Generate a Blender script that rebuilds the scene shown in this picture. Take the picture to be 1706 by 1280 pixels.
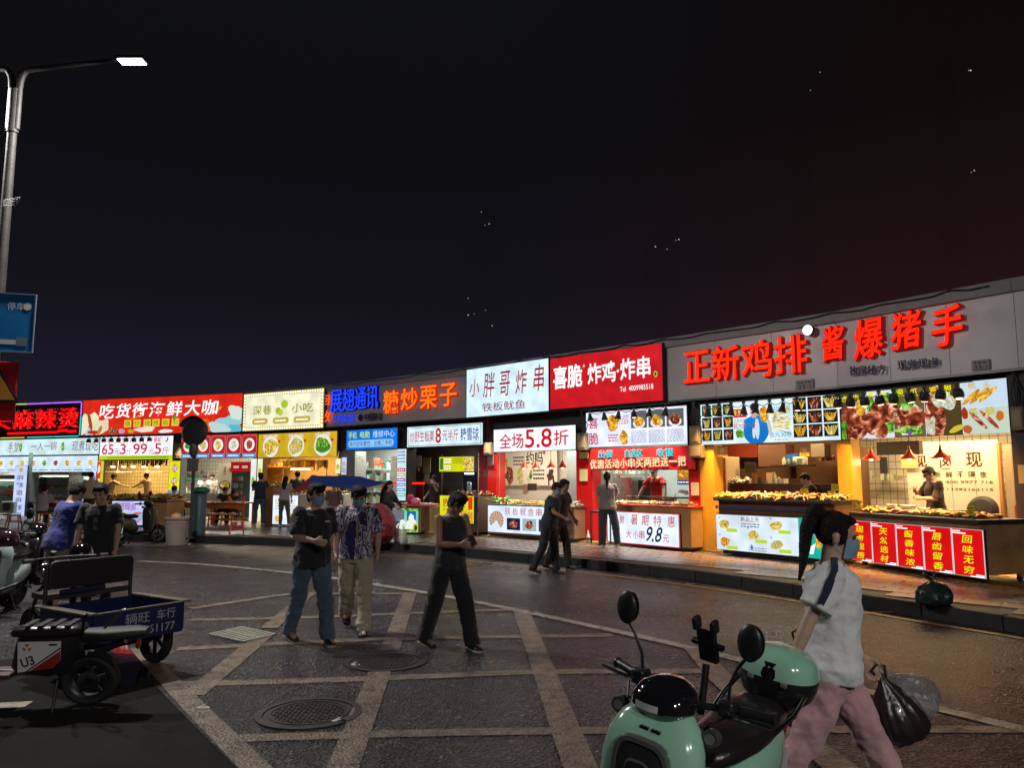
import bpy, bmesh, math, random
import numpy as np
from mathutils import Vector, Matrix, noise as mnoise
R = math.radians
random.seed(7)
for o in list(bpy.data.objects): bpy.data.objects.remove(o)
scn = bpy.context.scene
COL = scn.collection

# ------------------------------------------------------------ camera, sky, exposure
PITCH, FPX, CAMH = R(6.85), 1290.0, 1.75
cam_d = bpy.data.cameras.new('camera')
cam = bpy.data.objects.new('camera', cam_d); COL.objects.link(cam)
cam.location = (0, 0, CAMH); cam.rotation_euler = (R(90) + PITCH, 0, 0)
cam_d.sensor_width = 36; cam_d.lens = 36 * FPX / 1706; cam_d.clip_end = 2000; cam_d.clip_start = 0.05
scn.camera = cam
vs = scn.view_settings
vs.view_transform = 'Standard'; vs.look = 'None'; vs.exposure = 0.0; vs.gamma = 1; vs.use_curve_mapping = False
scn.cycles.use_denoising = True
scn.cycles.max_bounces = 6; scn.cycles.diffuse_bounces = 3; scn.cycles.glossy_bounces = 3
scn.cycles.transparent_max_bounces = 12
scn.cycles.sample_clamp_indirect = 4.0
scn.cycles.caustics_reflective = False; scn.cycles.caustics_refractive = False

def c(r, g, b):
    return tuple((x / 255 / 12.92) if x / 255 <= 0.04045 else ((x / 255 + 0.055) / 1.055) ** 2.4 for x in (r, g, b))

w = bpy.data.worlds.new('World'); scn.world = w; w.use_nodes = True
nt = w.node_tree; nt.nodes.clear()
out = nt.nodes.new('ShaderNodeOutputWorld'); bg = nt.nodes.new('ShaderNodeBackground')
tc = nt.nodes.new('ShaderNodeTexCoord'); sep = nt.nodes.new('ShaderNodeSeparateXYZ')
# night sky: glow over the town near the horizon, bluish on one side and reddish over the red signs
def ramp_(src, stops):
    r_ = nt.nodes.new('ShaderNodeValToRGB'); e = r_.color_ramp.elements
    e[0].position = stops[0][0]; e[0].color = (*c(*stops[0][1]), 1); e[1].position = stops[-1][0]; e[1].color = (*c(*stops[-1][1]), 1)
    for p_, q_ in stops[1:-1]: k = e.new(p_); k.color = (*c(*q_), 1)
    nt.links.new(src, r_.inputs[0]); return r_.outputs[0]
nt.links.new(tc.outputs['Generated'], sep.inputs[0])
cool = ramp_(sep.outputs['Z'], [(0.0, (35, 32, 46)), (0.1, (28, 26, 40)), (0.22, (19, 18, 26)), (0.38, (14, 14, 17)), (0.62, (15, 16, 19))])
warm = ramp_(sep.outputs['Z'], [(0.0, (52, 26, 31)), (0.12, (44, 21, 25)), (0.25, (29, 16, 18)), (0.42, (16, 11, 11)), (0.62, (11, 9, 9))])
mrx = nt.nodes.new('ShaderNodeMapRange'); mrx.interpolation_type = 'SMOOTHSTEP'; mrx.inputs['From Min'].default_value = -.05; mrx.inputs['From Max'].default_value = .48
nt.links.new(sep.outputs['X'], mrx.inputs[0]); mxw = nt.nodes.new('ShaderNodeMixRGB'); nt.links.new(mrx.outputs[0], mxw.inputs[0]); nt.links.new(cool, mxw.inputs[1]); nt.links.new(warm, mxw.inputs[2])
nt.links.new(mxw.outputs[0], bg.inputs[0]); bg.inputs[1].default_value = 1.0
nt.links.new(bg.outputs[0], out.inputs[0])

# ------------------------------------------------------------ pixel -> world
def ray(px, py):
    x = (px - 853) / FPX; y = (640 - py) / FPX
    return Vector((x, math.cos(PITCH) - y * math.sin(PITCH), math.sin(PITCH) + y * math.cos(PITCH)))
CAM = Vector((0, 0, CAMH))
def G(px, py, z=0.0):
    r = ray(px, py); t = (z - CAMH) / r.z; return CAM + r * t
def AT(px, py, Y):
    r = ray(px, py); return CAM + r * (Y / r.y)

# ------------------------------------------------------------ materials
MATS = {}
def _new(key):
    m = bpy.data.materials.new(key); m.use_nodes = True; m.node_tree.nodes.clear(); return m
def _n(m, t, **kw):
    n = m.node_tree.nodes.new(t)
    for k, v in kw.items(): setattr(n, k, v)
    return n
def mat(name, col=(0.5, 0.5, 0.5), rough=0.6, metal=0.0, bump=0.0, bscale=30.0, var=0.0, vscale=4.0, coat=0.0, spec=0.5, rvar=0.0, sheen=0.0):
    """plain principled paint / plastic / cloth with grain, colour variation and roughness variation"""
    if name in MATS: return MATS[name]
    m = _new(name); L = m.node_tree.links
    o = _n(m, 'ShaderNodeOutputMaterial'); b = _n(m, 'ShaderNodeBsdfPrincipled'); L.new(b.outputs[0], o.inputs[0])
    b.inputs['Base Color'].default_value = (*col, 1); b.inputs['Roughness'].default_value = rough
    b.inputs['Metallic'].default_value = metal; b.inputs['Coat Weight'].default_value = coat
    b.inputs['Specular IOR Level'].default_value = spec
    if sheen: b.inputs['Sheen Weight'].default_value = sheen
    t = _n(m, 'ShaderNodeTexCoord')
    if var or rvar:
        nz = _n(m, 'ShaderNodeTexNoise'); nz.inputs['Scale'].default_value = vscale; nz.inputs['Detail'].default_value = 8
        nz.inputs['Roughness'].default_value = 0.65
        L.new(t.outputs['Object'], nz.inputs[0])
        if var:
            r = _n(m, 'ShaderNodeValToRGB'); r.color_ramp.elements[0].position = 0.32; r.color_ramp.elements[1].position = 0.7
            r.color_ramp.elements[0].color = (*[x * (1 - var) for x in col], 1)
            r.color_ramp.elements[1].color = (*[min(1, x * (1 + var * .6)) for x in col], 1)
            L.new(nz.outputs[0], r.inputs[0]); L.new(r.outputs[0], b.inputs['Base Color'])
        if rvar:
            mr = _n(m, 'ShaderNodeMapRange'); mr.inputs['From Min'].default_value = .3; mr.inputs['From Max'].default_value = .7
            mr.inputs['To Min'].default_value = max(0.02, rough - rvar); mr.inputs['To Max'].default_value = min(1, rough + rvar)
            L.new(nz.outputs[0], mr.inputs[0]); L.new(mr.outputs[0], b.inputs['Roughness'])
    if bump:
        n2 = _n(m, 'ShaderNodeTexNoise'); n2.inputs['Scale'].default_value = bscale; n2.inputs['Detail'].default_value = 6
        L.new(t.outputs['Object'], n2.inputs[0])
        bp = _n(m, 'ShaderNodeBump'); bp.inputs['Strength'].default_value = bump; bp.inputs['Distance'].default_value = 0.02
        L.new(n2.outputs[0], bp.inputs['Height']); L.new(bp.outputs[0], b.inputs['Normal'])
    MATS[name] = m; return m
def em(col, s=1.0, light=False, key=None):
    """something that gives off light: sign faces, letters, tubes, lamps"""
    k = key or 'glow_%.3f_%.3f_%.3f_%.2f_%d' % (*col, s, light)
    if k in MATS: return MATS[k]
    m = _new(k); L = m.node_tree.links
    o = _n(m, 'ShaderNodeOutputMaterial'); b = _n(m, 'ShaderNodeEmission'); L.new(b.outputs[0], o.inputs[0])
    b.inputs[0].default_value = (*col, 1); b.inputs[1].default_value = s
    if not light: m.cycles.emission_sampling = 'NONE'
    MATS[k] = m; return m
def ems(r, g, b, s=1.0, light=False): return em(c(r, g, b), s, light)
def signface(r, g, b, s=1.0, var=0.12):
    s = s * 1.13
    """backlit acrylic sign face: brighter over its lamp tubes"""
    k = 'sign_face_%d_%d_%d_%.2f' % (r, g, b, s)
    if k in MATS: return MATS[k]
    m = _new(k); L = m.node_tree.links
    o = _n(m, 'ShaderNodeOutputMaterial'); b_ = _n(m, 'ShaderNodeEmission'); gl = _n(m, 'ShaderNodeBsdfGlossy'); mx = _n(m, 'ShaderNodeAddShader')
    b_.inputs[0].default_value = (*c(r, g, b), 1)
    t = _n(m, 'ShaderNodeTexCoord'); nz = _n(m, 'ShaderNodeTexNoise'); nz.inputs['Scale'].default_value = 2.2; nz.inputs['Detail'].default_value = 1
    mr = _n(m, 'ShaderNodeMapRange'); mr.inputs['From Min'].default_value = .35; mr.inputs['From Max'].default_value = .65
    mr.inputs['To Min'].default_value = s * (1 - var); mr.inputs['To Max'].default_value = s * (1 + var)
    L.new(t.outputs['Object'], nz.inputs[0]); L.new(nz.outputs[0], mr.inputs[0]); L.new(mr.outputs[0], b_.inputs[1])
    gl.inputs['Color'].default_value = (.03, .03, .03, 1); gl.inputs['Roughness'].default_value = .25
    L.new(b_.outputs[0], mx.inputs[0]); L.new(gl.outputs[0], mx.inputs[1]); L.new(mx.outputs[0], o.inputs[0])
    MATS[k] = m; return m
PAL = {
 'fry': [c(110, 55, 12), c(190, 115, 25), c(228, 165, 45), c(245, 195, 70), c(255, 232, 150)],
 'meat': [c(40, 16, 10), c(96, 38, 24), c(150, 66, 42), c(205, 125, 90), c(252, 228, 208)],
 'mix': [c(200, 70, 40), c(240, 200, 70), c(120, 150, 50), c(250, 230, 180), c(170, 90, 50)],
 'green': [c(20, 60, 18), c(55, 115, 35), c(95, 165, 50), c(150, 200, 80), c(215, 230, 150)],
 'noodle': [c(120, 85, 20), c(185, 150, 45), c(225, 195, 85), c(240, 220, 130), c(252, 240, 190)],
 'pale': [c(210, 215, 190), c(240, 240, 230), c(170, 180, 140), c(225, 215, 200), c(130, 140, 100)],
 'blue': [c(120, 200, 230), c(235, 250, 255), c(60, 150, 200), c(180, 230, 245), c(240, 250, 240)],
 'goods': [c(200, 60, 40), c(40, 120, 80), c(210, 200, 160), c(50, 80, 150), c(230, 230, 220)],
 'shirt': [c(40, 38, 84), c(170, 168, 178), c(34, 32, 48), c(120, 118, 132), c(60, 52, 48)],
 'far': [c(180, 40, 35), c(200, 150, 60), c(190, 190, 180), c(60, 70, 110), c(90, 110, 70)],
}
def foodmat(kind, scale=38, glow=1.0, stretch=(1, 1, 1)):
    """printed food picture (glow > 0, backlit) or real surface of mixed pieces (glow 0)"""
    k = 'picture_%s_%s_%s_%s' % (kind, scale, glow, stretch)
    if k in MATS: return MATS[k]
    m = _new(k); L = m.node_tree.links
    o = _n(m, 'ShaderNodeOutputMaterial'); t = _n(m, 'ShaderNodeTexCoord'); mp = _n(m, 'ShaderNodeMapping'); mp.inputs['Scale'].default_value = stretch
    nz = _n(m, 'ShaderNodeTexNoise'); nz.inputs['Scale'].default_value = scale * .55; nz.inputs['Detail'].default_value = 3.5; nz.inputs['Distortion'].default_value = 1.2
    v = _n(m, 'ShaderNodeTexVoronoi'); v.inputs['Scale'].default_value = scale * .8
    mr = _n(m, 'ShaderNodeMapRange'); mr.inputs['From Min'].default_value = .38; mr.inputs['From Max'].default_value = .63
    ad = _n(m, 'ShaderNodeMixRGB'); ad.inputs[0].default_value = .35
    r = _n(m, 'ShaderNodeValToRGB'); r.color_ramp.interpolation = 'LINEAR'
    P = PAL[kind]
    r.color_ramp.elements[0].color = (*P[0], 1); r.color_ramp.elements[1].color = (*P[4], 1); r.color_ramp.elements[1].position = .95
    for i in (1, 2, 3):
        q = r.color_ramp.elements.new(i / 4); q.color = (*P[i], 1)
    L.new(t.outputs['Object'], mp.inputs[0]); L.new(mp.outputs[0], nz.inputs[0]); L.new(mp.outputs[0], v.inputs[0])
    L.new(nz.outputs[0], mr.inputs[0]); L.new(mr.outputs[0], ad.inputs[1]); L.new(v.outputs['Distance'], ad.inputs[2]); L.new(ad.outputs[0], r.inputs[0])
    if glow:
        b = _n(m, 'ShaderNodeEmission'); b.inputs[1].default_value = glow; m.cycles.emission_sampling = 'NONE'
    else:
        b = _n(m, 'ShaderNodeBsdfPrincipled'); b.inputs['Roughness'].default_value = .55
    L.new(r.outputs[0], b.inputs[0]); L.new(b.outputs[0], o.inputs[0])
    MATS[k] = m; return m
def islandmat(kind, rough=.45, key=''):
    """one colour per loose piece"""
    k = 'pieces_' + kind + key
    if k in MATS: return MATS[k]
    m = _new(k); L = m.node_tree.links
    o = _n(m, 'ShaderNodeOutputMaterial'); g = _n(m, 'ShaderNodeNewGeometry'); r = _n(m, 'ShaderNodeValToRGB'); r.color_ramp.interpolation = 'LINEAR'
    P = [tuple(x * (.62 if kind in ('fry', 'noodle', 'mix') else .8) for x in q) for q in PAL[kind]]
    r.color_ramp.elements[0].color = (*P[0], 1); r.color_ramp.elements[1].color = (*P[4], 1)
    for i in (1, 2, 3):
        q = r.color_ramp.elements.new(i / 4); q.color = (*P[i], 1)
    b = _n(m, 'ShaderNodeBsdfPrincipled'); b.inputs['Roughness'].default_value = rough
    L.new(g.outputs['Random Per Island'], r.inputs[0]); L.new(r.outputs[0], b.inputs[0]); L.new(b.outputs[0], o.inputs[0])
    MATS[k] = m; return m
def tilemat(name, col, joint, size=.15, rough=.25, ox=.0):
    if name in MATS: return MATS[name]
    m = _new(name); L = m.node_tree.links
    o = _n(m, 'ShaderNodeOutputMaterial'); t = _n(m, 'ShaderNodeTexCoord'); br = _n(m, 'ShaderNodeTexBrick')
    br.offset = ox; br.inputs['Scale'].default_value = 1; br.inputs['Brick Width'].default_value = size; br.inputs['Row Height'].default_value = size
    br.inputs['Mortar Size'].default_value = size * .05
    br.inputs['Color1'].default_value = (*col, 1); br.inputs['Color2'].default_value = (*[x * .9 for x in col], 1); br.inputs['Mortar'].default_value = (*joint, 1)
    b = _n(m, 'ShaderNodeBsdfPrincipled'); b.inputs['Roughness'].default_value = rough
    sx_ = _n(m, 'ShaderNodeSeparateXYZ'); ad_ = _n(m, 'ShaderNodeMath'); cb_ = _n(m, 'ShaderNodeCombineXYZ'); L.new(t.outputs['Object'], sx_.inputs[0]); L.new(sx_.outputs[0], ad_.inputs[0]); L.new(sx_.outputs[2], ad_.inputs[1]); L.new(ad_.outputs[0], cb_.inputs[0]); L.new(sx_.outputs[1], cb_.inputs[1])
    L.new(cb_.outputs[0], br.inputs[0]); L.new(br.outputs[0], b.inputs[0]); L.new(b.outputs[0], o.inputs[0])
    MATS[name] = m; return m
def glassmat(name='clear_glass', tint=(.9, .95, .95), refl=.10):
    if name in MATS: return MATS[name]
    m = _new(name); L = m.node_tree.links
    o = _n(m, 'ShaderNodeOutputMaterial'); a = _n(m, 'ShaderNodeBsdfTransparent'); a.inputs[0].default_value = (*tint, 1)
    g = _n(m, 'ShaderNodeBsdfGlossy'); g.inputs['Roughness'].default_value = .05; x = _n(m, 'ShaderNodeMixShader'); x.inputs[0].default_value = refl
    L.new(a.outputs[0], x.inputs[1]); L.new(g.outputs[0], x.inputs[2]); L.new(x.outputs[0], o.inputs[0]); MATS[name] = m; return m
def asphalt(name='asphalt', base=(.036, .033, .036), paint=None, wet=0.0):
    if name in MATS: return MATS[name]
    m = _new(name); L = m.node_tree.links
    o = _n(m, 'ShaderNodeOutputMaterial'); b = _n(m, 'ShaderNodeBsdfPrincipled'); L.new(b.outputs[0], o.inputs[0])
    t = _n(m, 'ShaderNodeTexCoord')
    v = _n(m, 'ShaderNodeTexVoronoi'); v.inputs['Scale'].default_value = 42; L.new(t.outputs['Object'], v.inputs[0])
    r = _n(m, 'ShaderNodeValToRGB'); E = r.color_ramp.elements
    E[0].position = 0; E[0].color = (*[x * .35 for x in base], 1); E[1].position = 1; E[1].color = (*[x * 9.0 for x in base], 1)
    q = E.new(.5); q.color = (*[x * .75 for x in base], 1); q = E.new(.76); q.color = (*[x * 1.5 for x in base], 1); q = E.new(.91); q.color = (*[x * 3.8 for x in base], 1)
    L.new(v.outputs['Color'], r.inputs[0])
    big = _n(m, 'ShaderNodeTexNoise'); big.inputs['Scale'].default_value = .55; big.inputs['Detail'].default_value = 9; big.inputs['Roughness'].default_value = .62
    L.new(t.outputs['Object'], big.inputs[0])
    mr = _n(m, 'ShaderNodeMapRange'); mr.inputs['From Min'].default_value = .3; mr.inputs['From Max'].default_value = .7
    mr.inputs['To Min'].default_value = .6; mr.inputs['To Max'].default_value = 1.25; L.new(big.outputs[0], mr.inputs[0])
    mul = _n(m, 'ShaderNodeMixRGB'); mul.blend_type = 'MULTIPLY'; mul.inputs[0].default_value = 1
    L.new(r.outputs[0], mul.inputs[1]); L.new(mr.outputs[0], mul.inputs[2])
    last = mul.outputs[0]
    st = _n(m, 'ShaderNodeTexNoise'); st.inputs['Scale'].default_value = 1.9; st.inputs['Detail'].default_value = 5; st.inputs['Distortion'].default_value = .8; L.new(t.outputs['Object'], st.inputs[0])
    sr = _n(m, 'ShaderNodeMapRange'); sr.inputs['From Min'].default_value = .56; sr.inputs['From Max'].default_value = .70; sr.inputs['To Min'].default_value = 1; sr.inputs['To Max'].default_value = .5; L.new(st.outputs[0], sr.inputs[0])
    m3 = _n(m, 'ShaderNodeMixRGB'); m3.blend_type = 'MULTIPLY'; m3.inputs[0].default_value = 1; L.new(last, m3.inputs[1]); L.new(sr.outputs[0], m3.inputs[2]); last = m3.outputs[0]
    cv = _n(m, 'ShaderNodeTexVoronoi'); cv.feature = 'DISTANCE_TO_EDGE'; cv.inputs['Scale'].default_value = .42; cw = _n(m, 'ShaderNodeMixRGB'); cw.inputs[0].default_value = .12; L.new(t.outputs['Object'], cw.inputs[1]); L.new(st.outputs[1], cw.inputs[2]); L.new(cw.outputs[0], cv.inputs[0])
    cr = _n(m, 'ShaderNodeMapRange'); cr.inputs['From Min'].default_value = .001; cr.inputs['From Max'].default_value = .006; cr.inputs['To Min'].default_value = .35; L.new(cv.outputs[0], cr.inputs[0])
    m4 = _n(m, 'ShaderNodeMixRGB'); m4.blend_type = 'MULTIPLY'; m4.inputs[0].default_value = 1; L.new(last, m4.inputs[1]); L.new(cr.outputs[0], m4.inputs[2]); last = m4.outputs[0]
    if paint is not None:
        wn = _n(m, 'ShaderNodeTexNoise'); wn.inputs['Scale'].default_value = 7; wn.inputs['Detail'].default_value = 10; wn.inputs['Roughness'].default_value = .75
        L.new(t.outputs['Object'], wn.inputs[0])
        wr = _n(m, 'ShaderNodeMapRange'); wr.inputs['From Min'].default_value = .33; wr.inputs['From Max'].default_value = .56; L.new(wn.outputs[0], wr.inputs[0])
        mx = _n(m, 'ShaderNodeMixRGB'); mx.inputs[2].default_value = (*paint, 1); L.new(wr.outputs[0], mx.inputs[0]); L.new(last, mx.inputs[1])
        m2 = _n(m, 'ShaderNodeMixRGB'); m2.blend_type = 'MULTIPLY'; m2.inputs[0].default_value = .5; L.new(mx.outputs[0], m2.inputs[1]); L.new(mr.outputs[0], m2.inputs[2])
        last = m2.outputs[0]
    L.new(last, b.inputs['Base Color'])
    rr = _n(m, 'ShaderNodeMapRange'); rr.inputs['From Min'].default_value = .35; rr.inputs['From Max'].default_value = .68
    rr.inputs['To Min'].default_value = .24; rr.inputs['To Max'].default_value = .50; L.new(big.outputs[0], rr.inputs[0]); L.new(rr.outputs[0], b.inputs['Roughness'])
    n2 = _n(m, 'ShaderNodeTexNoise'); n2.inputs['Scale'].default_value = 48; n2.inputs['Detail'].default_value = 4; L.new(t.outputs['Object'], n2.inputs[0])
    bp = _n(m, 'ShaderNodeBump'); bp.inputs['Strength'].default_value = 1.0 if paint is None else .6; bp.inputs['Distance'].default_value = .022
    b.inputs['Specular IOR Level'].default_value = .32
    v2 = _n(m, 'ShaderNodeTexVoronoi'); v2.inputs['Scale'].default_value = 17; L.new(t.outputs['Object'], v2.inputs[0]); mv = _n(m, 'ShaderNodeMapRange'); mv.inputs['From Min'].default_value = .3; mv.inputs['From Max'].default_value = 1; mv.inputs['To Min'].default_value = .72; mv.inputs['To Max'].default_value = 1.75; L.new(v2.outputs['Color'], mv.inputs[0])
    if paint is None: m5 = _n(m, 'ShaderNodeMixRGB'); m5.blend_type = 'MULTIPLY'; m5.inputs[0].default_value = 1; L.new(last, m5.inputs[1]); L.new(mv.outputs[0], m5.inputs[2]); L.new(m5.outputs[0], b.inputs['Base Color'])
    hm = _n(m, 'ShaderNodeMath'); hm.operation = 'MULTIPLY_ADD'; hm.inputs[1].default_value = .8; L.new(v.outputs['Distance'], hm.inputs[0]); L.new(n2.outputs[0], hm.inputs[2]); L.new(hm.outputs[0], bp.inputs['Height']); L.new(bp.outputs[0], b.inputs['Normal'])
    MATS[name] = m; return m

# ------------------------------------------------------------ mesh building
class MB:
    def __init__(s, M=None): s.v = []; s.f = []; s.M = M or Matrix()
    def add(s, vs_, fs, M=None):
        k = len(s.v); T = s.M @ M if M is not None else s.M
        s.v += [tuple(T @ Vector(p)) for p in vs_]; s.f += [tuple(i + k for i in q) for q in fs]; return s
    def box(s, x0, y0, z0, x1, y1, z1, M=None):
        x0, x1 = sorted((x0, x1)); y0, y1 = sorted((y0, y1)); z0, z1 = sorted((z0, z1))
        return s.add([(x0, y0, z0), (x1, y0, z0), (x1, y1, z0), (x0, y1, z0), (x0, y0, z1), (x1, y0, z1), (x1, y1, z1), (x0, y1, z1)],
                     [(3, 2, 1, 0), (4, 5, 6, 7), (0, 1, 5, 4), (1, 2, 6, 5), (2, 3, 7, 6), (3, 0, 4, 7)], M)
    def quad(s, a, b_, c_, d): return s.add([a, b_, c_, d], [(0, 1, 2, 3)])
    def prism(s, poly, z0, z1, M=None):
        n = len(poly); a = sum(poly[i][0] * poly[(i + 1) % n][1] - poly[(i + 1) % n][0] * poly[i][1] for i in range(n))
        if a < 0: poly = poly[::-1]
        return s.add([(x, y, z0) for x, y in poly] + [(x, y, z1) for x, y in poly],
                     [tuple(range(n - 1, -1, -1)), tuple(range(n, 2 * n))] + [(i, (i + 1) % n, n + (i + 1) % n, n + i) for i in range(n)], M)
    def rings(s, rs, caps=True, closed=False):
        n = len(rs[0]); vs_ = [p for r_ in rs for p in r_]; fs = []
        m_ = len(rs)
        for j in range(m_ if closed else m_ - 1):
            a, b_ = j * n, ((j + 1) % m_) * n
            for i in range(n): k = (i + 1) % n; fs.append((a + i, a + k, b_ + k, b_ + i))
        if caps and not closed: fs += [tuple(range(n - 1, -1, -1)), tuple(range((m_ - 1) * n, m_ * n))]
        return s.add(vs_, fs)
    def tube(s, path, r, n=8, caps=True, closed=False, flat=None):
        P = [Vector(p) for p in path]; rs = []
        rad = r if isinstance(r, (list, tuple)) else [r] * len(P)
        prev = None
        for i, p in enumerate(P):
            if closed: d = P[(i + 1) % len(P)] - P[i - 1]
            else: d = (P[min(i + 1, len(P) - 1)] - P[max(i - 1, 0)])
            d = d.normalized() if d.length > 1e-9 else Vector((0, 0, 1))
            if prev is None:
                a = d.orthogonal().normalized()
                if flat is not None:
                    a = (Vector(flat) - d * Vector(flat).dot(d)).normalized()
            else:
                a = prev - d * prev.dot(d); a = a.normalized() if a.length > 1e-6 else d.orthogonal().normalized()
            prev = a; b_ = d.cross(a)
            rs.append([tuple(p + (a * math.cos(t) + b_ * math.sin(t)) * rad[i]) for t in (2 * math.pi * q / n for q in range(n))])
        return s.rings(rs, caps, closed)
    def cap(s, p0, p1, r0, r1, n=12):
        """closed tapered capsule"""
        p0 = Vector(p0); p1 = Vector(p1); d = (p1 - p0); L = d.length; d = d / L if L else Vector((0, 0, 1))
        pts = []; rad = []
        for t in (-90, -60, -30, 0): pts.append(p0 + d * r0 * math.sin(R(t))); rad.append(max(r0 * math.cos(R(t)), r0 * .05))
        for t in (0, 30, 60, 90): pts.append(p1 + d * r1 * math.sin(R(t))); rad.append(max(r1 * math.cos(R(t)), r1 * .05))
        return s.tube(pts, rad, n)
    def ell(s, ctr, rad, n=16, m_=10, M=None, pw=1.0):
        vs_ = []; fs = []
        def sp(x): return math.copysign(abs(x) ** pw, x)
        for j in range(1, m_):
            t = math.pi * j / m_
            for i in range(n):
                a = 2 * math.pi * i / n
                vs_.append((ctr[0] + rad[0] * sp(math.sin(t)) * sp(math.cos(a)), ctr[1] + rad[1] * sp(math.sin(t)) * sp(math.sin(a)), ctr[2] + rad[2] * sp(math.cos(t))))
        top = len(vs_); vs_ += [(ctr[0], ctr[1], ctr[2] + rad[2]), (ctr[0], ctr[1], ctr[2] - rad[2])]
        for j in range(m_ - 2):
            for i in range(n): k = (i + 1) % n; fs.append((j * n + i, (j + 1) * n + i, (j + 1) * n + k, j * n + k))
        for i in range(n):
            k = (i + 1) % n; fs.append((top, i, k)); fs.append((top + 1, (m_ - 2) * n + k, (m_ - 2) * n + i))
        return s.add(vs_, fs, M)
    def lathe(s, prof, n=24, M=None):
        """profile (r, z) about local z"""
        vs_ = [(r_ * math.cos(2 * math.pi * i / n), r_ * math.sin(2 * math.pi * i / n), z) for r_, z in prof for i in range(n)]
        fs = [(j * n + i, j * n + (i + 1) % n, (j + 1) * n + (i + 1) % n, (j + 1) * n + i) for j in range(len(prof) - 1) for i in range(n)]
        return s.add(vs_, fs, M)
    def build(s, name, material, parent=None, bev=0, smooth=40, mods=(), M=None, **props):
        me = bpy.data.meshes.new(name); me.from_pydata(s.v, [], s.f); me.validate()
        if material: me.materials.append(material)
        if smooth:
            me.polygons.foreach_set('use_smooth', [True] * len(me.polygons))
            try: me.set_sharp_from_angle(angle=R(smooth))
            except Exception: pass
        me.update()
        o = bpy.data.objects.new(name, me); COL.objects.link(o)
        if parent is not None: o.parent = parent
        if M is not None: o.matrix_basis = M
        if bev:
            b_ = o.modifiers.new('b', 'BEVEL'); b_.width = bev; b_.segments = 2; b_.limit_method = 'ANGLE'; b_.angle_limit = R(35)
            b_.harden_normals = False
        for q in mods:
            t = q[0]; md = o.modifiers.new(t.lower(), t)
            for k, v_ in q[1].items(): setattr(md, k, v_)
        for k, v_ in props.items(): o[k] = v_
        return o
def ringxy(cx, cy, z, rx, ry, n=20, pw=1.0, yb=None):
    """superellipse ring in the xy plane; pw<1 boxier"""
    out_ = []
    for i in range(n):
        a = 2 * math.pi * i / n; ca, sa = math.cos(a), math.sin(a)
        ry_ = ry if (sa <= 0 or yb is None) else yb
        out_.append((cx + rx * math.copysign(abs(ca) ** pw, ca), cy + ry_ * math.copysign(abs(sa) ** pw, sa), z))
    return out_
def thing(name, label, cat, M=None, group=None, loc=None, rz=0):
    o = bpy.data.objects.new(name, None); COL.objects.link(o); o.empty_display_size = .2
    if M is None: M = Matrix.Translation(loc or (0, 0, 0)) @ Matrix.Rotation(rz, 4, 'Z')
    o.matrix_basis = M; o['label'] = label; o['category'] = cat
    if group: o['group'] = group
    return o
def tag(o, label, cat, group=None):
    o['label'] = label; o['category'] = cat
    if group: o['group'] = group
    return o
def struct(o): o['kind'] = 'structure'; return o
def copy_tree(o, parent=None):
    n_ = o.copy(); COL.objects.link(n_)
    n_.parent = parent
    for ch in list(o.children): copy_tree(ch, n_)
    return n_
def copy_of(o, M, label):
    n_ = copy_tree(o); n_.matrix_basis = M; n_['label'] = label; return n_

# ------------------------------------------------------------ text
TEXTS = []
def text(s_, material, parent, x0, y0, x1, y1, z, bold=0.0, extrude=0.0, name='lettering', shear=0.0, M=None, keep=False, spacing=1.0, line=1.0, rz=0.0, align='CENTER'):
    """lettering fitted into the box x0..x1, y0..y1 of the parent's plane at height z"""
    cu = bpy.data.curves.new(name, 'FONT'); cu.body = s_; cu.size = 1; cu.resolution_u = 3; cu.offset = bold * .38; cu.extrude = extrude
    cu.shear = shear; cu.align_x = align; cu.align_y = 'CENTER'; cu.space_character = spacing; cu.space_line = line
    cu.materials.append(material)
    o = bpy.data.objects.new(name, cu); COL.objects.link(o)
    if parent is not None: o.parent = parent
    TEXTS.append((o, x0, y0, x1, y1, z, M, keep, rz)); return o
def fit_texts():
    bpy.context.view_layer.update()
    for o, x0, y0, x1, y1, z, M, keep, rz in TEXTS:
        bb = [Vector(q) for q in o.bound_box]
        ax, bx_ = min(q.x for q in bb), max(q.x for q in bb); ay, by_ = min(q.y for q in bb), max(q.y for q in bb)
        sx = (x1 - x0) / max(bx_ - ax, 1e-4); sy = (y1 - y0) / max(by_ - ay, 1e-4)
        if keep: sx = sy = min(sx, sy)
        cx, cy = (x0 + x1) / 2, (y0 + y1) / 2
        L = Matrix.Translation((cx, cy, z)) @ Matrix.Rotation(rz, 4, 'Z') @ Matrix.Diagonal((sx, sy, 1, 1)) @ Matrix.Translation((-(ax + bx_) / 2, -(ay + by_) / 2, 0))
        o.matrix_basis = (M @ L) if M is not None else L
    bpy.context.view_layer.update(); dg = bpy.context.evaluated_depsgraph_get()
    for rec in TEXTS:
        o = rec[0]; me = bpy.data.meshes.new_from_object(o.evaluated_get(dg)); nm = o.name.split('.')[0]
        q = bpy.data.objects.new(nm, me); COL.objects.link(q); q.parent = o.parent; q.matrix_basis = o.matrix_basis.copy()
        bpy.data.objects.remove(o)

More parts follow.
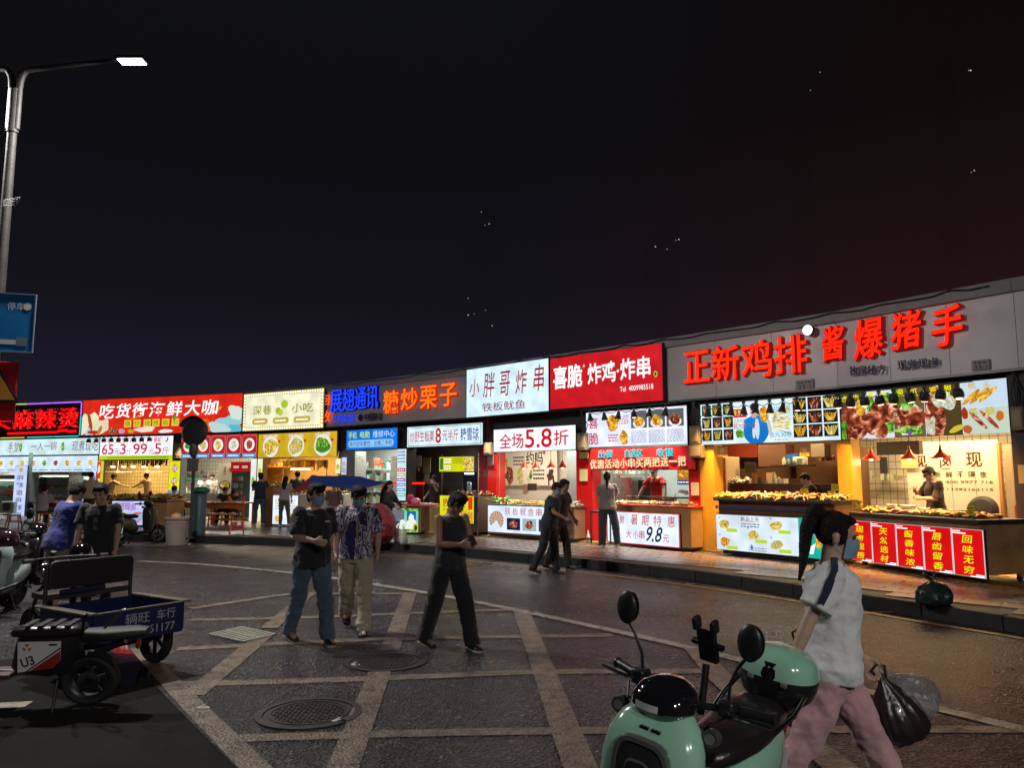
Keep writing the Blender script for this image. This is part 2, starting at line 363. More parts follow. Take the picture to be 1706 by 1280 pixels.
# ------------------------------------------------------------ frames: x right, y up, z towards the viewer
class Fr:
    def __init__(s, a, b_, flip=False):
        """a, b_: ground points left and right as seen"""
        a = Vector(a); b_ = Vector(b_); u = Vector((b_.x - a.x, b_.y - a.y, 0)); s.w = u.length; s.u = u.normalized()
        s.n = s.u.cross(Vector((0, 0, 1))); s.o = a.copy()
        s.M = Matrix(((s.u.x, 0, s.n.x, a.x), (s.u.y, 0, s.n.y, a.y), (0, 1, 0, a.z), (0, 0, 0, 1)))
    def L(s, px, py, z=0.0):
        r = ray(px, py); o = s.o + s.n * z
        t = (o - CAM).dot(s.n) / r.dot(s.n); p = CAM + r * t - s.o
        return p.dot(s.u), p.z
    def W(s, x, y, z=0): return s.M @ Vector((x, y, z))
    def upright(s, x, z, y=0.0, rz=0.0):
        """matrix for a z-up thing standing at x, z of this frame (y = height), its -Y facing the viewer side"""
        p = s.W(x, y, z)
        return Matrix.Translation(p) @ Matrix.Rotation(math.atan2(s.u.y, s.u.x) + rz, 4, 'Z')
FP = [(-90, 34.6), (130, 31.4), (400, 28.6), (555, 26.2), (776, 22.2), (916, 19.9), (1110, 17.4), (1400, 14.5), (1706, 12.0), (1960, 10.5)]
FPW = [Vector(((px - 853) / FPX * d, d, 0)) for px, d in FP]
def fac2(px, py=795, off=0.0):
    """point where the pixel's ray meets the shop front (moved out by off)"""
    r = ray(px, py)
    best = None
    for i in range(len(FPW) - 1):
        a, b_ = FPW[i], FPW[i + 1]; u = (b_ - a).normalized(); n = u.cross(Vector((0, 0, 1)))
        o = a + n * off; t = (o - CAM).dot(n) / r.dot(n); p = CAM + r * t; s_ = (p - o).dot(u)
        if best is None or (-.02 <= s_ <= (b_ - a).length + .02): best = p
        if -.02 <= s_ <= (b_ - a).length + .02: return p
    return best
def facg(px, off=0.0):
    p = fac2(px, 795, off); return Vector((p.x, p.y, 0))
def frame(pxl, pxr, off=0.0): return Fr(facg(pxl, off), facg(pxr, off))

# ============================================================ GROUND, KERB, PAVEMENT, MARKINGS
M_ASPH = asphalt()
g_ = MB(); g_.add([(-200, -60, 0), (200, -60, 0), (200, 420, 0), (-200, 420, 0)], [(0, 1, 2, 3)])
struct(g_.build('road', M_ASPH, smooth=0))
KB = [(-260, 893), (0, 896), (280, 902), (470, 908), (640, 917), (781, 927), (860, 935), (1000, 949), (1140, 965), (1280, 986), (1425, 1011), (1560, 1032), (1706, 1057), (1880, 1092), (2100, 1150)]
KP = [G(*p) for p in KB]
ST = [(560, 879), (700, 888), (780, 892.5), (980, 905), (1160, 918), (1390, 934), (1540, 956), (1706, 978), (1850, 1001)]
SP = [G(x, y, .17) for x, y in ST]
def poly_len(P): return [0] + list(np.cumsum([(P[i + 1] - P[i]).length for i in range(len(P) - 1)]))
def poly_at(P, Ls, s_):
    for i in range(len(P) - 1):
        if s_ <= Ls[i + 1] or i == len(P) - 2:
            t = (s_ - Ls[i]) / (Ls[i + 1] - Ls[i]); return P[i].lerp(P[i + 1], t), (P[i + 1] - P[i]).normalized()
M_KERB = mat('kerb_granite', (.022, .02, .02), .65, bump=.4, bscale=60, var=.35, vscale=3)
kerb = bpy.data.objects.new('kerb', None); COL.objects.link(kerb); struct(kerb)
KL = poly_len(KP); s_ = 0.0
while s_ < KL[-1] - 1:
    a, d = poly_at(KP, KL, s_ + .004); b_, d2 = poly_at(KP, KL, s_ + .996)
    d = (b_ - a).normalized(); n = Vector((-d.y, d.x, 0)); m = MB(); j = random.uniform(-.003, .003)
    q = [a, b_, b_ + n * .16, a + n * .16]
    m.add([(p.x, p.y, -.03) for p in q] + [(p.x, p.y, .17 + j) for p in q], [(4, 5, 6, 7), (0, 1, 5, 4), (1, 2, 6, 5), (2, 3, 7, 6), (3, 0, 4, 7)])
    m.build('kerb_stone', M_KERB, kerb, bev=.012, smooth=0); s_ += 1.0
# pavement bed
M_BED = mat('pavement_bed', (.12, .10, .09), .7, bump=.3, bscale=40, var=.3)
n_in = [KP[i] + Vector((-(KP[min(i + 1, len(KP) - 1)] - KP[max(i - 1, 0)]).normalized().y, (KP[min(i + 1, len(KP) - 1)] - KP[max(i - 1, 0)]).normalized().x, 0)) * .15 for i in range(len(KP))]
back = [Vector((14, 16, 0)), Vector((10, 24, 0)), Vector((0, 34, 0)), Vector((-34, 48, 0))]
pp = [(p.x, p.y) for p in n_in] + [(p.x, p.y) for p in back]
m = MB(); m.prism(pp, .0, .158); struct(m.build('pavement', M_BED, smooth=0)); PAVE = bpy.data.objects['pavement']
def in_poly(x, y, P):
    r_ = False; j = len(P) - 1
    for i in range(len(P)):
        if (P[i][1] > y) != (P[j][1] > y) and x < (P[j][0] - P[i][0]) * (y - P[i][1]) / (P[j][1] - P[i][1]) + P[i][0]: r_ = not r_
        j = i
    return r_
facp = [facg(px) for px in (1960, 1706, 1400, 1110, 916, 776, 555, 400, 130, -90)]
regp = [(p.x, p.y) for p in n_in] + [(p.x, p.y) for p in facp]
M_TILE = mat('paving_tile', (.17, .115, .085), .33, bump=.25, bscale=45, var=.35, vscale=.9, rvar=.16)
TS = .44; ta = R(-43); tm = bpy.data.meshes.new('paving_tile')
t_ = MB(); h_ = TS / 2 - .004; t_.box(-h_, -h_, 0, h_, h_, .018); tmp = t_.build('paving_tile', M_TILE, smooth=0); tme = tmp.data; bpy.data.objects.remove(tmp)
cand = []
for i in range(-95, 45):
    for j in range(-30, 60):
        x = 3 + (i * math.cos(ta) - j * math.sin(ta)) * TS + (TS / 2 * math.cos(ta) if j % 2 else 0)
        y = 14 + (i * math.sin(ta) + j * math.cos(ta)) * TS + (TS / 2 * math.sin(ta) if j % 2 else 0)
        ok = all(in_poly(x + (dx * math.cos(ta) - dy * math.sin(ta)) * h_, y + (dx * math.sin(ta) + dy * math.cos(ta)) * h_, regp) for dx in (-1, 1) for dy in (-1, 1))
        if ok and y > 5: cand.append((x, y))
cand.sort(key=lambda p: (abs(p[0]) / p[1] > .70, p[1]))
far = MB()
for k, (x, y) in enumerate(cand):
    dz = .157 + random.uniform(-.0015, .0015)
    if k < 290:
        o = bpy.data.objects.new('paving_tile', tme); COL.objects.link(o); o.parent = PAVE
        o.matrix_basis = Matrix.Translation((x, y, dz)) @ Matrix.Rotation(ta, 4, 'Z') @ Matrix.Rotation(random.uniform(-.004, .004), 4, 'X')
    else:
        far.box(-h_, -h_, 0, h_, h_, .018, Matrix.Translation((x, y, dz)) @ Matrix.Rotation(ta, 4, 'Z'))
far.build('paving_tiles', M_TILE, PAVE, smooth=0, kind='stuff')
# shop floor slab with a pale nosing along its edge
M_SLAB = mat('shop_floor', c(150, 130, 90), .35, var=.25, vscale=2, rvar=.1)
m = MB(); m.prism([(p.x, p.y) for p in SP] + [(p.x, p.y) for p in back[:3]] + [(-8, 32)], .0, .20)
slab = struct(m.build('shop_floor', M_SLAB, smooth=0))
M_NOSE = mat('step_nosing', c(190, 160, 70), .4, var=.3, vscale=5)
m = MB()
for i in range(len(SP) - 1):
    a, b_ = SP[i], SP[i + 1]; d = (b_ - a).normalized(); n = Vector((-d.y, d.x, 0))
    q = [a - n * .012, b_ - n * .012, b_ + n * .07, a + n * .07]
    m.add([(p.x, p.y, .15) for p in q] + [(p.x, p.y, .206) for p in q], [(4, 5, 6, 7), (0, 1, 5, 4), (1, 2, 6, 5), (2, 3, 7, 6), (3, 0, 4, 7)])
m.build('step_nosing', M_NOSE, slab, smooth=0)

# painted markings
P_Y = asphalt('road_paint_ochre', paint=c(140, 124, 106)); P_W = asphalt('road_paint_pale', paint=c(185, 175, 155)); P_O = asphalt('road_paint_edge', paint=c(180, 130, 70))
marks = bpy.data.objects.new('road_markings', None); COL.objects.link(marks); struct(marks)
zk = [.0035]
def stripe(pts, wd, material, smooth_=True):
    P = [G(*p) for p in pts]
    if smooth_ and len(P) > 2:
        Q = []
        for i in range(len(P) - 1):
            p0, p1, p2, p3 = P[max(i - 1, 0)], P[i], P[i + 1], P[min(i + 2, len(P) - 1)]
            for k in range(8):
                t = k / 8
                Q.append(.5 * ((2 * p1) + (p2 - p0) * t + (2 * p0 - 5 * p1 + 4 * p2 - p3) * t * t + (3 * p1 - p0 - 3 * p2 + p3) * t ** 3))
        P = Q + [P[-1]]
    ws = wd if isinstance(wd, (list, tuple)) else (wd, wd)
    vs_ = []; zk[0] += .0004
    for i, p in enumerate(P):
        d = (P[min(i + 1, len(P) - 1)] - P[max(i - 1, 0)]).normalized(); n = Vector((-d.y, d.x, 0)); w_ = ws[0] + (ws[1] - ws[0]) * i / max(1, len(P) - 1)
        for s in (-1, 1): q = p + n * s * w_ / 2; vs_.append((q.x, q.y, zk[0]))
    m = MB(); m.add(vs_, [(2 * i, 2 * i + 2, 2 * i + 3, 2 * i + 1)[::-1] for i in range(len(P) - 1)]); m.build('painted_line', material, marks, smooth=0)
stripe([(232, 1081), (312, 1167), (421, 1276), (560, 1415)], .17, P_Y)
stripe([(295, 1082.5), (640, 1066), (1020, 1059.5)], .17, P_Y)
stripe([(296, 1141), (500, 1136), (720, 1128), (893, 1121), (1180, 1119.5)], .17, P_Y)
stripe([(396, 1232), (720, 1223), (1037, 1218.5), (1455, 1217), (1900, 1217)], .15, P_Y)
stripe([(317, 1034), (500, 1030), (720, 1021.5), (851, 1017)], .17, P_Y)
stripe([(318, 1015), (410, 1001), (484, 991), (560, 990), (672, 990)], .16, P_Y)
stripe([(320, 1160), (440, 1060)], .2, P_Y); stripe([(448, 1048), (516, 988)], .2, P_Y)
stripe([(683, 988), (649, 1086)], .2, P_Y); stripe([(633, 1121), (594, 1222), (560, 1310)], .2, P_Y)
stripe([(868, 1018), (907, 1121), (941, 1214), (975, 1300), (1000, 1370)], .21, P_Y)
stripe([(232, 936), (330, 941), (400, 947), (480, 955), (560, 965), (640, 977.5), (717, 990), (851, 1016), (1020, 1052), (1150, 1081), (1240, 1103), (1518, 1172), (1706, 1218), (1900, 1268)], .15, P_W)
stripe([(1158, 1082), (1218, 1148), (1330, 1228), (1410, 1290)], .22, P_Y)
stripe([(-200, 903), (0, 905), (280, 911), (470, 917), (640, 926), (781, 936), (860, 944), (956, 953), (1140, 976), (1306, 1000), (1425, 1019), (1560, 1042), (1706, 1066), (1880, 1102)], .12, P_O)
stripe([(1425, 1024), (1500, 1020), (1531, 1018)], .1, P_O)
stripe([(-60, 1182), (8, 1178), (48, 1176)], .16, P_W)

pch = MB(); pch.add([(*G(x, y).xy, .0018) for x, y in [(196, 1078), (310, 1196), (404, 1290), (520, 1420), (200, 1500), (-200, 1500), (-300, 1240), (-60, 1110), (90, 1088)]], [tuple(range(9))[::-1]])
struct(pch.build('asphalt_patch', mat('asphalt_patch', (.022, .021, .020), .9, bump=.8, bscale=90, var=.55, vscale=1.6, spec=.15, rvar=.05), smooth=0))
# puddle under the tricycle
PUD = mat('puddle_water', (.012, .012, .013), .03, spec=1.0, bump=.02, bscale=9)
m = MB(); q = []
for k in range(40):
    a = 2 * math.pi * k / 40; rr = 1 + .22 * math.sin(3 * a + 1) + .13 * math.sin(7 * a) + .07 * math.sin(13 * a + 2)
    p = G(202 + 48 * rr * math.cos(a), 1110 + 38 * rr * math.sin(a)); q.append((p.x, p.y))
m.add([(x, y, .0032) for x, y in q[::-1]], [tuple(range(40))]); o = m.build('puddle', PUD, smooth=0); struct(o)

# manhole covers
M_IRON = mat('cast_iron', (.10, .09, .09), .42, metal=.7, bump=.3, bscale=50, var=.3)
def manhole(px, py, r_, lab):
    p = G(px, py); t = thing('manhole_cover', lab, 'manhole cover', loc=(p.x, p.y, 0), group='round manhole covers in the road')
    m = MB(); m.lathe([(r_ * .97, .001), (r_ * .97, .012), (r_ * 1.13, .012), (r_ * 1.13, .001)], 48); m.build('frame', M_IRON, t)
    m = MB(); m.lathe([(0.001, .007), (r_ * .945, .007), (r_ * .945, -.02)], 48); m.build('lid', M_IRON, t)
    m = MB(); m.lathe([(r_ * .80, .007), (r_ * .80, .013), (r_ * .85, .013), (r_ * .85, .007)], 48)
    k = 9
    for i in range(-k, k + 1):
        for j in range(-k, k + 1):
            x, y = i * r_ / k * .9, j * r_ / k * .9
            if math.hypot(x, y) < r_ * .74:
                if (i + j) % 2: m.box(x - .013, y - .005, .006, x + .013, y + .005, .014)
                else: m.box(x - .005, y - .013, .006, x + .005, y + .013, .014)
    m.build('raised_studs', M_IRON, t, smooth=0, kind='stuff')
manhole(643, 1104, .345, 'round iron manhole cover in the road near the man in the black vest')
manhole(515, 1190, .345, 'round iron manhole cover between the two converging ochre lines, nearest the camera')
# drain grate
M_GR = mat('galvanised_grate', c(190, 185, 172), .45, metal=.3, var=.2, vscale=12)
qa, qb, qc, qd = G(347, 1059), G(403, 1046.5), G(461, 1059), G(405, 1072)
t = thing('drain_grate', 'pale square drain grate of parallel bars crossing the ochre line', 'drain grate', loc=((qa.x + qc.x) / 2, (qa.y + qc.y) / 2, 0))
cx, cy = (qa.x + qc.x) / 2, (qa.y + qc.y) / 2
def gp(u, v): p = qa.lerp(qb, u).lerp(qd.lerp(qc, u), v); return (p.x - cx, p.y - cy)
mm = MB(); mm.add([(*gp(0, 0), .002), (*gp(1, 0), .002), (*gp(1, 1), .002), (*gp(0, 1), .002)], [(3, 2, 1, 0)]); mm.build('pit', mat('pit_black', (.006, .006, .006), .9), t, smooth=0)
for i in range(9):
    v0 = i / 8.5; m = MB(); m.prism([gp(.0, v0), gp(1, v0), gp(1, v0 + .052), gp(0, v0 + .052)], .004, .018); m.build('bar', M_GR, t, smooth=0)
for u0 in (0, .48, .965):
    m = MB(); m.prism([gp(u0, 0), gp(u0 + .035, 0), gp(u0 + .035, 1), gp(u0, 1)], .004, .0165); m.build('bar', M_GR, t, smooth=0)
# litter
M_LIT = mat('litter_paper', c(210, 205, 200), .6)
for px, py, lb in ((590, 1110, 'white scrap of paper beside the farther manhole cover'), (563, 1204, 'white scrap of paper on the edge of the nearer manhole cover'), (337, 1182, 'white scrap of paper lying on the wide ochre line'), (965, 946, 'crumpled white scrap lying on the kerb line behind the walking pair'), (1645, 1045, 'crumpled white scrap in the gutter below the green refuse bag')):
    p = G(px, py); m = MB(); m.prism([(-.05, -.01), (.0, -.03), (.06, -.012), (.045, .02), (-.03, .022)], 0, .006)
    m.add([(-.03, -.01, .005), (.03, 0, .03), (.0, .02, .02)], [(0, 1, 2), (2, 1, 0)])
    o = m.build('paper_scrap', M_LIT, M=Matrix.Translation((p.x, p.y, .006)), smooth=0); tag(o, lb, 'litter', 'scraps of paper in the road')

# ============================================================ STREET LAMPS
M_POLE = mat('pole_steel', c(62, 58, 57), .6, metal=.1, var=.4, vscale=3, bump=.2)
def street_lamp(loc, h, span, rz, lab, power, arms=(1, -1)):
    t = thing('street_lamp', lab, 'street lamp', loc=loc, rz=rz, group='double armed street lamps')
    m = MB(); m.tube([(0, 0, 0), (0, 0, h - .9)], [.095, .062], 20); m.tube([(0, 0, 0), (0, 0, .5)], .13, 20); m.build('pole', M_POLE, t)
    m = MB(); m.tube([(0, 0, h - 1.0), (0, 0, h - .35)], .078, 20); m.build('collar', M_POLE, t)
    for s in arms:
        m = MB(); pts = [(s * .05, 0, h - .95)] + [(s * (.05 + .14 * (1 - math.cos(R(a)))), 0, h - .33 + .3 * math.sin(R(a))) for a in (0, 20, 40, 60, 80)] + [(s * .5, 0, h + .0), (s * span, 0, h + .12)]
        m.tube(pts, [.05] * 3 + [.045] * 3 + [.035, .028], 12); m.build('arm', M_POLE, t)
        m = MB(); m.box(s * (span - .02), -.11, h + .09, s * (span + .40), .10, h + .135); hd = m.build('lamp_head', M_POLE, t, bev=.015)
        m = MB(); m.box(s * (span + .02), -.09, h + .075, s * (span + .37), .075, h + .088); m.build('lamp_lens', em((.88, .95, 1), 14, True), hd)
        l = bpy.data.lights.new('street_lamp_light', 'AREA'); l.shape = 'RECTANGLE'; l.size = .4; l.size_y = .18; l.energy = power; l.color = (1, .97, .93)
        lo = bpy.data.objects.new('street_lamp_light', l); COL.objects.link(lo); lo.parent = t; lo.location = (s * (span + .22), 0, h + .06)
    return t
DP = 10.7
pb = AT(4, 450, DP); pt = AT(228, 101, DP)
POLE = street_lamp((pb.x - .02, DP, 0), pt.z - .1, pt.x - pb.x - .24, 0, 'tall grey street lamp with a lit white head on a long thin arm', 470)
street_lamp((5.5, -7.5, 0), 7.6, 1.7, R(20), 'unseen grey street lamp added behind the camera to light the foreground', 640)  # added out of view, to brighten the foreground and the shop fascia
# cables and tape on the pole
m = MB()
for k in range(5):
    a = AT(6, 346, DP); m.tube([(a.x + .05, DP - .08, a.z + .02 * k), (a.x + .14 + .04 * k, DP - .1, a.z + .03 * k), (a.x + .22, DP - .1, a.z - .01 * k)], .006, 5)
m.tube([(pb.x + .10, DP - .09, 4.0), (pb.x + .14, DP - .09, 3.4), (pb.x + .10, DP - .1, 2.6)], .008, 5)
o = m.build('cable_tie', mat('cable_black', (.02, .02, .02), .6)); tag(o, 'loose black cable ends tied round the lamp pole', 'cable')
# parking board on the pole
def fr_at(pxl, pyl, pxr, pyr, Yl, Yr): a = AT(pxl, pyl, Yl); b_ = AT(pxr, pyr, Yr); b_.z = a.z; return Fr(a, b_)
F = fr_at(-45, 583, 53, 583, 10.45, 10.65); H_ = F.L(53, 492)[1]
t = thing('parking_board', 'blue parking notice board fixed to the lamp pole above the red warning board', 'sign', F.M)
m = MB(); m.box(0, 0, -.03, F.w, H_, 0); m.build('board', mat('board_blue', c(30, 120, 190), .35, var=.15), t, bev=.004)
m = MB(); m.box(-.012, -.012, -.02, F.w + .012, 0, .012); m.box(-.012, H_, -.02, F.w + .012, H_ + .012, .012); m.box(F.w, 0, -.02, F.w + .012, H_, .012); m.build('edge', mat('board_edge', c(150, 170, 180), .4, metal=.3), t)
WP = mat('print_white', c(215, 215, 215), .5); BK = mat('print_black', (.02, .02, .02), .6)
text('停车', WP, t, F.w * .52, H_ * .72, F.w * .82, H_ * .86, .003); m = MB(); m.prism([(F.w * .87 + .05 * math.cos(a), H_ * .79 + .05 * math.sin(a)) for a in np.linspace(0, 6.2, 16)], .001, .004); m.build('badge', WP, t, smooth=0)
m = MB(); m.box(F.w * .1, H_ * .12, .001, F.w * .72, H_ * .2, .004); m.build('caption_bar', WP, t, smooth=0)
m = MB(); m.box(F.w * .72, H_ * .1, .001, F.w * .9, H_ * .24, .005); m.build('caption_plate', mat('print_grey', c(120, 130, 130), .5), t, smooth=0)
F = fr_at(-70, 700, 24, 700, 10.45, 10.62); H_ = F.L(24, 603)[1]
t = thing('warning_board', 'red board with a yellow triangle on the lamp pole below the blue board', 'sign', F.M)
m = MB(); m.box(0, 0, -.03, F.w, H_, 0); m.build('board', mat('board_red', c(185, 25, 30), .12, coat=.6), t, bev=.02)
m = MB(); cx = F.w * .62; m.prism([(cx - .36, H_ * .30), (cx + .31, H_ * .30), (cx - .03, H_ * 1.02 - .02)], .001, .004); m.build('triangle_border', BK, t, smooth=0)
m = MB(); m.prism([(cx - .29, H_ * .35), (cx + .24, H_ * .35), (cx - .03, H_ * .92)], .005, .008); m.build('triangle', mat('print_amber', c(215, 150, 50), .4), t, smooth=0)
# distant towers: only a few lit windows show
M_TOW = mat('far_tower_glass', (.95, .95, .95), .03, metal=1.0)
def tower(pxl, pxr, ptop, D, wins, lab):
    a = AT(pxl, 795, D); b_ = AT(pxr, 795, D); a.z = b_.z = 0; top = AT((pxl + pxr) / 2, ptop, D).z
    F = Fr(a, b_); t = thing('distant_tower', lab, 'building', F.M, group='apartment towers far behind the shops')
    sk = 14 * ((pxl + pxr) / 2 - 853) / FPX; q = [(0, 0), (F.w, 0), (F.w + sk - 1.5, 14), (sk + 1.5, 14)]; T = Matrix(((1, 0, 0, 0), (0, 0, 1, 0), (0, -1, 0, 0), (0, 0, 0, 1)))
    m = MB(T); m.prism(q, 0, top); m.build('wall', M_TOW, t, smooth=0); m = MB(T); m.prism([(x * .9 + F.w * .05, y + .3) for x, y in q], top, top + .8); m.build('roof', M_TOW, t, smooth=0)
    for k, (px, py, s) in enumerate(wins):
        x, y = F.L(px, py); m = MB(); m.box(x - .27, y - .30, .05, x + .27, y + .30, .12); m.build('window', ems(255, 240, 210, s * .65), t, smooth=0)
tower(768, 842, 340, 420, [(802, 353, .35), (808, 375, .3), (815, 373, .7), (780, 497, .4), (780, 525, .9), (790, 523, .25), (809, 517, .25), (820, 543, .6)], 'dark apartment tower with a few lit windows above the white sign')
tower(1080, 1142, 385, 430, [(1092, 411, .9), (1111, 415, .4), (1126, 400, .3), (1131, 399, 1)], 'dark tower with lit windows near its top above the red sign')
tower(1338, 1378, 105, 400, [(1366, 120, .5), (1350, 150, .35)], 'dark tall tower with two faint windows above the round lamp')
tower(1596, 1640, 100, 380, [(1617, 117, 1.6), (1614, 117, .4), (1623, 284, .8), (1618, 287, .3)], 'dark tall tower with one bright window near its top')

# ============================================================ THE ROW OF SHOPS
YF0, YF1, YP = 3.45, 4.66, 4.88        # fascia bottom, fascia top, parapet top
M_FAS = mat('fascia_panel', c(218, 210, 212), .42, metal=.15, var=.10, vscale=1.3, rvar=.1)
M_CAPM = mat('parapet_cap', c(170, 166, 170), .5, var=.12)
M_SOF = mat('soffit_grey', c(160, 160, 165), .5)
M_DARK = mat('dark_steel', (.03, .03, .035), .5)
M_BLDG = mat('back_wall_render', (.25, .24, .23), .8, bump=.3)
row = thing('shop_row_roof', 'long grey parapet and fascia carried over the whole row of snack shops', 'building', Matrix())
def fpt(k, off=0):
    P = FPW; i = k; d = (P[min(i + 1, len(P) - 1)] - P[max(i - 1, 0)]).normalized(); n = d.cross(Vector((0, 0, 1)))
    return P[i] + n * off
for k in range(len(FPW) - 1):
    a, b_ = FPW[k], FPW[k + 1]; L_ = (b_ - a).length; u = (b_ - a) / L_; nn = u.cross(Vector((0, 0, 1))); cnt = max(1, round(L_ / 1.22))
    for i in range(cnt):
        F = Fr(a + u * (L_ * i / cnt) , a + u * (L_ * (i + 1) / cnt))
        m = MB(F.M); m.box(.004, YF0, -.02, F.w - .004, YF1, 0); m.build('fascia_panel', M_FAS, row, smooth=0)
    F = Fr(a, b_)
    m = MB(F.M); m.box(0, YF1 + .003, -.25, L_, YP, .06); m.build('parapet_cap', M_CAPM, row, bev=.01, smooth=0)
    m = MB(F.M); m.box(0, YF0 + .002, -.6, L_, YF0 + .04, -.022); m.build('soffit', M_SOF, row, smooth=0)
    m = MB(F.M); m.box(-.2, YF0 + .04, -4.2, L_ + .2, YF0 + .2, -.3); m.build('roof', M_BLDG, row, smooth=0)
    m = MB(F.M); m.box(.0, YF0 - .045, -.03, L_, YF0 - .002, .03); m.build('drip_edge', mat('edge_trim', c(120, 118, 122), .35, metal=.6), row, smooth=0)
m = MB(); P = [fpt(k, .09) for k in range(3, 9)]; pts = []
for i in range(len(P) - 1):
    for q in range(10): t_ = q / 10; p = P[i].lerp(P[i + 1], t_); pts.append((p.x, p.y, YP - .03 - .05 * abs(math.sin(t_ * 9)) + .01 * math.sin(q * 3)))
m.tube(pts, .012, 5); tag(m.build('parapet_cable', M_DARK), 'thin black cable sagging along the parapet above the signs', 'cable')
OFFS = -.30    # plane of pillars and lintels behind the fascia

def lamp_area(parent, loc, sx, sy, power, col=(1, .86, .62), rx=0.0, spread=180):
    l = bpy.data.lights.new('shop_light', 'AREA'); l.shape = 'RECTANGLE'; l.size = sx; l.size_y = sy; l.energy = power; l.color = col; l.spread = R(spread)
    o = bpy.data.objects.new('shop_light', l); COL.objects.link(o); o.parent = parent
    o.matrix_basis = Matrix.Translation(loc) @ Matrix.Rotation(R(-90) + rx, 4, 'X'); return o   # shines along local -y of the frame (down)

class Shop:
    """one unit: side walls, back wall, ceiling with tube lights, lintel"""
    def __init__(s, pxl, pxr, lab, wall, depth=2.6, light=(1, .86, .62), power=70, ceil_y=3.05, tubes=2, sidewall=None, lintel=True, front=80, fcol=None):
        s.F = frame(pxl, pxr, OFFS); s.t = thing('snack_shop', lab, 'shop', s.F.M, group='open fronted units of the shop row'); F = s.F; W_ = F.w; s.d = depth
        sw = sidewall or wall
        def kk(px):     # party walls run back at an angle to the street front
            r = ray(px, 795); return .82 * r.dot(F.u) / r.dot(F.n)
        a, b_ = kk(pxl), kk(pxr); s.kl, s.kr = a, b_; D = depth
        def slab(poly, y0, y1, name, material):
            m = MB(Matrix(((1, 0, 0, 0), (0, 0, 1, 0), (0, -1, 0, 0), (0, 0, 0, 1)))); m.prism([(x, -z) for x, z in poly], y0, y1); return m.build(name, material, s.t, smooth=0)
        e_ = D + .1
        slab([(-a * D, -D), (W_ - b_ * D, -D), (W_ - b_ * e_, -e_), (-a * e_, -e_)], .18, 3.3, 'back_wall', wall)
        slab([(.0 - a * .12, -.12), (.07 - a * .12, -.12), (.07 - a * D, -D), (.0 - a * D, -D)], .18, 3.3, 'side_wall', sw); slab([(W_ - .07 - b_ * .12, -.12), (W_ - b_ * .12, -.12), (W_ - b_ * D, -D), (W_ - .07 - b_ * D, -D)], .18, 3.3, 'side_wall', sw)
        slab([(.07 - a * .12, -.12), (W_ - .07 - b_ * .12, -.12), (W_ - .07 - b_ * D, -D), (.07 - a * D, -D)], ceil_y, ceil_y + .08, 'ceiling', mat('ceiling_white', (.6, .6, .58), .7))
        slab([(0, .25), (W_, .25), (W_ - b_ * D, -D), (-a * D, -D)], .165, .205, 'floor', M_SLAB)
        if lintel:
            m = MB(); m.box(.0, 2.62, -.12, W_, YF0, -.03); m.build('lintel', mat('lintel_dark', (.05, .05, .06), .7), s.t, smooth=0)
        for k in range(tubes):
            x = W_ * (k + .5) / tubes - (a + b_) / 2 * depth * .45; m = MB(); m.box(x - .5, ceil_y - .05, -depth * .45 - .03, x + .5, ceil_y - .01, -depth * .45 + .03)
            f = m.build('ceiling_light', M_DARK, s.t, smooth=0)
            m = MB(); m.box(x - .48, ceil_y - .075, -depth * .45 - .025, x + .48, ceil_y - .05, -depth * .45 + .025); m.build('tube', em(light, 6), f, smooth=0)
            lamp_area(s.t, (x, ceil_y - .1, -depth * .45), 1.0, .25, power * 1.6 / tubes, light)
        if front:
            # the row of spot lamps under the fascia: one combined lamp head light each unit
            lamp_area(s.t, (W_ / 2, YF0 - .44, .50), W_ * .75, .12, front * 1.0, fcol or light, rx=R(4), spread=76)
    def L(s, px, py, z): return s.F.L(px, py, z)
    def box(s, name, px0, py0, px1, py1, z0, z1, material, parent=None, bev=0, th=None, **kw):
        x0, y1 = s.F.L(px0, py0, z1); x1, y0 = s.F.L(px1, py1, z1)
        m = MB(); m.box(x0, y0, z0, x1, y1, z1); return m.build(name, material, s.t if parent is None else parent, bev=bev, smooth=0, **kw)
    def thing(s, name, lab, cat, group=None): return thing(name, lab, cat, s.F.M, group)
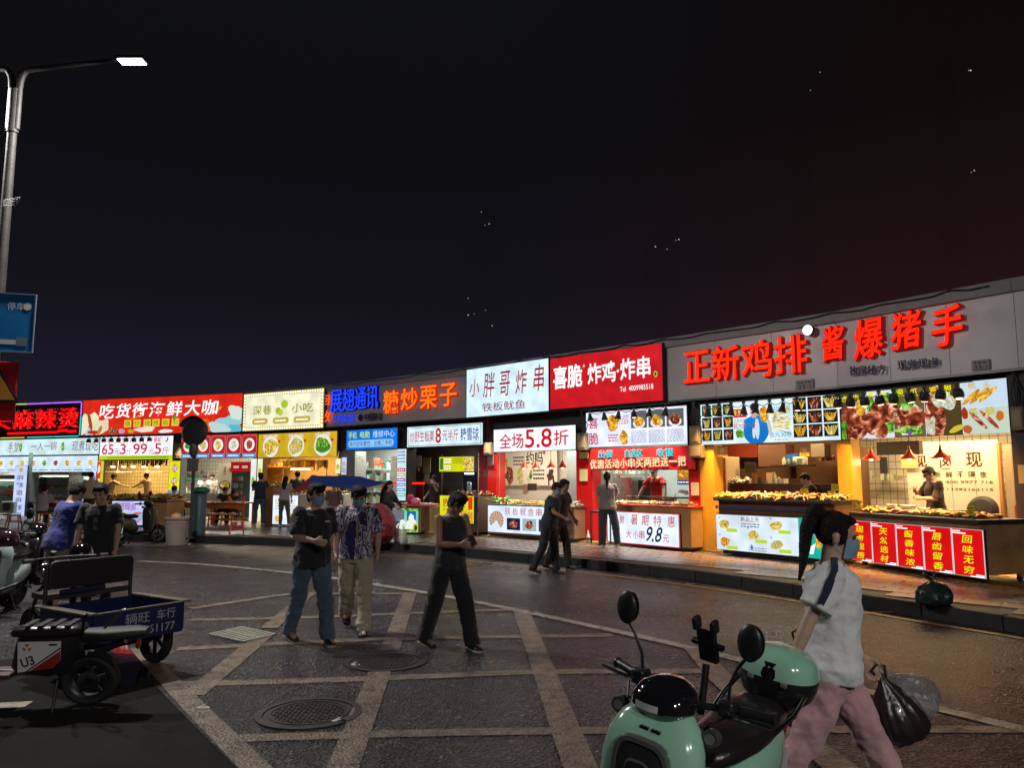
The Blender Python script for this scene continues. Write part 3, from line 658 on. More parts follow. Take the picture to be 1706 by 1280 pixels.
# ============================================================ SIGNS
class Sign:
    def __init__(s, name, lab, cat, L_, R_, off, face, th=.14, edge=None, group=None, bev=.0):
        """L_ = (px, top, bottom) at the left end, R_ the same at the right"""
        a, b_ = facg(L_[0], off), facg(R_[0], off); F = Fr(a, b_)
        # height from both ends
        yt = (F.L(L_[0], L_[1])[1] + F.L(R_[0], R_[1])[1]) / 2; yb = (F.L(L_[0], L_[2])[1] + F.L(R_[0], R_[2])[1]) / 2
        a.z = yb; b_.z = yb; s.F = Fr(a, b_); s.w = s.F.w; s.h = yt - yb; s.yb = yb
        s.t = thing(name, lab, cat, s.F.M, group)
        m = MB(); m.box(0, 0, -th, s.w, s.h, -.004); m.build('case', edge or M_DARK, s.t, smooth=0)
        m = MB(); m.box(.012, .012, -.003, s.w - .012, s.h - .012, 0); s.face = m.build('face', face, s.t, smooth=0)
    def text(s, st, u0, v0, u1, v1, m_, bold=.0, z=.004, **kw):
        return text(st, m_, s.t, u0 * s.w, v0 * s.h, u1 * s.w, v1 * s.h, z, bold, **kw)
    def rect(s, u0, v0, u1, v1, m_, z=.003, name='panel', th=.003, rad=0.0):
        m = MB(); x0, y0, x1, y1 = u0 * s.w, v0 * s.h, u1 * s.w, v1 * s.h
        if rad:
            q = []
            for cx, cy, a0 in ((x1 - rad, y1 - rad, 0), (x0 + rad, y1 - rad, 90), (x0 + rad, y0 + rad, 180), (x1 - rad, y0 + rad, 270)):
                for k in range(5): a = R(a0 + k * 22.5); q.append((cx + rad * math.cos(a), cy + rad * math.sin(a)))
            m.prism(q, z - th, z)
        else: m.box(x0, y0, z - th, x1, y1, z)
        return m.build(name, m_, s.t, smooth=0)
    def blob(s, u, v, rx, ry, m_, z=.006, name='food_print', n=22, wob=.12, seed=0, rot=0.0, parent=None):
        rnd = random.Random(seed + int(u * 977) + int(v * 131)); ph = [rnd.uniform(0, 6.28) for _ in range(3)]; q = []
        for k in range(n):
            a = 2 * math.pi * k / n; f = 1 + wob * (math.sin(2 * a + ph[0]) * .5 + math.sin(3 * a + ph[1]) * .35 + math.sin(5 * a + ph[2]) * .3)
            x, y = rx * f * math.cos(a), ry * f * math.sin(a); q.append((u * s.w + x * math.cos(rot) - y * math.sin(rot), v * s.h + x * math.sin(rot) + y * math.cos(rot)))
        if name != 'cloud_': q = [(min(max(x, .004), s.w - .004), min(max(y, .004), s.h - .004)) for x, y in q]
        m = MB(); m.prism(q, z - .002, z); return m.build(name, m_, s.t if parent is None else parent, smooth=0)
    def sticks(s, u0, v0, u1, v1, kind, n=9, z=.009, bgm=None, fan=.5, glow=1.0):
        """a framed picture of skewers fanned out"""
        x0, y0, x1, y1 = u0 * s.w, v0 * s.h, u1 * s.w, v1 * s.h
        pr = s.rect(u0, v0, u1, v1, bgm or ems(28, 30, 30), z - .004, 'picture')
        cx = (x0 + x1) / 2; W_ = x1 - x0; H_ = y1 - y0; rnd = random.Random(int(u0 * 1000) + int(v0 * 77))
        m = MB()
        for k in range(n):
            f = (k / (n - 1) - .5); xb = cx + f * W_ * .35; xt = cx + f * W_ * (.35 + fan); yb_ = y0 + H_ * (.08 + .05 * rnd.random()); yt = y0 + H_ * (.72 + .2 * rnd.random()); w_ = W_ * .035
            m.add([(xb - w_, yb_, z + k * .0001), (xb + w_, yb_, z + k * .0001), (xt + w_, yt, z + k * .0001), (xt - w_, yt, z + k * .0001)], [(0, 1, 2, 3)])
        m.build('skewer_print', foodmat(kind, 30, glow, (1, .4, 1)), pr, smooth=0)
        return pr
WHITE = ems(250, 252, 255, 1.15); YEL = ems(255, 225, 40, 1.1); REDT = ems(205, 25, 30, 1.0); DRED = ems(165, 25, 35, 1.0)
NAVY = ems(20, 45, 130); BLUE = em((.01, .04, 1), 2.0, True); GRNT = ems(70, 150, 60)
def bars(S, u0, v0, u1, v1, n, m_, z=.006, seed=3, name='small_print'):
    """rows of print too small to read"""
    rnd = random.Random(seed); m = MB()
    for k in range(n):
        y = (v0 + (v1 - v0) * (k + .25) / n) * S.h; y2 = y + (v1 - v0) / n * .45 * S.h; x = u0 * S.w; X1 = u1 * S.w
        while x < X1 - .02:
            l_ = min(rnd.uniform(.03, .09), X1 - x); m.box(x, y, z - .002, x + l_, y2, z); x += l_ + .018
    return m.build(name, m_, S.t, smooth=0, kind='stuff')

# --- chicken and pork shop fascia: single channel letters
def letters(lab, name, items, off, mface, mhalo=None, extr=.05, bold=.02, group=None, side=None, kw=None):
    ps = [facg((a[1] + a[3]) / 2, off) for a in items]; base = ps[len(ps) // 2].copy()
    py = items[len(ps) // 2]; 
    t = thing(name, lab, 'sign', Matrix.Translation(fac2((py[1] + py[3]) / 2, py[4], off)), group)
    Ti = t.matrix_basis.inverted()
    for ch, x0, y0, x1, y1, *rest in items:
        F = frame(x0, x1, off); cx = (x0 + x1) / 2
        xa, yt = F.L(x0, y0); xb, yb = F.L(x1, y1); ya = F.L(cx, y0)[1]; yb = F.L(cx, y1)[1]
        k = dict(kw or {})
        if mhalo: text(ch, mhalo, t, xa - .02, yb - .02, xb + .02, ya + .02, -.01, bold + .035, .04, M=Ti @ F.M, name='letter_rim', **k)
        text(ch, mface, t, xa, yb, xb, ya, .045, bold, .006, M=Ti @ F.M, name='letter', **k)
    return t
LR = em((1, .014, .003), 3.0, True); LRH = ems(130, 16, 8, 1.0); LR2 = em((1, .012, .003), 2.4, True); LRS = ems(120, 12, 8, 1.0)
letters('large glowing red block characters on the grey fascia left of the round lamp', 'channel_letter_sign',
        [('正', 1141, 586, 1184, 637), ('新', 1186, 577, 1234, 633), ('鸡', 1236, 568, 1288, 629), ('排', 1290, 560, 1347, 622)], .05, LR, LRH, bold=.006)
letters('glowing red brush characters on the grey fascia at the right', 'channel_letter_sign',
        [('酱', 1370, 544, 1411, 600), ('爆', 1420, 532, 1475, 597), ('猪', 1484, 520, 1541, 580), ('手', 1551, 511, 1607, 576)], .05, LR2, LRS, bold=.022, kw=dict(shear=.18, rz=R(3)))
letters('small dark blue characters on the grey fascia beneath the red brush characters', 'channel_letter_sign',
        [(ch, 1417 + i * 15.5, 610 - i * .9, 1431 + i * 15.5, 626 - i * .9) for i, ch in enumerate('独家秘方')] + [(ch, 1497 + i * 17.5, 601 - i * 1.6, 1513 + i * 17.5, 617 - i * 1.6) for i, ch in enumerate('现煮现卤')],
        .02, mat('letter_navy', c(40, 50, 110), .5), bold=.03, extr=.02)
letters('orange glowing characters over the chestnut stall', 'channel_letter_sign',
        [('糖', 641, 651, 665, 689), ('炒', 670, 647, 697, 683), ('栗', 702, 643, 729, 681), ('子', 735, 639, 762, 677)], .05, em((1, .11, .006), 2.0, True), ems(190, 40, 8), bold=.015)
letters('blue glowing characters over the phone repair stall', 'channel_letter_sign',
        [('展', 553, 650, 571, 687), ('翅', 573, 648, 591, 685), ('通', 593, 646, 611, 682), ('讯', 613, 643, 631, 680)], .05, BLUE, ems(6, 10, 80), bold=.0)
letters('small blue glowing characters under the large blue ones', 'channel_letter_sign',
        [(ch, 556 + i * 9.4, 692 - i * .5, 564.5 + i * 9.4, 705 - i * .5) for i, ch in enumerate('手机快修')], .04, ems(30, 60, 230, 1.1), bold=.0, extr=.02)
letters('unlit dark characters right of the small blue ones on the fascia', 'channel_letter_sign',
        [(ch, 609 + i * 7.6, 689 - i * .4, 616 + i * 7.6, 702 - i * .4) for i, ch in enumerate('中国移动')], .03, mat('letter_dark', c(60, 58, 66), .5), bold=.02, extr=.015)
letters('two orange glowing characters one above the other beside the blue ones', 'channel_letter_sign',
        [('回', 537, 659, 550, 676), ('收', 537, 684, 552, 704)], .05, ems(255, 90, 30, 1.25), bold=.03)
p = fac2(601, 696, .05); F = frame(596, 606, .05)
m = MB(); m.lathe([(0.001, .03), (.10, .03), (.11, 0), (.001, 0)], 20); o = m.build('round_emblem', mat('letter_dark2', c(45, 50, 60), .5), M=Matrix.Translation(p) @ F.M.to_3x3().to_4x4()); tag(o, 'small round dark emblem between the blue and the dark characters', 'emblem')
# round lamp on the fascia
p = fac2(1345, 550, .16); F = frame(1335, 1355, .16); t = thing('round_lamp', 'round glowing white lamp on the fascia between the two red signs', 'lamp', Matrix.Translation(p) @ F.M.to_3x3().to_4x4())
m = MB(); m.lathe([(.001, .012), (.07, .012), (.095, 0), (.095, -.05), (.001, -.05)], 28); m.build('lens', em((.85, .97, .93), 3.0, True), t)
m = MB(); m.lathe([(.1, .0), (.1, -.09), (.001, -.09)], 28); m.build('rim', M_DARK, t); m = MB(); m.box(-.03, -.03, -.16, .03, .03, -.09); m.build('bracket', M_DARK, t)
# unit number plates
for px, py, lb in ((1347, 641, 'small number plate on the fascia bottom edge below the round lamp'), (1647, 607, 'small number plate on the fascia bottom edge at the far right')):
    S = Sign('number_plate', lb, 'number plate', (px - 15, py - 8, py + 9), (px + 15, py - 10, py + 7), .04, mat('plate_grey', c(175, 168, 168), .5), .02, M_SOF, 'unit number plates on the fascia')
    S.text('33-1', .15, .1, .85, .5, BK); bars(S, .12, .62, .88, .86, 1, BK)

# --- G red sign
S = Sign('red_shop_sign', 'big red lightbox sign with white block characters and a phone number', 'sign', (917, 596, 683), (1108, 572, 668), .16, signface(196, 26, 34, 1.0), .2)
S.text('喜脆', .035, .38, .315, .83, WHITE, .06); S.text('炸鸡', .365, .41, .615, .80, WHITE, .05); S.text('·', .625, .57, .645, .63, WHITE, .05); S.text('炸串', .655, .42, .905, .81, WHITE, .05)
S.text('Tel  4009985518', .65, .22, .925, .31, WHITE, .01); S.text('®', .322, .74, .34, .80, WHITE, 0)
S.blob(.945, .47, .05, .07, ems(210, 210, 60), wob=0, name='round_badge'); S.blob(.945, .47, .032, .045, ems(40, 90, 50), wob=0, name='round_badge', z=.009)
# --- F white sign
S = Sign('white_shop_sign', 'big white lightbox sign with tall dark red brush characters', 'sign', (776, 615, 697), (915, 597.5, 685), .16, signface(205, 232, 244, 1.05), .2)
for i, (ch, u0, v0, u1, v1) in enumerate((('小', .04, .42, .17, .78), ('胖', .22, .38, .37, .88), ('哥', .43, .37, .56, .86), ('炸', .62, .38, .76, .85), ('串', .83, .40, .95, .90))): S.text(ch, u0, v0, u1, v1, DRED, .012, shear=.12)
S.text('铁板鱿鱼', .21, .09, .74, .27, ems(140, 40, 50), .012)
# --- F banner
S = Sign('discount_banner', 'white glowing banner in red reading a price cut, over the grill counter', 'banner', (822, 716, 755), (960, 707.5, 749), -.1, signface(236, 240, 255, 1.05), .06)
S.text('全场', .08, .14, .39, .78, REDT, .03); S.text('5.8', .41, .14, .73, .92, REDT, .03); S.text('折', .75, .2, .92, .82, REDT, .03)
# --- E white sign
S = Sign('chestnut_price_sign', 'white sign board with red and blue characters under the orange letters', 'sign', (677, 712, 747.5), (804, 703.5, 740), .05, signface(214, 236, 244, 1.0), .1)
S.rect(.02, .06, .98, .94, ems(60, 110, 90), .0035, 'border_line'); S.rect(.025, .085, .975, .915, signface(214, 236, 244, 1.0), .005, 'inner_panel')
S.text('炒野生板栗', .045, .24, .385, .76, ems(190, 40, 50), .012, z=.008); S.text('8', .40, .16, .475, .86, ems(190, 20, 30), .04, z=.008); S.text('元半斤', .49, .25, .70, .76, ems(190, 40, 50), .012, z=.008); S.text('糖雪球', .725, .22, .955, .80, ems(30, 60, 150), .02, z=.008)
# --- D blue sign
S = Sign('phone_repair_sign', 'blue sign with yellow and white characters over the phone stall', 'sign', (575.5, 718, 752), (661, 711.5, 746), .05, signface(12, 112, 215, 1.0), .1)
S.text('手机', .045, .56, .215, .9, ems(190, 225, 40, 1.1), .03); S.text('电脑', .28, .56, .47, .9, ems(190, 225, 40, 1.1), .03); S.text('维修中心', .535, .56, .95, .9, ems(205, 235, 255), .01)
S.rect(.045, .12, .93, .47, ems(150, 205, 245), .004, 'pill', rad=.1); S.text('高价回收置换、出售二手机', .07, .17, .91, .42, ems(20, 80, 180), .015, z=.007)
# --- C cream sign
S = Sign('snack_alley_sign', 'cream lightbox sign edged with round bulbs and gold characters', 'sign', (401, 654.5, 717.5), (536, 650.5, 715), .16, signface(232, 226, 178, 1.0), .16)
S.rect(.0, .0, 1, 1, ems(206, 190, 96), .004, 'bulb_band'); S.rect(.035, .085, .965, .915, signface(232, 228, 196, 1.02), .007, 'inner_panel')
m = MB(); nb = 34
for k in range(nb):
    for v in (.043, .957): m.ell(((k + .5) / nb * S.w, v * S.h, .012), (.036, .036, .02), 8, 5)
for k in range(1, 12):
    for u in (.018, .982): m.ell((u * S.w, k / 12 * S.h, .012), (.036, .036, .02), 8, 5)
m.build('bulbs', em((1, .97, .88), 1.6), S.t, kind='stuff')
S.text('深巷', .13, .42, .37, .66, ems(150, 150, 30), .03, z=.011); S.text('小吃', .62, .42, .88, .66, ems(150, 150, 30), .03, z=.011)
S.blob(.53, .66, .17, .15, ems(175, 200, 50), z=.012, wob=.02, name='round_emblem'); S.blob(.455, .50, .13, .12, ems(165, 180, 50), z=.013, wob=.02, name='round_emblem'); S.blob(.485, .45, .12, .12, ems(190, 200, 70), z=.014, wob=.02, name='round_emblem')
for u in (.225, .49, .75):
    S.rect(u - .10, .16, u + .10, .32, ems(195, 172, 50), .011, 'pill', rad=.1); bars(S, u - .07, .19, u + .07, .29, 1, WHITE, .014, int(u * 50))
# --- B red sign
S = Sign('seafood_sign', 'long red lightbox sign with white brush characters and seafood pictures', 'sign', (130.5, 667, 726.5), (399, 655.5, 720), .16, signface(205, 38, 22, 1.05), .16)
for i, ch in enumerate('吃货街海鲜大咖'):
    u0 = .115 + i * .108; S.text(ch, u0, .46, u0 + .10, .86, WHITE, .035, shear=.1)
rnd = random.Random(4)
for u, v, rx, ry, mm_ in ((.02, .33, .28, .38, ems(235, 232, 205)), (.075, .45, .28, .3, ems(240, 238, 190)), (.11, .22, .42, .26, ems(225, 225, 185)), (.15, .26, .25, .28, ems(230, 215, 180)), (.05, .12, .3, .16, ems(160, 215, 225))): S.blob(u, v, rx, ry, mm_, z=.004 + rnd.random() * .003, name='cloud_print', wob=.3)
S.blob(.055, .40, .09, .42, ems(190, 60, 25), z=.0085, rot=R(20), name='shrimp_print'); S.blob(.085, .09, .35, .07, ems(185, 45, 25), z=.0088, name='shrimp_print'); S.blob(.125, .14, .09, .2, ems(200, 120, 50), rot=R(-30), z=.009)
S.blob(.215, .12, .33, .12, foodmat('meat', 20), z=.0092, wob=.2); S.blob(.27, .10, .16, .1, ems(205, 150, 190), z=.0095); S.blob(.33, .09, .15, .07, ems(170, 180, 40), z=.0096); S.blob(.42, .13, .45, .12, ems(235, 225, 210), z=.009, wob=.3, name='cloud_print'); S.blob(.55, .07, .35, .07, ems(225, 235, 240), z=.009, name='cloud_print')
for k, (ch, u) in enumerate((('爆', .285), ('炒', .345), ('烧', .41), ('烤', .465), ('纸', .525), ('包', .585))):
    S.rect(u, .20, u + .045, .40, ems(222, 205, 60), .0105, 'label_tile'); S.text(ch, u + .006, .23, u + .039, .37, ems(150, 120, 30), .02, z=.012)
for u, v, rx, ry, mm_ in ((.93, .22, .52, .38, ems(150, 205, 215)), (.97, .5, .34, .3, ems(215, 228, 215)), (.87, .1, .5, .22, ems(190, 215, 215)), (.96, .08, .3, .2, ems(95, 185, 205)), (.80, .18, .35, .22, ems(225, 90, 30)), (.75, .3, .3, .08, ems(230, 120, 40))): S.blob(u, v, rx, ry, mm_, z=.004 + rnd.random() * .003, name='wave_print', wob=.4)
S.blob(.60, .42, .07, .12, GRNT, z=.013, wob=.4); S.blob(.36, .47, .3, .05, ems(220, 110, 30), z=.0035, rot=R(15), name='brush_stroke'); S.blob(.86, .6, .2, .06, ems(225, 150, 40), z=.0036, rot=R(30), name='brush_stroke')
# --- A black sign with red letters
S = Sign('neon_noodle_sign', 'black sign with thick red bead lit characters in a neon tube frame', 'sign', (-60, 681, 734), (129, 669.5, 725), .12, mat('sign_black_mesh', (.03, .03, .034), .5, bump=.5, bscale=60), .12)
RL = em((1, .004, .006), 1.1, True)
for ch, px0, px1 in (('头', -26, 16), ('麻', 21, 54), ('辣', 58, 91), ('烫', 95, 126)):
    S.text(ch, (px0 + 60) / 189, .25, (px1 + 60) / 189, .84, RL, .02, extrude=.03, z=.04)
m = MB(); m.box(.38 * S.w, .10 * S.h, .02, .82 * S.w, .17 * S.h, .05); m.box(.82 * S.w, .13 * S.h, .02, .90 * S.w, .22 * S.h, .05); m.box(.90 * S.w, .10 * S.h, .02, .97 * S.w, .18 * S.h, .05); m.build('underline', RL, S.t, smooth=0)
m = MB(); rnd = random.Random(8)
for k in range(90): m.ell((rnd.uniform(.42, .98) * S.w, rnd.uniform(.28, .84) * S.h, .075), (.012, .012, .01), 5, 4)
m.build('led_beads', ems(255, 170, 150, 1.2), S.t, kind='stuff')
def tube(S, u0, v0, u1, v1, col_):
    m = MB(); m.tube([(u0 * S.w, v0 * S.h, .03), (u1 * S.w, v1 * S.h, .03)], .022, 8); m.build('neon_tube', col_, S.t)
PU = ems(190, 110, 255, 1.3); CY = ems(60, 205, 195, 1.1)
tube(S, .44, 1.03, .53, 1.02, ems(200, 220, 120, 1.1)); tube(S, .54, 1.02, .745, 1.01, PU); tube(S, .755, 1.01, .995, 1.0, PU); tube(S, 1.0, .62, 1.0, .98, PU); tube(S, 1.0, .02, 1.0, .60, CY)
tube(S, .32, .0, .53, .0, ems(215, 205, 60, 1.1)); tube(S, .56, .0, .77, .0, CY); tube(S, .78, .0, .99, .0, CY)
S = Sign('noodle_menu_strip', 'pale strip sign with thin dark red characters and green cabbages', 'sign', (-60, 736, 762), (162, 728, 756), .02, signface(198, 226, 232, 1.0), .08)
T2 = ems(130, 60, 80)
S.text('手堂', .335, .22, .42, .82, T2, 0, shear=.1); S.text('一人一锅', .51, .3, .70, .78, T2, .0, shear=.1); S.text('现煮现吃', .81, .22, .995, .82, T2, .0, shear=.1); S.text('大灶', .02, .2, .2, .8, T2)
for u in (.432, .745, .255): S.blob(u, .5, .10, .17, foodmat('green', 20), wob=.15, name='cabbage_print')
S = Sign('noodle_picture_strip', 'pale strip of round dish pictures under the cabbage strip', 'sign', (-60, 763, 790), (161, 758, 784), .0, signface(205, 226, 240, 1.0), .08)
for k in range(12):
    u = .04 + k * .083; S.blob(u, .56, .15, .15, ems(235, 235, 235), z=.004, wob=0, name='plate_print'); S.blob(u, .56, .12, .11, foodmat(['mix', 'green', 'meat', 'fry', 'mix', 'noodle'][k % 6], 22), z=.007); bars(S, u - .035, .08, u + .035, .2, 1, ems(60, 100, 170), seed=k)
# --- B price board
S = Sign('seafood_price_board', 'white price board with big red numerals over the seafood counter', 'sign', (163, 728.5, 767), (285.5, 726, 764.5), .0, signface(240, 242, 248, 1.0), .06)
PK = ems(200, 40, 80)
S.text('小龙虾所有海鲜', .1, .70, .84, .95, ems(205, 40, 110), .01); S.text('65', .035, .22, .20, .68, PK, .03); S.text('元', .21, .22, .285, .48, PK); S.text('3', .29, .22, .37, .68, PK, .03); S.text('斤', .38, .2, .45, .46, PK)
S.text('99', .47, .22, .66, .68, PK, .03); S.text('元', .68, .22, .755, .48, PK); S.text('5', .76, .22, .85, .68, PK, .03); S.text('斤', .86, .2, .95, .5, PK)
S.rect(.0, .0, 1, .17, ems(190, 215, 30), .004, 'yellow_band'); bars(S, .12, .03, .95, .14, 1, ems(90, 120, 40), .007); S.text('♪', .90, .74, .94, .95, BK, .02)
# --- B2 red plates board
S = Sign('plate_menu_board', 'red menu board with round plates and blue captions behind the round mirror', 'sign', (299, 724.5, 765), (427, 723.5, 763), .0, signface(176, 34, 42, 1.0), .06)
for k in range(5):
    u = .10 + k * .20; S.rect(u - .092, .16, u + .092, .94, ems(225, 130, 125), .004, 'frame_line', rad=.1); S.rect(u - .087, .18, u + .087, .92, ems(180, 38, 44), .006, 'frame_panel', rad=.1)
    S.blob(u, .55, .235, .235, ems(245, 242, 240), z=.009, wob=0, name='plate_print'); S.blob(u, .55, .15, .15, foodmat(['green', 'mix', 'noodle', 'pale', 'meat'][k], 16), z=.012, wob=.2)
    S.rect(u - .085, .03, u + .085, .19, ems(50, 160, 215), .009, 'caption'); bars(S, u - .065, .06, u + .065, .16, 1, WHITE, .012, k)
# --- C yellow board
S = Sign('yellow_food_board', 'mustard menu board with three big dish pictures', 'sign', (428, 723, 763.5), (560, 718.5, 761), .02, signface(196, 162, 34, 1.0), .06)
for k in range(3):
    u = .17 + k * .33; S.blob(u, .46, .40, .38, ems(240, 235, 220), z=.005, wob=.03, name='plate_print'); S.blob(u, .45, .33, .28, foodmat(['noodle', 'mix', 'green'][k], 14), z=.008, wob=.18)
    S.text('鸡蛋灌饼串肉夹馍'[k * 3:k * 3 + 3], u - .1, .76, u + .09, .96, ems(235, 230, 225), .02, z=.012); S.blob(u + .115, .66, .055, .055, ems(210, 40, 30), z=.013, wob=0, name='red_dot')
S.blob(.17 + .66, .3, .3, .09, ems(70, 130, 40), z=.011, wob=.3)
# --- G menu
S = Sign('fried_menu_board', 'white menu board with big red characters, dishes and price lists over the red shop', 'sign', (977, 685.5, 746), (1147.5, 677, 741.5), -.08, signface(226, 232, 250, 1.02), .06)
PKR = ems(200, 30, 50)
S.text('喜', .03, .53, .135, .84, PKR, .03); S.text('脆', .03, .08, .135, .42, PKR, .03); m_ = ems(180, 200, 235)
S.blob(.29, .66, .2, .18, foodmat('fry', 18), wob=.2); S.blob(.40, .24, .13, .16, foodmat('fry', 16), wob=.15); bars(S, .35, .6, .45, .85, 4, ems(190, 120, 140), seed=1); bars(S, .24, .14, .34, .36, 3, ems(200, 70, 90), seed=2)
for k in range(3):
    u = .475 + k * .17; S.rect(u, .48, u + .155, .93, ems(95, 100, 105), .005, 'picture'); S.blob(u + .078, .60, .17, .11, ems(240, 240, 235), z=.008, wob=0, name='plate_print'); S.blob(u + .078, .66, .13, .13, foodmat(['fry', 'fry', 'meat'][k], 22), z=.011, wob=.2)
    bars(S, u, .08, u + .15, .42, 7, ems(150, 155, 175), seed=k + 9)
# --- G red header with text
S = Sign('red_header_sign', 'red panel with cyan words and a cream slogan over the serving hatch', 'sign', (984, 747, 785), (1160, 743, 782), -.10, mat('header_red', c(205, 28, 26), .4), .06)
CYA = ems(80, 225, 230, 1.1); CRM = ems(255, 232, 180, 1.0)
for st, u0, u1 in (('出餐', .09, .24), ('自选区', .36, .53), ('收银', .66, .81)): S.text(st, u0, .56, u1, .92, CYA, .02, z=.02, extrude=.01)
for i, ch in enumerate('优惠活动小串买两把送一把'): d_ = .17 if ch == '一' else 0; S.text(ch, .0 + i * .077 + .003, .07 + .008 * i + d_, .07 + i * .077, .48 + .008 * i - d_, CRM, .02, z=.02, extrude=.01)
# --- H menu
S = Sign('chicken_menu_board', 'white menu board with nine skewer pictures at each end and a blue coated figure', 'sign', (1169.5, 673, 742.5), (1405, 656.5, 734), -.08, signface(214, 234, 240, 1.02), .06)
for r_ in range(3):
    for q in range(3):
        S.sticks(.015 + q * .085, .10 + r_ * .30, .090 + q * .085, .36 + r_ * .30, ['fry', 'mix', 'meat'][(q + r_) % 3], 6, bgm=[ems(30, 90, 50), ems(34, 32, 30)][(r_ < 2 and q < 2)] if q < 2 else ems(30, 30, 30), fan=.3)
        S.sticks(.695 + q * .100, .10 + r_ * .30, .785 + q * .100, .375 + r_ * .30, ['fry', 'meat', 'noodle', 'meat'][(q + r_ * 2) % 4], 8, fan=.6)
S.rect(.265, .62, .365, .82, ems(205, 50, 60), .006, 'price_patch'); S.text('9.9', .27, .66, .32, .79, ems(255, 235, 70), .02, z=.008); bars(S, .322, .66, .36, .78, 2, WHITE, .009, 5)
S.text('正新鸡排', .27, .50, .355, .59, ems(205, 90, 120), .0, z=.006); S.text('超大圈', .265, .36, .36, .49, ems(190, 50, 90), .01, z=.006); S.blob(.31, .24, .10, .09, foodmat('green', 14, 1.1), wob=.2)
S.blob(.43, .28, .30, .28, ems(20, 120, 205), z=.006, wob=.1, name='blue_coat_print'); S.blob(.43, .52, .25, .12, ems(25, 130, 215), z=.0065, wob=.1, name='blue_coat_print'); S.blob(.44, .34, .05, .22, ems(215, 225, 235), z=.008, wob=.05, name='shirt_print')
S.blob(.42, .73, .08, .13, ems(215, 175, 150), z=.009, wob=.02, name='face_print'); S.blob(.425, .85, .10, .08, ems(35, 30, 35), z=.010, wob=.1, name='hair_print'); S.blob(.495, .66, .11, .16, foodmat('fry', 24), z=.012, wob=.08); S.blob(.53, .34, .04, .2, ems(210, 200, 190), z=.009, rot=R(8), name='sleeve_print')
S.blob(.415, .25, .03, .12, ems(230, 230, 235), z=.012, wob=0, name='bottle_print'); S.blob(.415, .4, .02, .04, ems(200, 40, 40), z=.013, wob=0, name='bottle_print')
m = MB(); rnd = random.Random(2)
for k in range(16):
    y = (.3 + k * .025) * S.h; x0 = (.545 + rnd.random() * .02) * S.w; x1 = (.66 + rnd.random() * .02) * S.w; dy = rnd.uniform(-.12, .12)
    m.add([(x0, y, .008 + k * .0001), (x0, y + .022, .008 + k * .0001), (x1, y + dy + .022, .008 + k * .0001), (x1, y + dy, .008 + k * .0001)], [(3, 2, 1, 0)])
m.build('skewer_print', foodmat('noodle', 24, 1.0, (.4, 1, 1)), S.t, smooth=0)
S.text('5元30串', .545, .12, .68, .25, ems(40, 170, 205), .02, z=.009); S.text('超25000家', .525, .72, .68, .84, ems(60, 160, 210), .01, z=.009); bars(S, .56, .05, .65, .09, 1, ems(210, 130, 60), seed=8)
# --- I menu
S = Sign('braised_menu_board', 'menu board of glossy braised meat pictures with yellow characters at the right', 'sign', (1406.5, 655, 735), (1689, 629, 719), -.08, signface(205, 220, 230, 1.0), .06)
edges = [.0, .175, .35, .545, .755, 1.0]
bgs = [ems(70, 68, 50), ems(225, 230, 238), ems(110, 92, 50), ems(80, 66, 34)]
for k in range(4): S.rect(edges[k] + .002, .0, edges[k + 1] - .002, 1, bgs[k], .004, 'picture')
S.rect(.757, .5, 1, 1, ems(205, 222, 240), .004, 'picture'); S.rect(.757, .0, 1, .49, ems(200, 215, 195), .004, 'picture')
MT = foodmat('meat', 9, 1.1); MT2 = foodmat('meat', 16, 1.0)
S.blob(.15, .3, .18, .26, ems(225, 225, 232), z=.006, wob=.05, name='plate_print'); S.blob(.085, .42, .25, .38, MT, z=.008, wob=.2); S.blob(.10, .14, .22, .14, MT2, z=.009); S.blob(.14, .66, .1, .14, foodmat('fry', 18), z=.010)
S.blob(.02, .18, .08, .2, foodmat('green', 14), z=.0085)
S.blob(.235, .27, .19, .26, MT, z=.008, rot=R(20), wob=.25); S.blob(.30, .56, .25, .2, MT, z=.009, rot=R(-35), wob=.2); S.blob(.205, .7, .1, .16, foodmat('green', 12), z=.0075, wob=.4); S.blob(.31, .25, .14, .16, foodmat('green', 12), z=.0078, wob=.4); S.blob(.33, .82, .12, .08, foodmat('green', 12), z=.0078, wob=.4)
m = MB(); m.prism([(.352 * S.w, .38 * S.h), (.44 * S.w, .80 * S.h), (.543 * S.w, .48 * S.h), (.50 * S.w, .06 * S.h), (.40 * S.w, .04 * S.h)], .005, .007); m.build('plate_print', ems(240, 240, 236), S.t, smooth=0)
S.blob(.405, .38, .16, .2, MT2, z=.009, wob=.2); S.blob(.485, .38, .17, .2, MT, z=.0092, wob=.2); S.blob(.445, .66, .13, .1, foodmat('green', 10), z=.0095, wob=.3); S.blob(.445, .14, .22, .08, foodmat('green', 16), z=.0095, wob=.3); S.blob(.447, .08, .035, .035, ems(120, 80, 190), z=.012, wob=0, name='grape_print'); S.blob(.37, .84, .13, .09, foodmat('green', 16), z=.008, wob=.3)
S.blob(.60, .45, .15, .44, foodmat('meat', 11, 1.3), z=.008, rot=R(-8), wob=.2); S.blob(.66, .68, .18, .16, foodmat('pale', 18), z=.009, wob=.3); S.blob(.58, .2, .1, .16, foodmat('pale', 14), z=.0095, wob=.3); S.blob(.63, .25, .1, .24, MT2, z=.0098, wob=.2); S.blob(.72, .12, .12, .05, ems(215, 190, 60), z=.0088, rot=R(25))
for k in range(3):
    S.blob(.81 + k * .045, .70 + k * .015, .19, .04, foodmat('fry', 14), z=.008 + k * .001, rot=R(38), wob=.1)
for k in range(2): S.blob(.84 + k * .06, .26, .20, .035, MT, z=.008, rot=R(-50), wob=.1); 
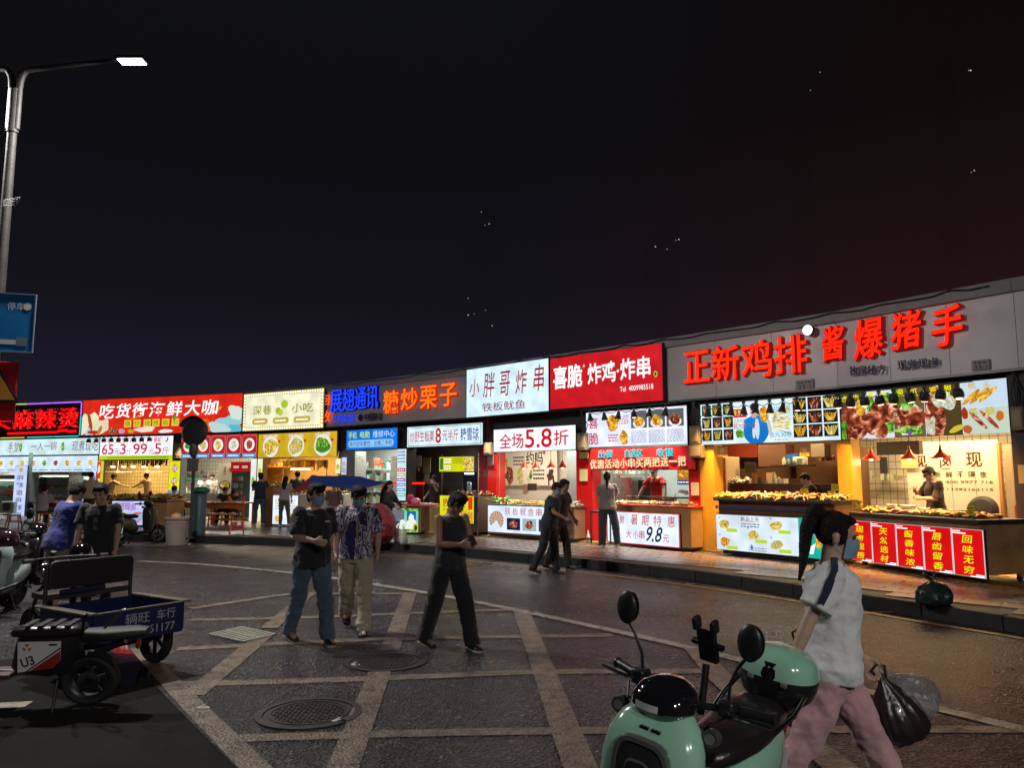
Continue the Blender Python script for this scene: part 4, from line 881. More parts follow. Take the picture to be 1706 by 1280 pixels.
S.blob(.78, .1, .07, .07, ems(200, 90, 40), z=.008, wob=.1); S.blob(.955, .32, .06, .08, ems(205, 110, 40), z=.009, wob=.1); S.blob(.77, .4, .05, .1, ems(170, 50, 30), z=.009)
YT = ems(240, 225, 20, 1.1)
for st, u0, v0, u1, v1 in (('卤', .015, .80, .05, .94), ('肉', .095, .82, .13, .95), ('猪', .19, .84, .23, .97), ('蹄', .275, .84, .31, .97), ('凤', .385, .82, .425, .97), ('爪', .46, .80, .51, .96), ('鸡', .58, .82, .62, .97), ('脚', .665, .80, .705, .97), ('鸭', .80, .84, .84, .97), ('头', .88, .84, .92, .97), ('鸭', .80, .35, .84, .5), ('脖', .88, .33, .93, .5)):
    S.text(st, u0, v0, u1, v1, YT if u0 < .75 else ems(205, 185, 60), .04, z=.015)

# vertical signs and strips
def vsign(name, lab, pxl, pxr, yt, yb, off, face, chars=None, tm_=None, cat='sign', th=.06, edge=None, group=None, **kw):
    S = Sign(name, lab, cat, (pxl, yt, yb), (pxr, yt, yb), off, face, th, edge, group)
    if chars:
        n = len(chars)
        for i, ch in enumerate(chars):
            v1 = kw.get('top', .95) - i * (kw.get('top', .95) - kw.get('bot', .05)) / n; v0 = v1 - (kw.get('top', .95) - kw.get('bot', .05)) / n
            S.text(ch, .22, v0 + (v1 - v0) * .14, .78, v1 - (v1 - v0) * .14, tm_, .01, z=.008)
    return S
S = vsign('noodle_pillar_lightbox', 'pale blue upright lightbox with small characters down the noodle shop pillar', 24, 45, 776, 877, .05, signface(190, 205, 245, 1.0), '麻辣道麻辣串', ems(90, 80, 120), top=.86, bot=.12)
S.blob(.5, .93, .13, .1, foodmat('mix', 14)); S.blob(.5, .05, .15, .12, foodmat('green', 12))
vsign('green_pillar_strip', 'narrow white lightbox strip with a purple aubergine beside the noodle shop', 151, 160, 777, 840, .0, signface(205, 215, 240, .95)).blob(.5, .6, .06, .2, ems(80, 60, 170), rot=R(-30))
S = vsign('slogan_strip', 'narrow yellow and red upright strip left of the seafood counter', 161, 172, 768, 862, .0, signface(215, 200, 50, .95)); S.rect(.0, .02, .55, .98, ems(215, 60, 30), .004)
for k in range(4): S.blob(.3, .85 - k * .24, .06, .18, ems(240, 235, 225), z=.007, wob=.3, name='letter_patch')
S = vsign('barbecue_pillar_sign', 'tall yellow upright sign with white characters in red discs', 281, 299.5, 768, 853, .05, signface(215, 218, 20, 1.0))
for k, ch in enumerate('烧烤鲜'):
    v = .85 - k * .255 - (.1 if k == 2 else 0); S.blob(.5, v, .13, .14, ems(185, 40, 40), wob=.03, name='red_disc', z=.005); S.text(ch, .28, v - .06, .72, v + .06, ems(250, 240, 235), .02, z=.01)
S.rect(.03, .36, .97, .42, ems(110, 150, 200), .005)
vsign('food_picture_strip', 'upright strip of vegetable pictures right of the dining tables', 417, 427, 764, 872, .04, signface(225, 230, 225, 1.0)).blob(.5, .62, .09, .22, ems(120, 190, 60))
for lb, a, b_ in (('narrow cream upright lightbox left of the snack alley opening', 428, 437), ('narrow cream upright lightbox right of the snack alley opening', 558, 567)):
    S = vsign('cream_strip', lb, a, b_, 764, 790 if a > 500 else 870, .03, signface(235, 232, 190, 1.0), group='cream strips beside the snack alley opening'); S.blob(.5, .45 if a > 500 else .8, .09, .09, ems(205, 190, 40), wob=0, name='gold_disc', z=.005)
S = vsign('recycle_price_strip', 'narrow grey upright strip with two dark characters beside the blue sign', 568, 577, 762, 792, .03, signface(205, 208, 225, .9), '价回', ems(70, 60, 110), top=.8, bot=.1)
S = vsign('repair_price_strip', 'tall white upright strip with coloured pills between the phone and chestnut stalls', 661, 676.5, 748, 835, .05, signface(205, 225, 240, 1.0), th=.05)
for k, cc in enumerate(((200, 70, 80), (220, 180, 90), (120, 110, 200), (120, 140, 220), (90, 170, 200), (110, 190, 180))): S.rect(.08, .56 - k * .095, .92, .625 - k * .095, ems(*cc), .005, 'pill'); bars(S, .2, .575 - k * .095, .8, .612 - k * .095, 1, WHITE, .008, k)
bars(S, .12, .72, .88, .97, 4, ems(90, 130, 170), seed=3)

# pillars between the units
def pillar(name, lab, pxl, pxr, off, material, y1=YF0, d=.35, cat='pillar'):
    F = frame(pxl, pxr, off); m = MB(); m.box(0, .18, -d, F.w, y1, 0); o = m.build(name, material, M=F.M, smooth=0, bev=.006); tag(o, lab, cat); return o
M_RED = mat('pillar_red', c(200, 24, 22), .35, var=.08, vscale=2); M_DRED = mat('pillar_dark_red', c(120, 30, 38), .4, var=.15); M_YEL = mat('pillar_yellow', c(205, 150, 40), .45, var=.2, vscale=1.5)
pillar('shop_pillar', 'dull dark red pillar left of the grill counter', 797, 812, -.12, M_DRED); pillar('shop_pillar', 'narrow bright red upright left of the grill opening', 812, 827, -.13, M_RED, 2.7)
pillar('shop_pillar', 'broad bright red pillar left of the serving hatch', 960, 987, -.15, M_RED, 2.75); pillar('shop_pillar', 'bright red pillar right of the serving hatch', 1147, 1166, -.15, M_RED, 2.75)
pillar('shop_pillar', 'yellow pillar left of the fried chicken counter', 1166, 1190, -.14, M_YEL, 2.75); pillar('shop_pillar', 'yellow pillar between the chicken and braised meat counters', 1396, 1420, -.12, M_YEL, 2.75)
pillar('shop_pillar', 'dark pillar at the right end beside the braised meat counter', 1689, 1740, -.1, mat('pillar_brown', (.06, .05, .045), .6, var=.3))
pillar('shop_pillar', 'dark pillar left of the phone stall', 567, 577, -.12, M_DARK); pillar('shop_pillar', 'grey green pillar beside the pale upright lightbox', 45, 52, .0, mat('pillar_grey', c(110, 120, 110), .5), 2.75)
pillar('shop_pillar', 'grey pillar behind the yellow barbecue sign', 286, 300, -.1, mat('pillar_grey2', c(90, 95, 90), .5)); pillar('shop_pillar', 'dark upright between phone and chestnut stalls', 663, 679, -.1, M_DARK, 2.9)
pillar('shop_pillar', 'brown pillar right of the dining tables', 421, 432, -.1, mat('pillar_brown2', c(90, 60, 40), .5))
# notices
for px0, py0, px1, py1, off, cc, lb in ((966, 782, 979, 802, -.13, (215, 200, 140), 'cream notice taped to the broad red pillar'), (1151, 804, 1164, 826, -.13, (225, 200, 150), 'cream notice taped to the red pillar right of the hatch'), (812, 755, 823, 776, -.1, (140, 120, 120), 'grey plates fixed high on the dark red pillar'), (1697, 775, 1712, 806, -.08, (190, 175, 120), 'cream notice on the dark end pillar'), (966, 753, 981, 764, -.1, (180, 150, 90), 'small plate under the meter box on the broad red pillar')):
    F = frame(px0, px1, off); y1 = F.L(px0, py0)[1]; y0 = F.L(px1, py1)[1]; m = MB(); m.box(0, y0, 0, F.w, y1, .006); o = m.build('paper_notice', mat('notice_%d_%d' % (px0, py0), c(*cc), .7), M=F.M, smooth=0); tag(o, lb, 'notice')
# meter boxes with cables
M_BOX = mat('meter_box', c(135, 118, 92), .5, var=.2)
for px0, py0, px1, py1, lb in ((961, 722, 977, 750, 'beige meter box over the broad red pillar'), (1150, 710, 1167, 740, 'beige meter box over the red pillar right of the hatch'), (1148, 742, 1170, 763, 'lower grey junction box over the yellow pillar'), (805, 738, 817, 758, 'grey junction box over the dark red pillar'), (1691, 678, 1712, 716, 'beige meter box over the dark end pillar'), (287, 737, 300, 764, 'grey meter box over the yellow barbecue sign')):
    F = frame(px0, px1, .02); y1 = F.L(px0, py0)[1]; y0 = F.L(px1, py1)[1]; t = thing('meter_box', lb, 'meter box', F.M, group='meter boxes between the shop units')
    m = MB(); m.box(0, y0, -.22, F.w, y1, 0); m.build('case', M_BOX, t, bev=.01, smooth=0); m = MB(); m.box(F.w * .12, y0 + (y1 - y0) * .15, 0, F.w * .88, y0 + (y1 - y0) * .85, .012); m.build('lid', mat('meter_lid', c(165, 145, 110), .4), t, bev=.004, smooth=0)
    m = MB()
    for k in range(4): m.tube([(F.w * (.2 + .2 * k), y1, -.05), (F.w * (.1 + .3 * k), y1 + .2, -.02 - .02 * k), (F.w * (.5 - .1 * k), 3.4, -.06)], .011, 5)
    m.build('conduit', M_DARK, t)

# ============================================================ TRACK LIGHTS under the fascia
def track_light(lab, pxl, pyl, pxr, pyr, n, off=.08, style=0):
    a, b_ = facg(pxl, off), facg(pxr, off); F = Fr(a, b_); y = (F.L(pxl, pyl)[1] + F.L(pxr, pyr)[1]) / 2
    t = thing('track_light', lab, 'track light', F.M, group='black spot lamp rails under the fascia')
    m = MB(); m.box(-.1, y - .015, -.02, F.w + .1, y + .015, .02); m.build('rail', M_DARK, t, smooth=0)
    m = MB()
    for k in range(n - 1):
        x0, x1 = F.w * (k + .5) / n, F.w * (k + 1.5) / n; m.tube([(x0 + (x1 - x0) * q / 6, y - .06 - .07 * math.sin(math.pi * q / 6), .0) for q in range(7)], .008, 5)
    m.build('cord', M_DARK, t)
    for k in range(n):
        x = F.w * (k + .5) / n; m = MB(); m.box(x - .025, y - .06, -.03, x + .025, y - .015, .03); m.tube([(x, y - .05, 0), (x, y - .12, 0)], .012, 6)
        T = Matrix.Translation((x + .005, y - .12, 0)) @ Matrix.Rotation(R(90 + random.uniform(-8, 8)), 4, 'X') @ Matrix.Rotation(R(random.uniform(-10, 10)), 4, 'Y')
        if style == 0: m.lathe([(.001, -.02), (.035, -.02), (.045, .05), (.085, .17), (.08, .17), (.04, .06)], 14, T)
        else: m.lathe([(.001, -.02), (.06, -.01), (.085, .05), (.085, .12), (.06, .15), (.001, .15)], 14, T)
        hd = m.build('lamp_head', M_DARK, t)
        m = MB(); m.lathe([(.001, .14), (.055, .14), (.05, .16), (.001, .165)], 10, T); m.build('bulb', em((1, .8, .5), 3), hd)
track_light('black spot lamp rail in front of the white chicken menu board', 1172, 672, 1345, 661, 8)
track_light('black spot lamp rail in front of the braised meat menu board', 1390, 655, 1620, 637, 9, style=1)
track_light('black spot lamp rail in front of the white menu board over the red shop', 972, 681, 1126, 673, 6)
track_light('black spot lamp rail in front of the seafood price board', 138, 728, 252, 724, 9, off=.2, style=1)
# ============================================================ SHOP UNITS AND WHAT STANDS IN THEM
WARM = (1, .70, .34); NEUT = (1, .90, .74); COOL = (.86, .96, 1)
W_TILE = tilemat('wall_tile_white', c(205, 200, 188), c(120, 112, 100), .16)
W_TILEY = tilemat('wall_tile_cream', c(215, 200, 150), c(120, 105, 70), .16)
W_PALE = mat('wall_pale_blue', c(165, 185, 190), .5, var=.08); W_WHITE = mat('wall_white', c(205, 200, 190), .5, var=.1)
W_BRN = mat('wall_brown', c(120, 85, 60), .6, var=.3, vscale=2); W_CRM = mat('wall_cream', c(215, 185, 125), .5, var=.12); W_DK = mat('wall_dark', c(70, 60, 60), .6, var=.3)
STEEL = mat('brushed_steel', c(165, 158, 145), .32, metal=.85, var=.2, vscale=5, rvar=.1)
STEELW = mat('worn_steel', c(190, 155, 110), .4, metal=.25, var=.3, vscale=3, rvar=.15)
SI = Shop(1402, 1700, 'braised meat unit with a white lettered partition and warm light', W_TILE, 3.0, WARM, 95, front=230, fcol=(1, .48, .15))
SH = Shop(1160, 1402, 'fried chicken unit with a cluttered brown kitchen behind its counter', W_BRN, 3.0, WARM, 70, front=170, fcol=(1, .58, .24))
SG = Shop(972, 1160, 'red framed unit with pale blue walls and a serving hatch', W_PALE, 2.8, NEUT, 80, front=90)
SF = Shop(805, 972, 'grill unit with printed pictures on its white back wall', W_WHITE, 2.6, NEUT, 62, front=70)
SE = Shop(672, 805, 'dim chestnut unit with a glazed kiosk', W_DK, 2.6, NEUT, 22, front=30, tubes=1)
SD = Shop(565, 672, 'phone repair unit with stocked glass shelves under cool light', W_WHITE, 2.6, COOL, 70, front=40, tubes=1)
SC = Shop(427, 565, 'snack unit with cream walls and warm light', W_CRM, 3.0, WARM, 85, front=70)
SB = Shop(290, 427, 'barbecue unit with dining tables in front', W_TILE, 3.2, NEUT, 110, front=80)
SA = Shop(152, 290, 'seafood unit with a yellow lit tiled wall', W_TILEY, 3.0, WARM, 105, front=80)
SN = Shop(-88, 152, 'noodle unit with display fridges under cool light', W_WHITE, 3.0, COOL, 160, front=80)

def piece(S, name, lab, cat, px0, py0, px1, py1, z0, z1, material, bev=.0, group=None):
    o = S.box(name, px0, py0, px1, py1, z0, z1, material, parent=None, bev=bev); M_ = S.F.M.copy(); o.parent = None; o.matrix_basis = M_; return tag(o, lab, cat, group)
def picture(S, name, lab, cat, px0, py0, px1, py1, z, face, th=.02, art=None):
    t = thing(name, lab, cat, S.F.M); x0, y1 = S.L(px0, py0, z); x1, y0 = S.L(px1, py1, z)
    m = MB(); m.box(x0, y0, z - th, x1, y1, z); m.build('board', face, t, smooth=0)
    class Q: pass
    q = Sign.__new__(Sign); q.t = thing_child(t, x0, y0, z); q.w = x1 - x0; q.h = y1 - y0; q.F = S.F
    if art: art(q)
    return t
def thing_child(t, x, y, z):
    o = bpy.data.objects.new('print', None); COL.objects.link(o); o.parent = t; o.matrix_basis = Matrix.Translation((x, y, z)); return o
def pile(fr_or_parent, x0, x1, z0, z1, y, n, kind, size=(.06, .012, .015), seed=0, name='food_pile', hgt=.06, parent=None, key=''):
    """a heap of small elongated pieces lying on a tray"""
    rnd = random.Random(seed); m = MB()
    for k in range(n):
        u, v = rnd.random(), rnd.random(); x = x0 + (x1 - x0) * u; z = z0 + (z1 - z0) * v
        prof = .35 + .65 * abs(math.sin(u * 9 + seed)) * (1 - (2 * v - 1) ** 2 * .6)
        T = Matrix.Translation((x, y + hgt * prof * rnd.random(), z)) @ Matrix.Rotation(rnd.uniform(0, 6.28), 4, 'Y') @ Matrix.Rotation(rnd.uniform(-.5, .5), 4, 'Z')
        a, b_, c_ = (s_ * rnd.uniform(.7, 1.5) for s_ in size); m.ell((0, 0, 0), (a, b_, c_), 6, 4, T)
    return m.build(name, islandmat(kind, key=key), parent, smooth=60, kind='stuff')

def counter(lab, Lp, Rp, ytop, depth, body, z0=.2, ledge=.05, ledge_over=.05, top_mat=None, kick=.1, kickmat=None, cat='counter', castors=False):
    """Lp, Rp: pixels of the two bottom front corners; ytop: pixel row of the ledge at the left"""
    F = Fr(G(Lp[0], Lp[1], z0), G(Rp[0], Rp[1], z0)); H_ = (F.L(Lp[0], ytop[0])[1] + F.L(Rp[0], ytop[1])[1]) / 2
    t = thing('food_counter', lab, cat, F.M)
    m = MB(); m.box(0, kick, -depth, F.w, H_ - ledge, -.01); m.build('cabinet', body, t, bev=.008, smooth=0)
    if castors:
        for x in (.12, F.w - .12):
            for z in (-.12, -depth + .12):
                m = MB(); m.tube([(x - .02, .045, z), (x + .02, .045, z)], .045, 12); w_ = m.build('castor', mat('rubber', (.02, .02, .02), .7), t)
                m = MB(); m.box(x - .03, .06, z - .03, x + .03, kick, z + .03); m.build('bracket', STEEL, w_, smooth=0)
    else:
        m = MB(); m.box(.04, 0, -depth + .04, F.w - .04, kick, -.06); m.build('plinth', kickmat or M_DARK, t, smooth=0)
    m = MB(); m.box(-.03, H_ - ledge, -depth, F.w + .03, H_, ledge_over); m.build('ledge', top_mat or M_DARK, t, bev=.006, smooth=0)
    return F, t, H_
def lightbox(F, t, pts, face, th=.03):
    """front lightbox on a counter: pts = left top px, left bottom, right top, right bottom"""
    (xl, ytl, ybl), (xr, ytr, ybr) = pts; x0, y1 = F.L(xl, ytl); _, y0 = F.L(xl, ybl); x1, y1b = F.L(xr, ytr); _, y0b = F.L(xr, ybr)
    y1 = (y1 + y1b) / 2; y0 = (y0 + y0b) / 2
    q = Sign.__new__(Sign); o = bpy.data.objects.new('lightbox', None); COL.objects.link(o); o.parent = t; o.matrix_basis = Matrix.Translation((x0, y0, .03)); q.t = o; q.w = x1 - x0; q.h = y1 - y0; q.F = F
    m = MB(); m.box(0, 0, -.045, q.w, q.h, -.003); m.build('lightbox_case', M_DARK, o, smooth=0); m = MB(); m.box(.008, .008, -.003, q.w - .008, q.h - .008, 0); m.build('lightbox_face', face, o, smooth=0)
    return q
def guard(F, t, x0, x1, y, z, h=.22):
    m = MB(); m.box(x0, y, z - .004, x1, y + h, z); m.build('glass_guard', glassmat(), t, smooth=0)
    m = MB(); m.tube([(x0, y + h, z), (x1, y + h, z)], .008, 6)
    for x in (x0, x1): m.tube([(x, y, z), (x, y + h, z)], .008, 6)
    m.build('guard_rail', STEEL, t)
def tray(t, x0, x1, y, z0, z1, n, kind, seed, **kw):
    m = MB(); m.box(x0, y, z0, x1, y + .012, z1); m.box(x0, y + .012, z1 - .01, x1, y + .04, z1); m.box(x0, y + .012, z0, x1, y + .04, z0 + .01); tr = m.build('tray', STEEL, t, smooth=0)
    pile(None, x0 + .02, x1 - .02, z0 + .02, z1 - .02, y + .02, n, kind, seed=seed, parent=tr, **kw)

# --- I: braised meat cart
F, t, H_ = counter('steel food cart with five red panels of yellow brush characters', (1424, 941), (1638, 974), (853, 868), .95, STEELW, .2, .07, .04, M_DARK, .12, castors=True)
q = lightbox(F, t, ((1416, 866, 932), (1641, 883, 966)), ems(225, 228, 230, .8))
q_n = ['现卤现捞', '天然选材', '酱香味浓', '唇齿留香', '回味无穷']
YB = ems(235, 225, 30, 1.05)
for k, st in enumerate(q_n):
    u0, u1 = k * .2 + .008, k * .2 + .192; q.rect(u0, .02, u1, .98, signface(214, 14, 20, .95), .012, 'red_panel', .012)
    for i, ch in enumerate(st): v = .86 - i * .21; q.text(ch, u0 + .058, v - .16, u1 - .058, v, YB, .04, z=.016, shear=.12)
    q.rect(u0, .93, u0 + .05, .95, WHITE, .016, 'white_bar'); q.rect(u0, .885, u0 + .085, .91, WHITE, .016, 'white_bar'); q.rect(u1 - .05, .05, u1, .075, WHITE, .016, 'white_bar'); q.rect(u1 - .085, .02, u1, .042, WHITE, .016, 'white_bar')
guard(F, t, .05, F.w - .1, H_, -.02, .12)
for k in range(4): tray(t, .1 + k * F.w * .23, .08 + (k + 1) * F.w * .23, H_ + .002, -.6, -.1, 70, ['fry', 'meat', 'noodle', 'fry'][k], k + 1, hgt=.07, size=(.075, .022, .024))
m = MB(); m.tube([(.3, H_ + .02, -.3), (.28, H_ + .3, -.34), (.26, H_ + .33, -.3)], .008, 6); m.ell((.3, H_ + .03, -.28), (.05, .02, .05), 10, 6); o = m.build('ladle', STEEL, t)
# white tubs on the cart
for k, (x, rr, lb) in enumerate(((.58, .09, 'small white tub standing on the cart left of the man with the phone'), (.95, .13, 'larger white tub standing on the cart in front of the man with the phone'))):
    m = MB(); m.lathe([(.001, 0), (rr * .7, 0), (rr, .10), (rr * .93, .10), (.001, .08)], 18, Matrix.Translation((x, H_ + .05, -.35)) @ Matrix.Rotation(R(-90), 4, 'X')); o = m.build('food_tub', mat('tub_white', c(225, 220, 205), .4), M=F.M); tag(o, lb, 'tub', 'white tubs on the cart')
# price tags
def tag_card(F, x, y, z, lb, wid=.14, hei=.11, col_=(225, 205, 40), hold=True):
    t_ = thing('price_card', lb, 'price card', F.M, group='yellow price cards on the counters'); m = MB(); m.box(x - wid / 2, y, z - .004, x + wid / 2, y + hei, z); m.build('card', mat('card_yellow_%d' % col_[2], c(*col_), .5), t_, smooth=0)
    m = MB(); rnd = random.Random(int(x * 100))
    for k in range(3): m.box(x - wid * .38, y + hei * (.2 + .25 * k), z, x - wid * .38 + wid * rnd.uniform(.4, .75), y + hei * (.3 + .25 * k), z + .002)
    m.build('small_print', mat('print_brown', c(120, 80, 20), .6), t_, smooth=0, kind='stuff')
    m = MB(); m.tube([(x, y - .16, z - .003), (x, y, z - .003)], .004, 5); m.build('stick', STEEL, t_)
tag_card(F, F.w - .12, H_ + .06, .0, 'yellow card clipped to the right end of the cart guard', .12, .14); tag_card(F, .08, H_ + .06, .0, 'yellow card clipped to the left end of the cart guard', .12, .12)
# pork unit back partition
z = -1.9; x0, y1 = SI.L(1508, 738, z); x1, _ = SI.L(1662, 738, z)
t = thing('lettered_partition', 'white panel partition with brown characters and phone numbers behind the cart', 'partition', SI.F.M)
for k in range(4):
    m = MB(); m.box(x0 + (x1 - x0) * k / 4 + .004, .2, z - .05, x0 + (x1 - x0) * (k + 1) / 4 - .004, y1, z); m.build('panel', mat('partition_panel', c(215, 205, 188), .4), t, smooth=0)
BR = mat('print_maroon', c(70, 25, 20), .6)
def pxt(st, a, b_, c_, d, m_, bold=.02, **kw):
    xa, yt = SI.L(a, b_, z); xb, yb = SI.L(c_, d, z); text(st, m_, t, xa, yb, xb, yt, z + .004, bold, **kw)
pxt('现', 1518, 760, 1545, 779, BR, .05); pxt('卤', 1565, 757, 1586, 782, BR, .05); pxt('现', 1608, 754, 1637, 779, BR, .05)
for i, ch in enumerate('新鲜不隔夜'): pxt(ch, 1556 + i * 19, 786, 1568 + i * 19, 796, BK)
pxt('咨询: 400 9977 716', 1542, 800, 1655, 807, BK, .005); pxt('热线: 13392162115', 1542, 812, 1655, 819, BK, .005)
piece(SI, 'door_frame', 'tan timber door frame at the right of the lettered partition', 'door frame', 1664, 738, 1669, 872, -1.95, -1.85, mat('timber_tan', c(190, 130, 70), .5)); piece(SI, 'door_leaf', 'pale door leaf with red stickers right of the partition', 'door', 1670, 740, 1694, 880, -1.6, -1.55, mat('door_pale', c(200, 180, 150), .5))
piece(SI, 'red_sticker', 'red pointed sticker low on the pale door leaf', 'sticker', 1690, 843, 1698, 870, -1.54, -1.53, mat('sticker_red', c(200, 40, 30), .5))
# big round pan lid leaning
xx, yy = SI.L(1637, 852, -1.5); m = MB(); m.lathe([(.001, .10), (.2, .08), (.24, .03), (.28, 0), (.27, -.01), (.001, .06)], 28, Matrix.Translation((xx, yy, -1.5)) @ Matrix.Rotation(R(-14), 4, 'X')); o = m.build('pan_lid', mat('lid_black', (.012, .011, .010), .6), M=SI.F.M); tag(o, 'big dark round pan lid leaning against the partition', 'pan lid')
piece(SI, 'tall_shelf', 'brown steel rack against the tiles at the left of the braised meat unit', 'rack', 1424, 745, 1438, 860, -1.2, -.9, mat('rack_brown', c(90, 60, 40), .5, metal=.3)); piece(SI, 'dark_curtain', 'dark rolled shutter hanging over the partition', 'shutter', 1460, 737, 1532, 757, -1.4, -1.25, M_DARK); piece(SI, 'wall_poster', 'beige poster on the partition left of the first pendant lamp', 'poster', 1500, 748, 1530, 780, -1.86, -1.85, mat('poster_beige', c(195, 165, 110), .6)); piece(SI, 'wall_socket_frame', 'narrow dark framed panel on the white tiles', 'frame', 1465, 762, 1478, 800, -2.8, -2.75, M_DARK)
# pendant lamps
M_PEND = mat('pendant_orange', c(240, 70, 20), .35, coat=.4)
def pendant(S, px, py, z, lb, r_=.17, grp='orange cone pendant lamps', power=6, ytop=2.9, col_=None):
    x, y = S.L(px, py, z); t_ = thing('pendant_lamp', lb, 'pendant lamp', S.F.M @ Matrix.Translation((x, y, z)), grp); Rx = Matrix.Rotation(R(-90), 4, 'X')
    m = MB(); m.lathe([(.02, .13), (.035, .12), (.05, .07), (r_, -.03), (r_ * 1.02, -.045), (r_ * .96, -.04), (.04, .05)], 24, Rx); m.build('shade', M_PEND if col_ is None else col_, t_)
    m = MB(); m.lathe([(.001, .2), (.016, .19), (.022, .12), (.001, .12)], 12, Rx); m.build('holder', mat('brass', c(200, 150, 60), .3, metal=.8), t_); m = MB(); m.tube([(0, .19, 0), (.0, ytop - y, 0)], .006, 5); m.build('cord', M_DARK, t_)
    m = MB(); m.ell((0, -.02, 0), (.04, .05, .04), 12, 8); m.build('bulb', em((1, .78, .45), 12, False), t_)
    l = bpy.data.lights.new('bulb_light', 'POINT'); l.energy = power; l.color = (1, .72, .4); l.shadow_soft_size = .05; lo = bpy.data.objects.new('bulb_light', l); COL.objects.link(lo); lo.parent = t_; lo.location = (0, -.09, 0)
for px, py, lb in ((1451, 762, 'orange pendant lamp over the left end of the braised meat cart'), (1515, 761, 'orange pendant lamp in front of the first brown character'), (1567, 760, 'orange pendant lamp in front of the middle brown character')): pendant(SI, px, py, -.45, lb, .16, power=9)
for px, py, lb in ((873, 778, 'orange pendant lamp farthest left over the grill counter'), (893, 778, 'second orange pendant lamp from the left over the grill counter'), (918, 777, 'third orange pendant lamp from the left over the grill counter'), (937, 777, 'orange pendant lamp farthest right over the grill counter')): pendant(SF, px, py, -.8, lb, .12, power=3)

# --- H: fried chicken counter
F, t, H_ = counter('fried chicken counter with a white and teal lightbox front', (1199, 922), (1394, 941), (829, 838), .9, mat('counter_brown', c(120, 85, 60), .4, metal=.4, var=.2), .2, .045, .12, M_DARK, .06)
q = lightbox(F, t, ((1194, 857, 916), (1370, 864, 931)), signface(212, 226, 240, 1.0))
q.rect(.80, .0, 1.0, 1.0, ems(25, 185, 165, .95), .004, 'teal_panel')
for u, v, kd in ((.09, .72, 'noodle'), (.09, .24, 'fry'), (.38, .47, 'noodle'), (.60, .76, 'noodle'), (.60, .26, 'mix')):
    q.blob(u, v, .13, .085, foodmat(kd, 30), z=.006, rot=R(15), wob=.15); q.rect(u + .02, v - .20, u + .13, v - .11, ems(190, 220, 40), .008, 'green_tag'); bars(q, u - .06, v + .16, u - .03, v + .21, 1, ems(60, 80, 90), .006)
q.text('新品上市', .26, .82, .44, .96, ems(120, 60, 90), .02, z=.006); bars(q, .26, .66, .45, .8, 2, ems(110, 120, 140)); bars(q, .33, .03, .5, .16, 2, ems(130, 150, 180)); q.blob(.36, .14, .03, .05, ems(80, 120, 180), z=.006, wob=0, name='emblem')
for k, (st, v) in enumerate((('新品', .84), ('好吃哦', .66))): q.text(st, .815 + .02 * k, v - .1, .93 + .05 * k, v + .08, WHITE, .01, z=.008, shear=.2)
q.blob(.97, .5, .07, .2, foodmat('fry', 30), z=.008, wob=.1); m = MB(); m.prism([(.84 * q.w, .1 * q.h), (.92 * q.w, .1 * q.h), (.945 * q.w, .38 * q.h), (.905 * q.w, .30 * q.h), (.88 * q.w, .42 * q.h), (.855 * q.w, .30 * q.h), (.815 * q.w, .38 * q.h)], .005, .008); m.build('carton_print', WHITE, q.t, smooth=0)
bars(q, .0, 1.1, .9, 1.3, 1, mat('print_faint_blue', c(60, 70, 120), .6), .0, 12)
m = MB(); m.box(-.05, H_, -.75, F.w + .05, H_ + .02, .1); m.build('tray', M_DARK, t, smooth=0)
rnd = random.Random(5); nn = 8
for k in range(nn): pile(None, F.w * k / nn - .02, F.w * (k + 1) / nn + .02, -.55, .04, H_ + .03, 85, ['fry', 'fry', 'meat', 'noodle', 'fry', 'meat', 'fry', 'mix'][k], (.11, .018, .02), seed=k + 40, parent=t, hgt=.09)
for px, py, lb in ((1306, 826, 'yellow price card in the middle of the fried chicken tray'), (1340, 822, 'yellow price card standing at the back of the fried chicken tray'), (1386, 826, 'big yellow price card at the right end of the fried chicken tray'), (1392, 814, 'yellow price card behind the right end of the fried chicken tray')):
    x, y = F.L(px, py, -.2); tag_card(F, x, y - .04, -.2, lb, .16, .12)
# hanging square cards under the menu
for px, lb in ((1203, 'orange square card hanging under the left of the chicken menu'), (1340, 'orange square card hanging under the right of the chicken menu')):
    picture(SH, 'hanging_card', lb, 'card', px - 8, 745, px + 9, 760, .1, mat('card_orange', c(230, 165, 50), .5), .01, lambda q_: (q_.rect(.3, .35, .7, .85, mat('card_cream', c(230, 210, 150), .5), .004), bars(q_, .1, .05, .9, .25, 1, mat('print_brown', (.2, .1, .02), .6), .004)))
# kitchen
piece(SH, 'fridge', 'beige fridge at the left of the chicken kitchen', 'fridge', 1184, 762, 1211, 830, -1.6, -1.0, mat('fridge_beige', c(190, 165, 135), .4, var=.1), .02)
piece(SH, 'orange_poster', 'orange panel low on the beige fridge', 'poster', 1199, 785, 1209, 803, -.995, -.99, mat('poster_orange', c(210, 90, 40), .5)); piece(SH, 'orange_banner', 'orange banner high on the wall of the chicken kitchen', 'banner', 1180, 740, 1262, 762, -2.6, -2.55, mat('panel_orange', c(140, 52, 28), .5))
piece(SH, 'beige_cupboard', 'beige cupboard on the kitchen wall', 'cupboard', 1262, 742, 1310, 778, -2.4, -2.0, mat('cupboard_brown', c(95, 62, 48), .5), .01); piece(SH, 'wall_cabinet', 'light grey wall cabinet at the right of the kitchen', 'cabinet', 1350, 740, 1374, 762, -2.2, -1.9, mat('cabinet_grey', c(110, 98, 84), .5), .01)
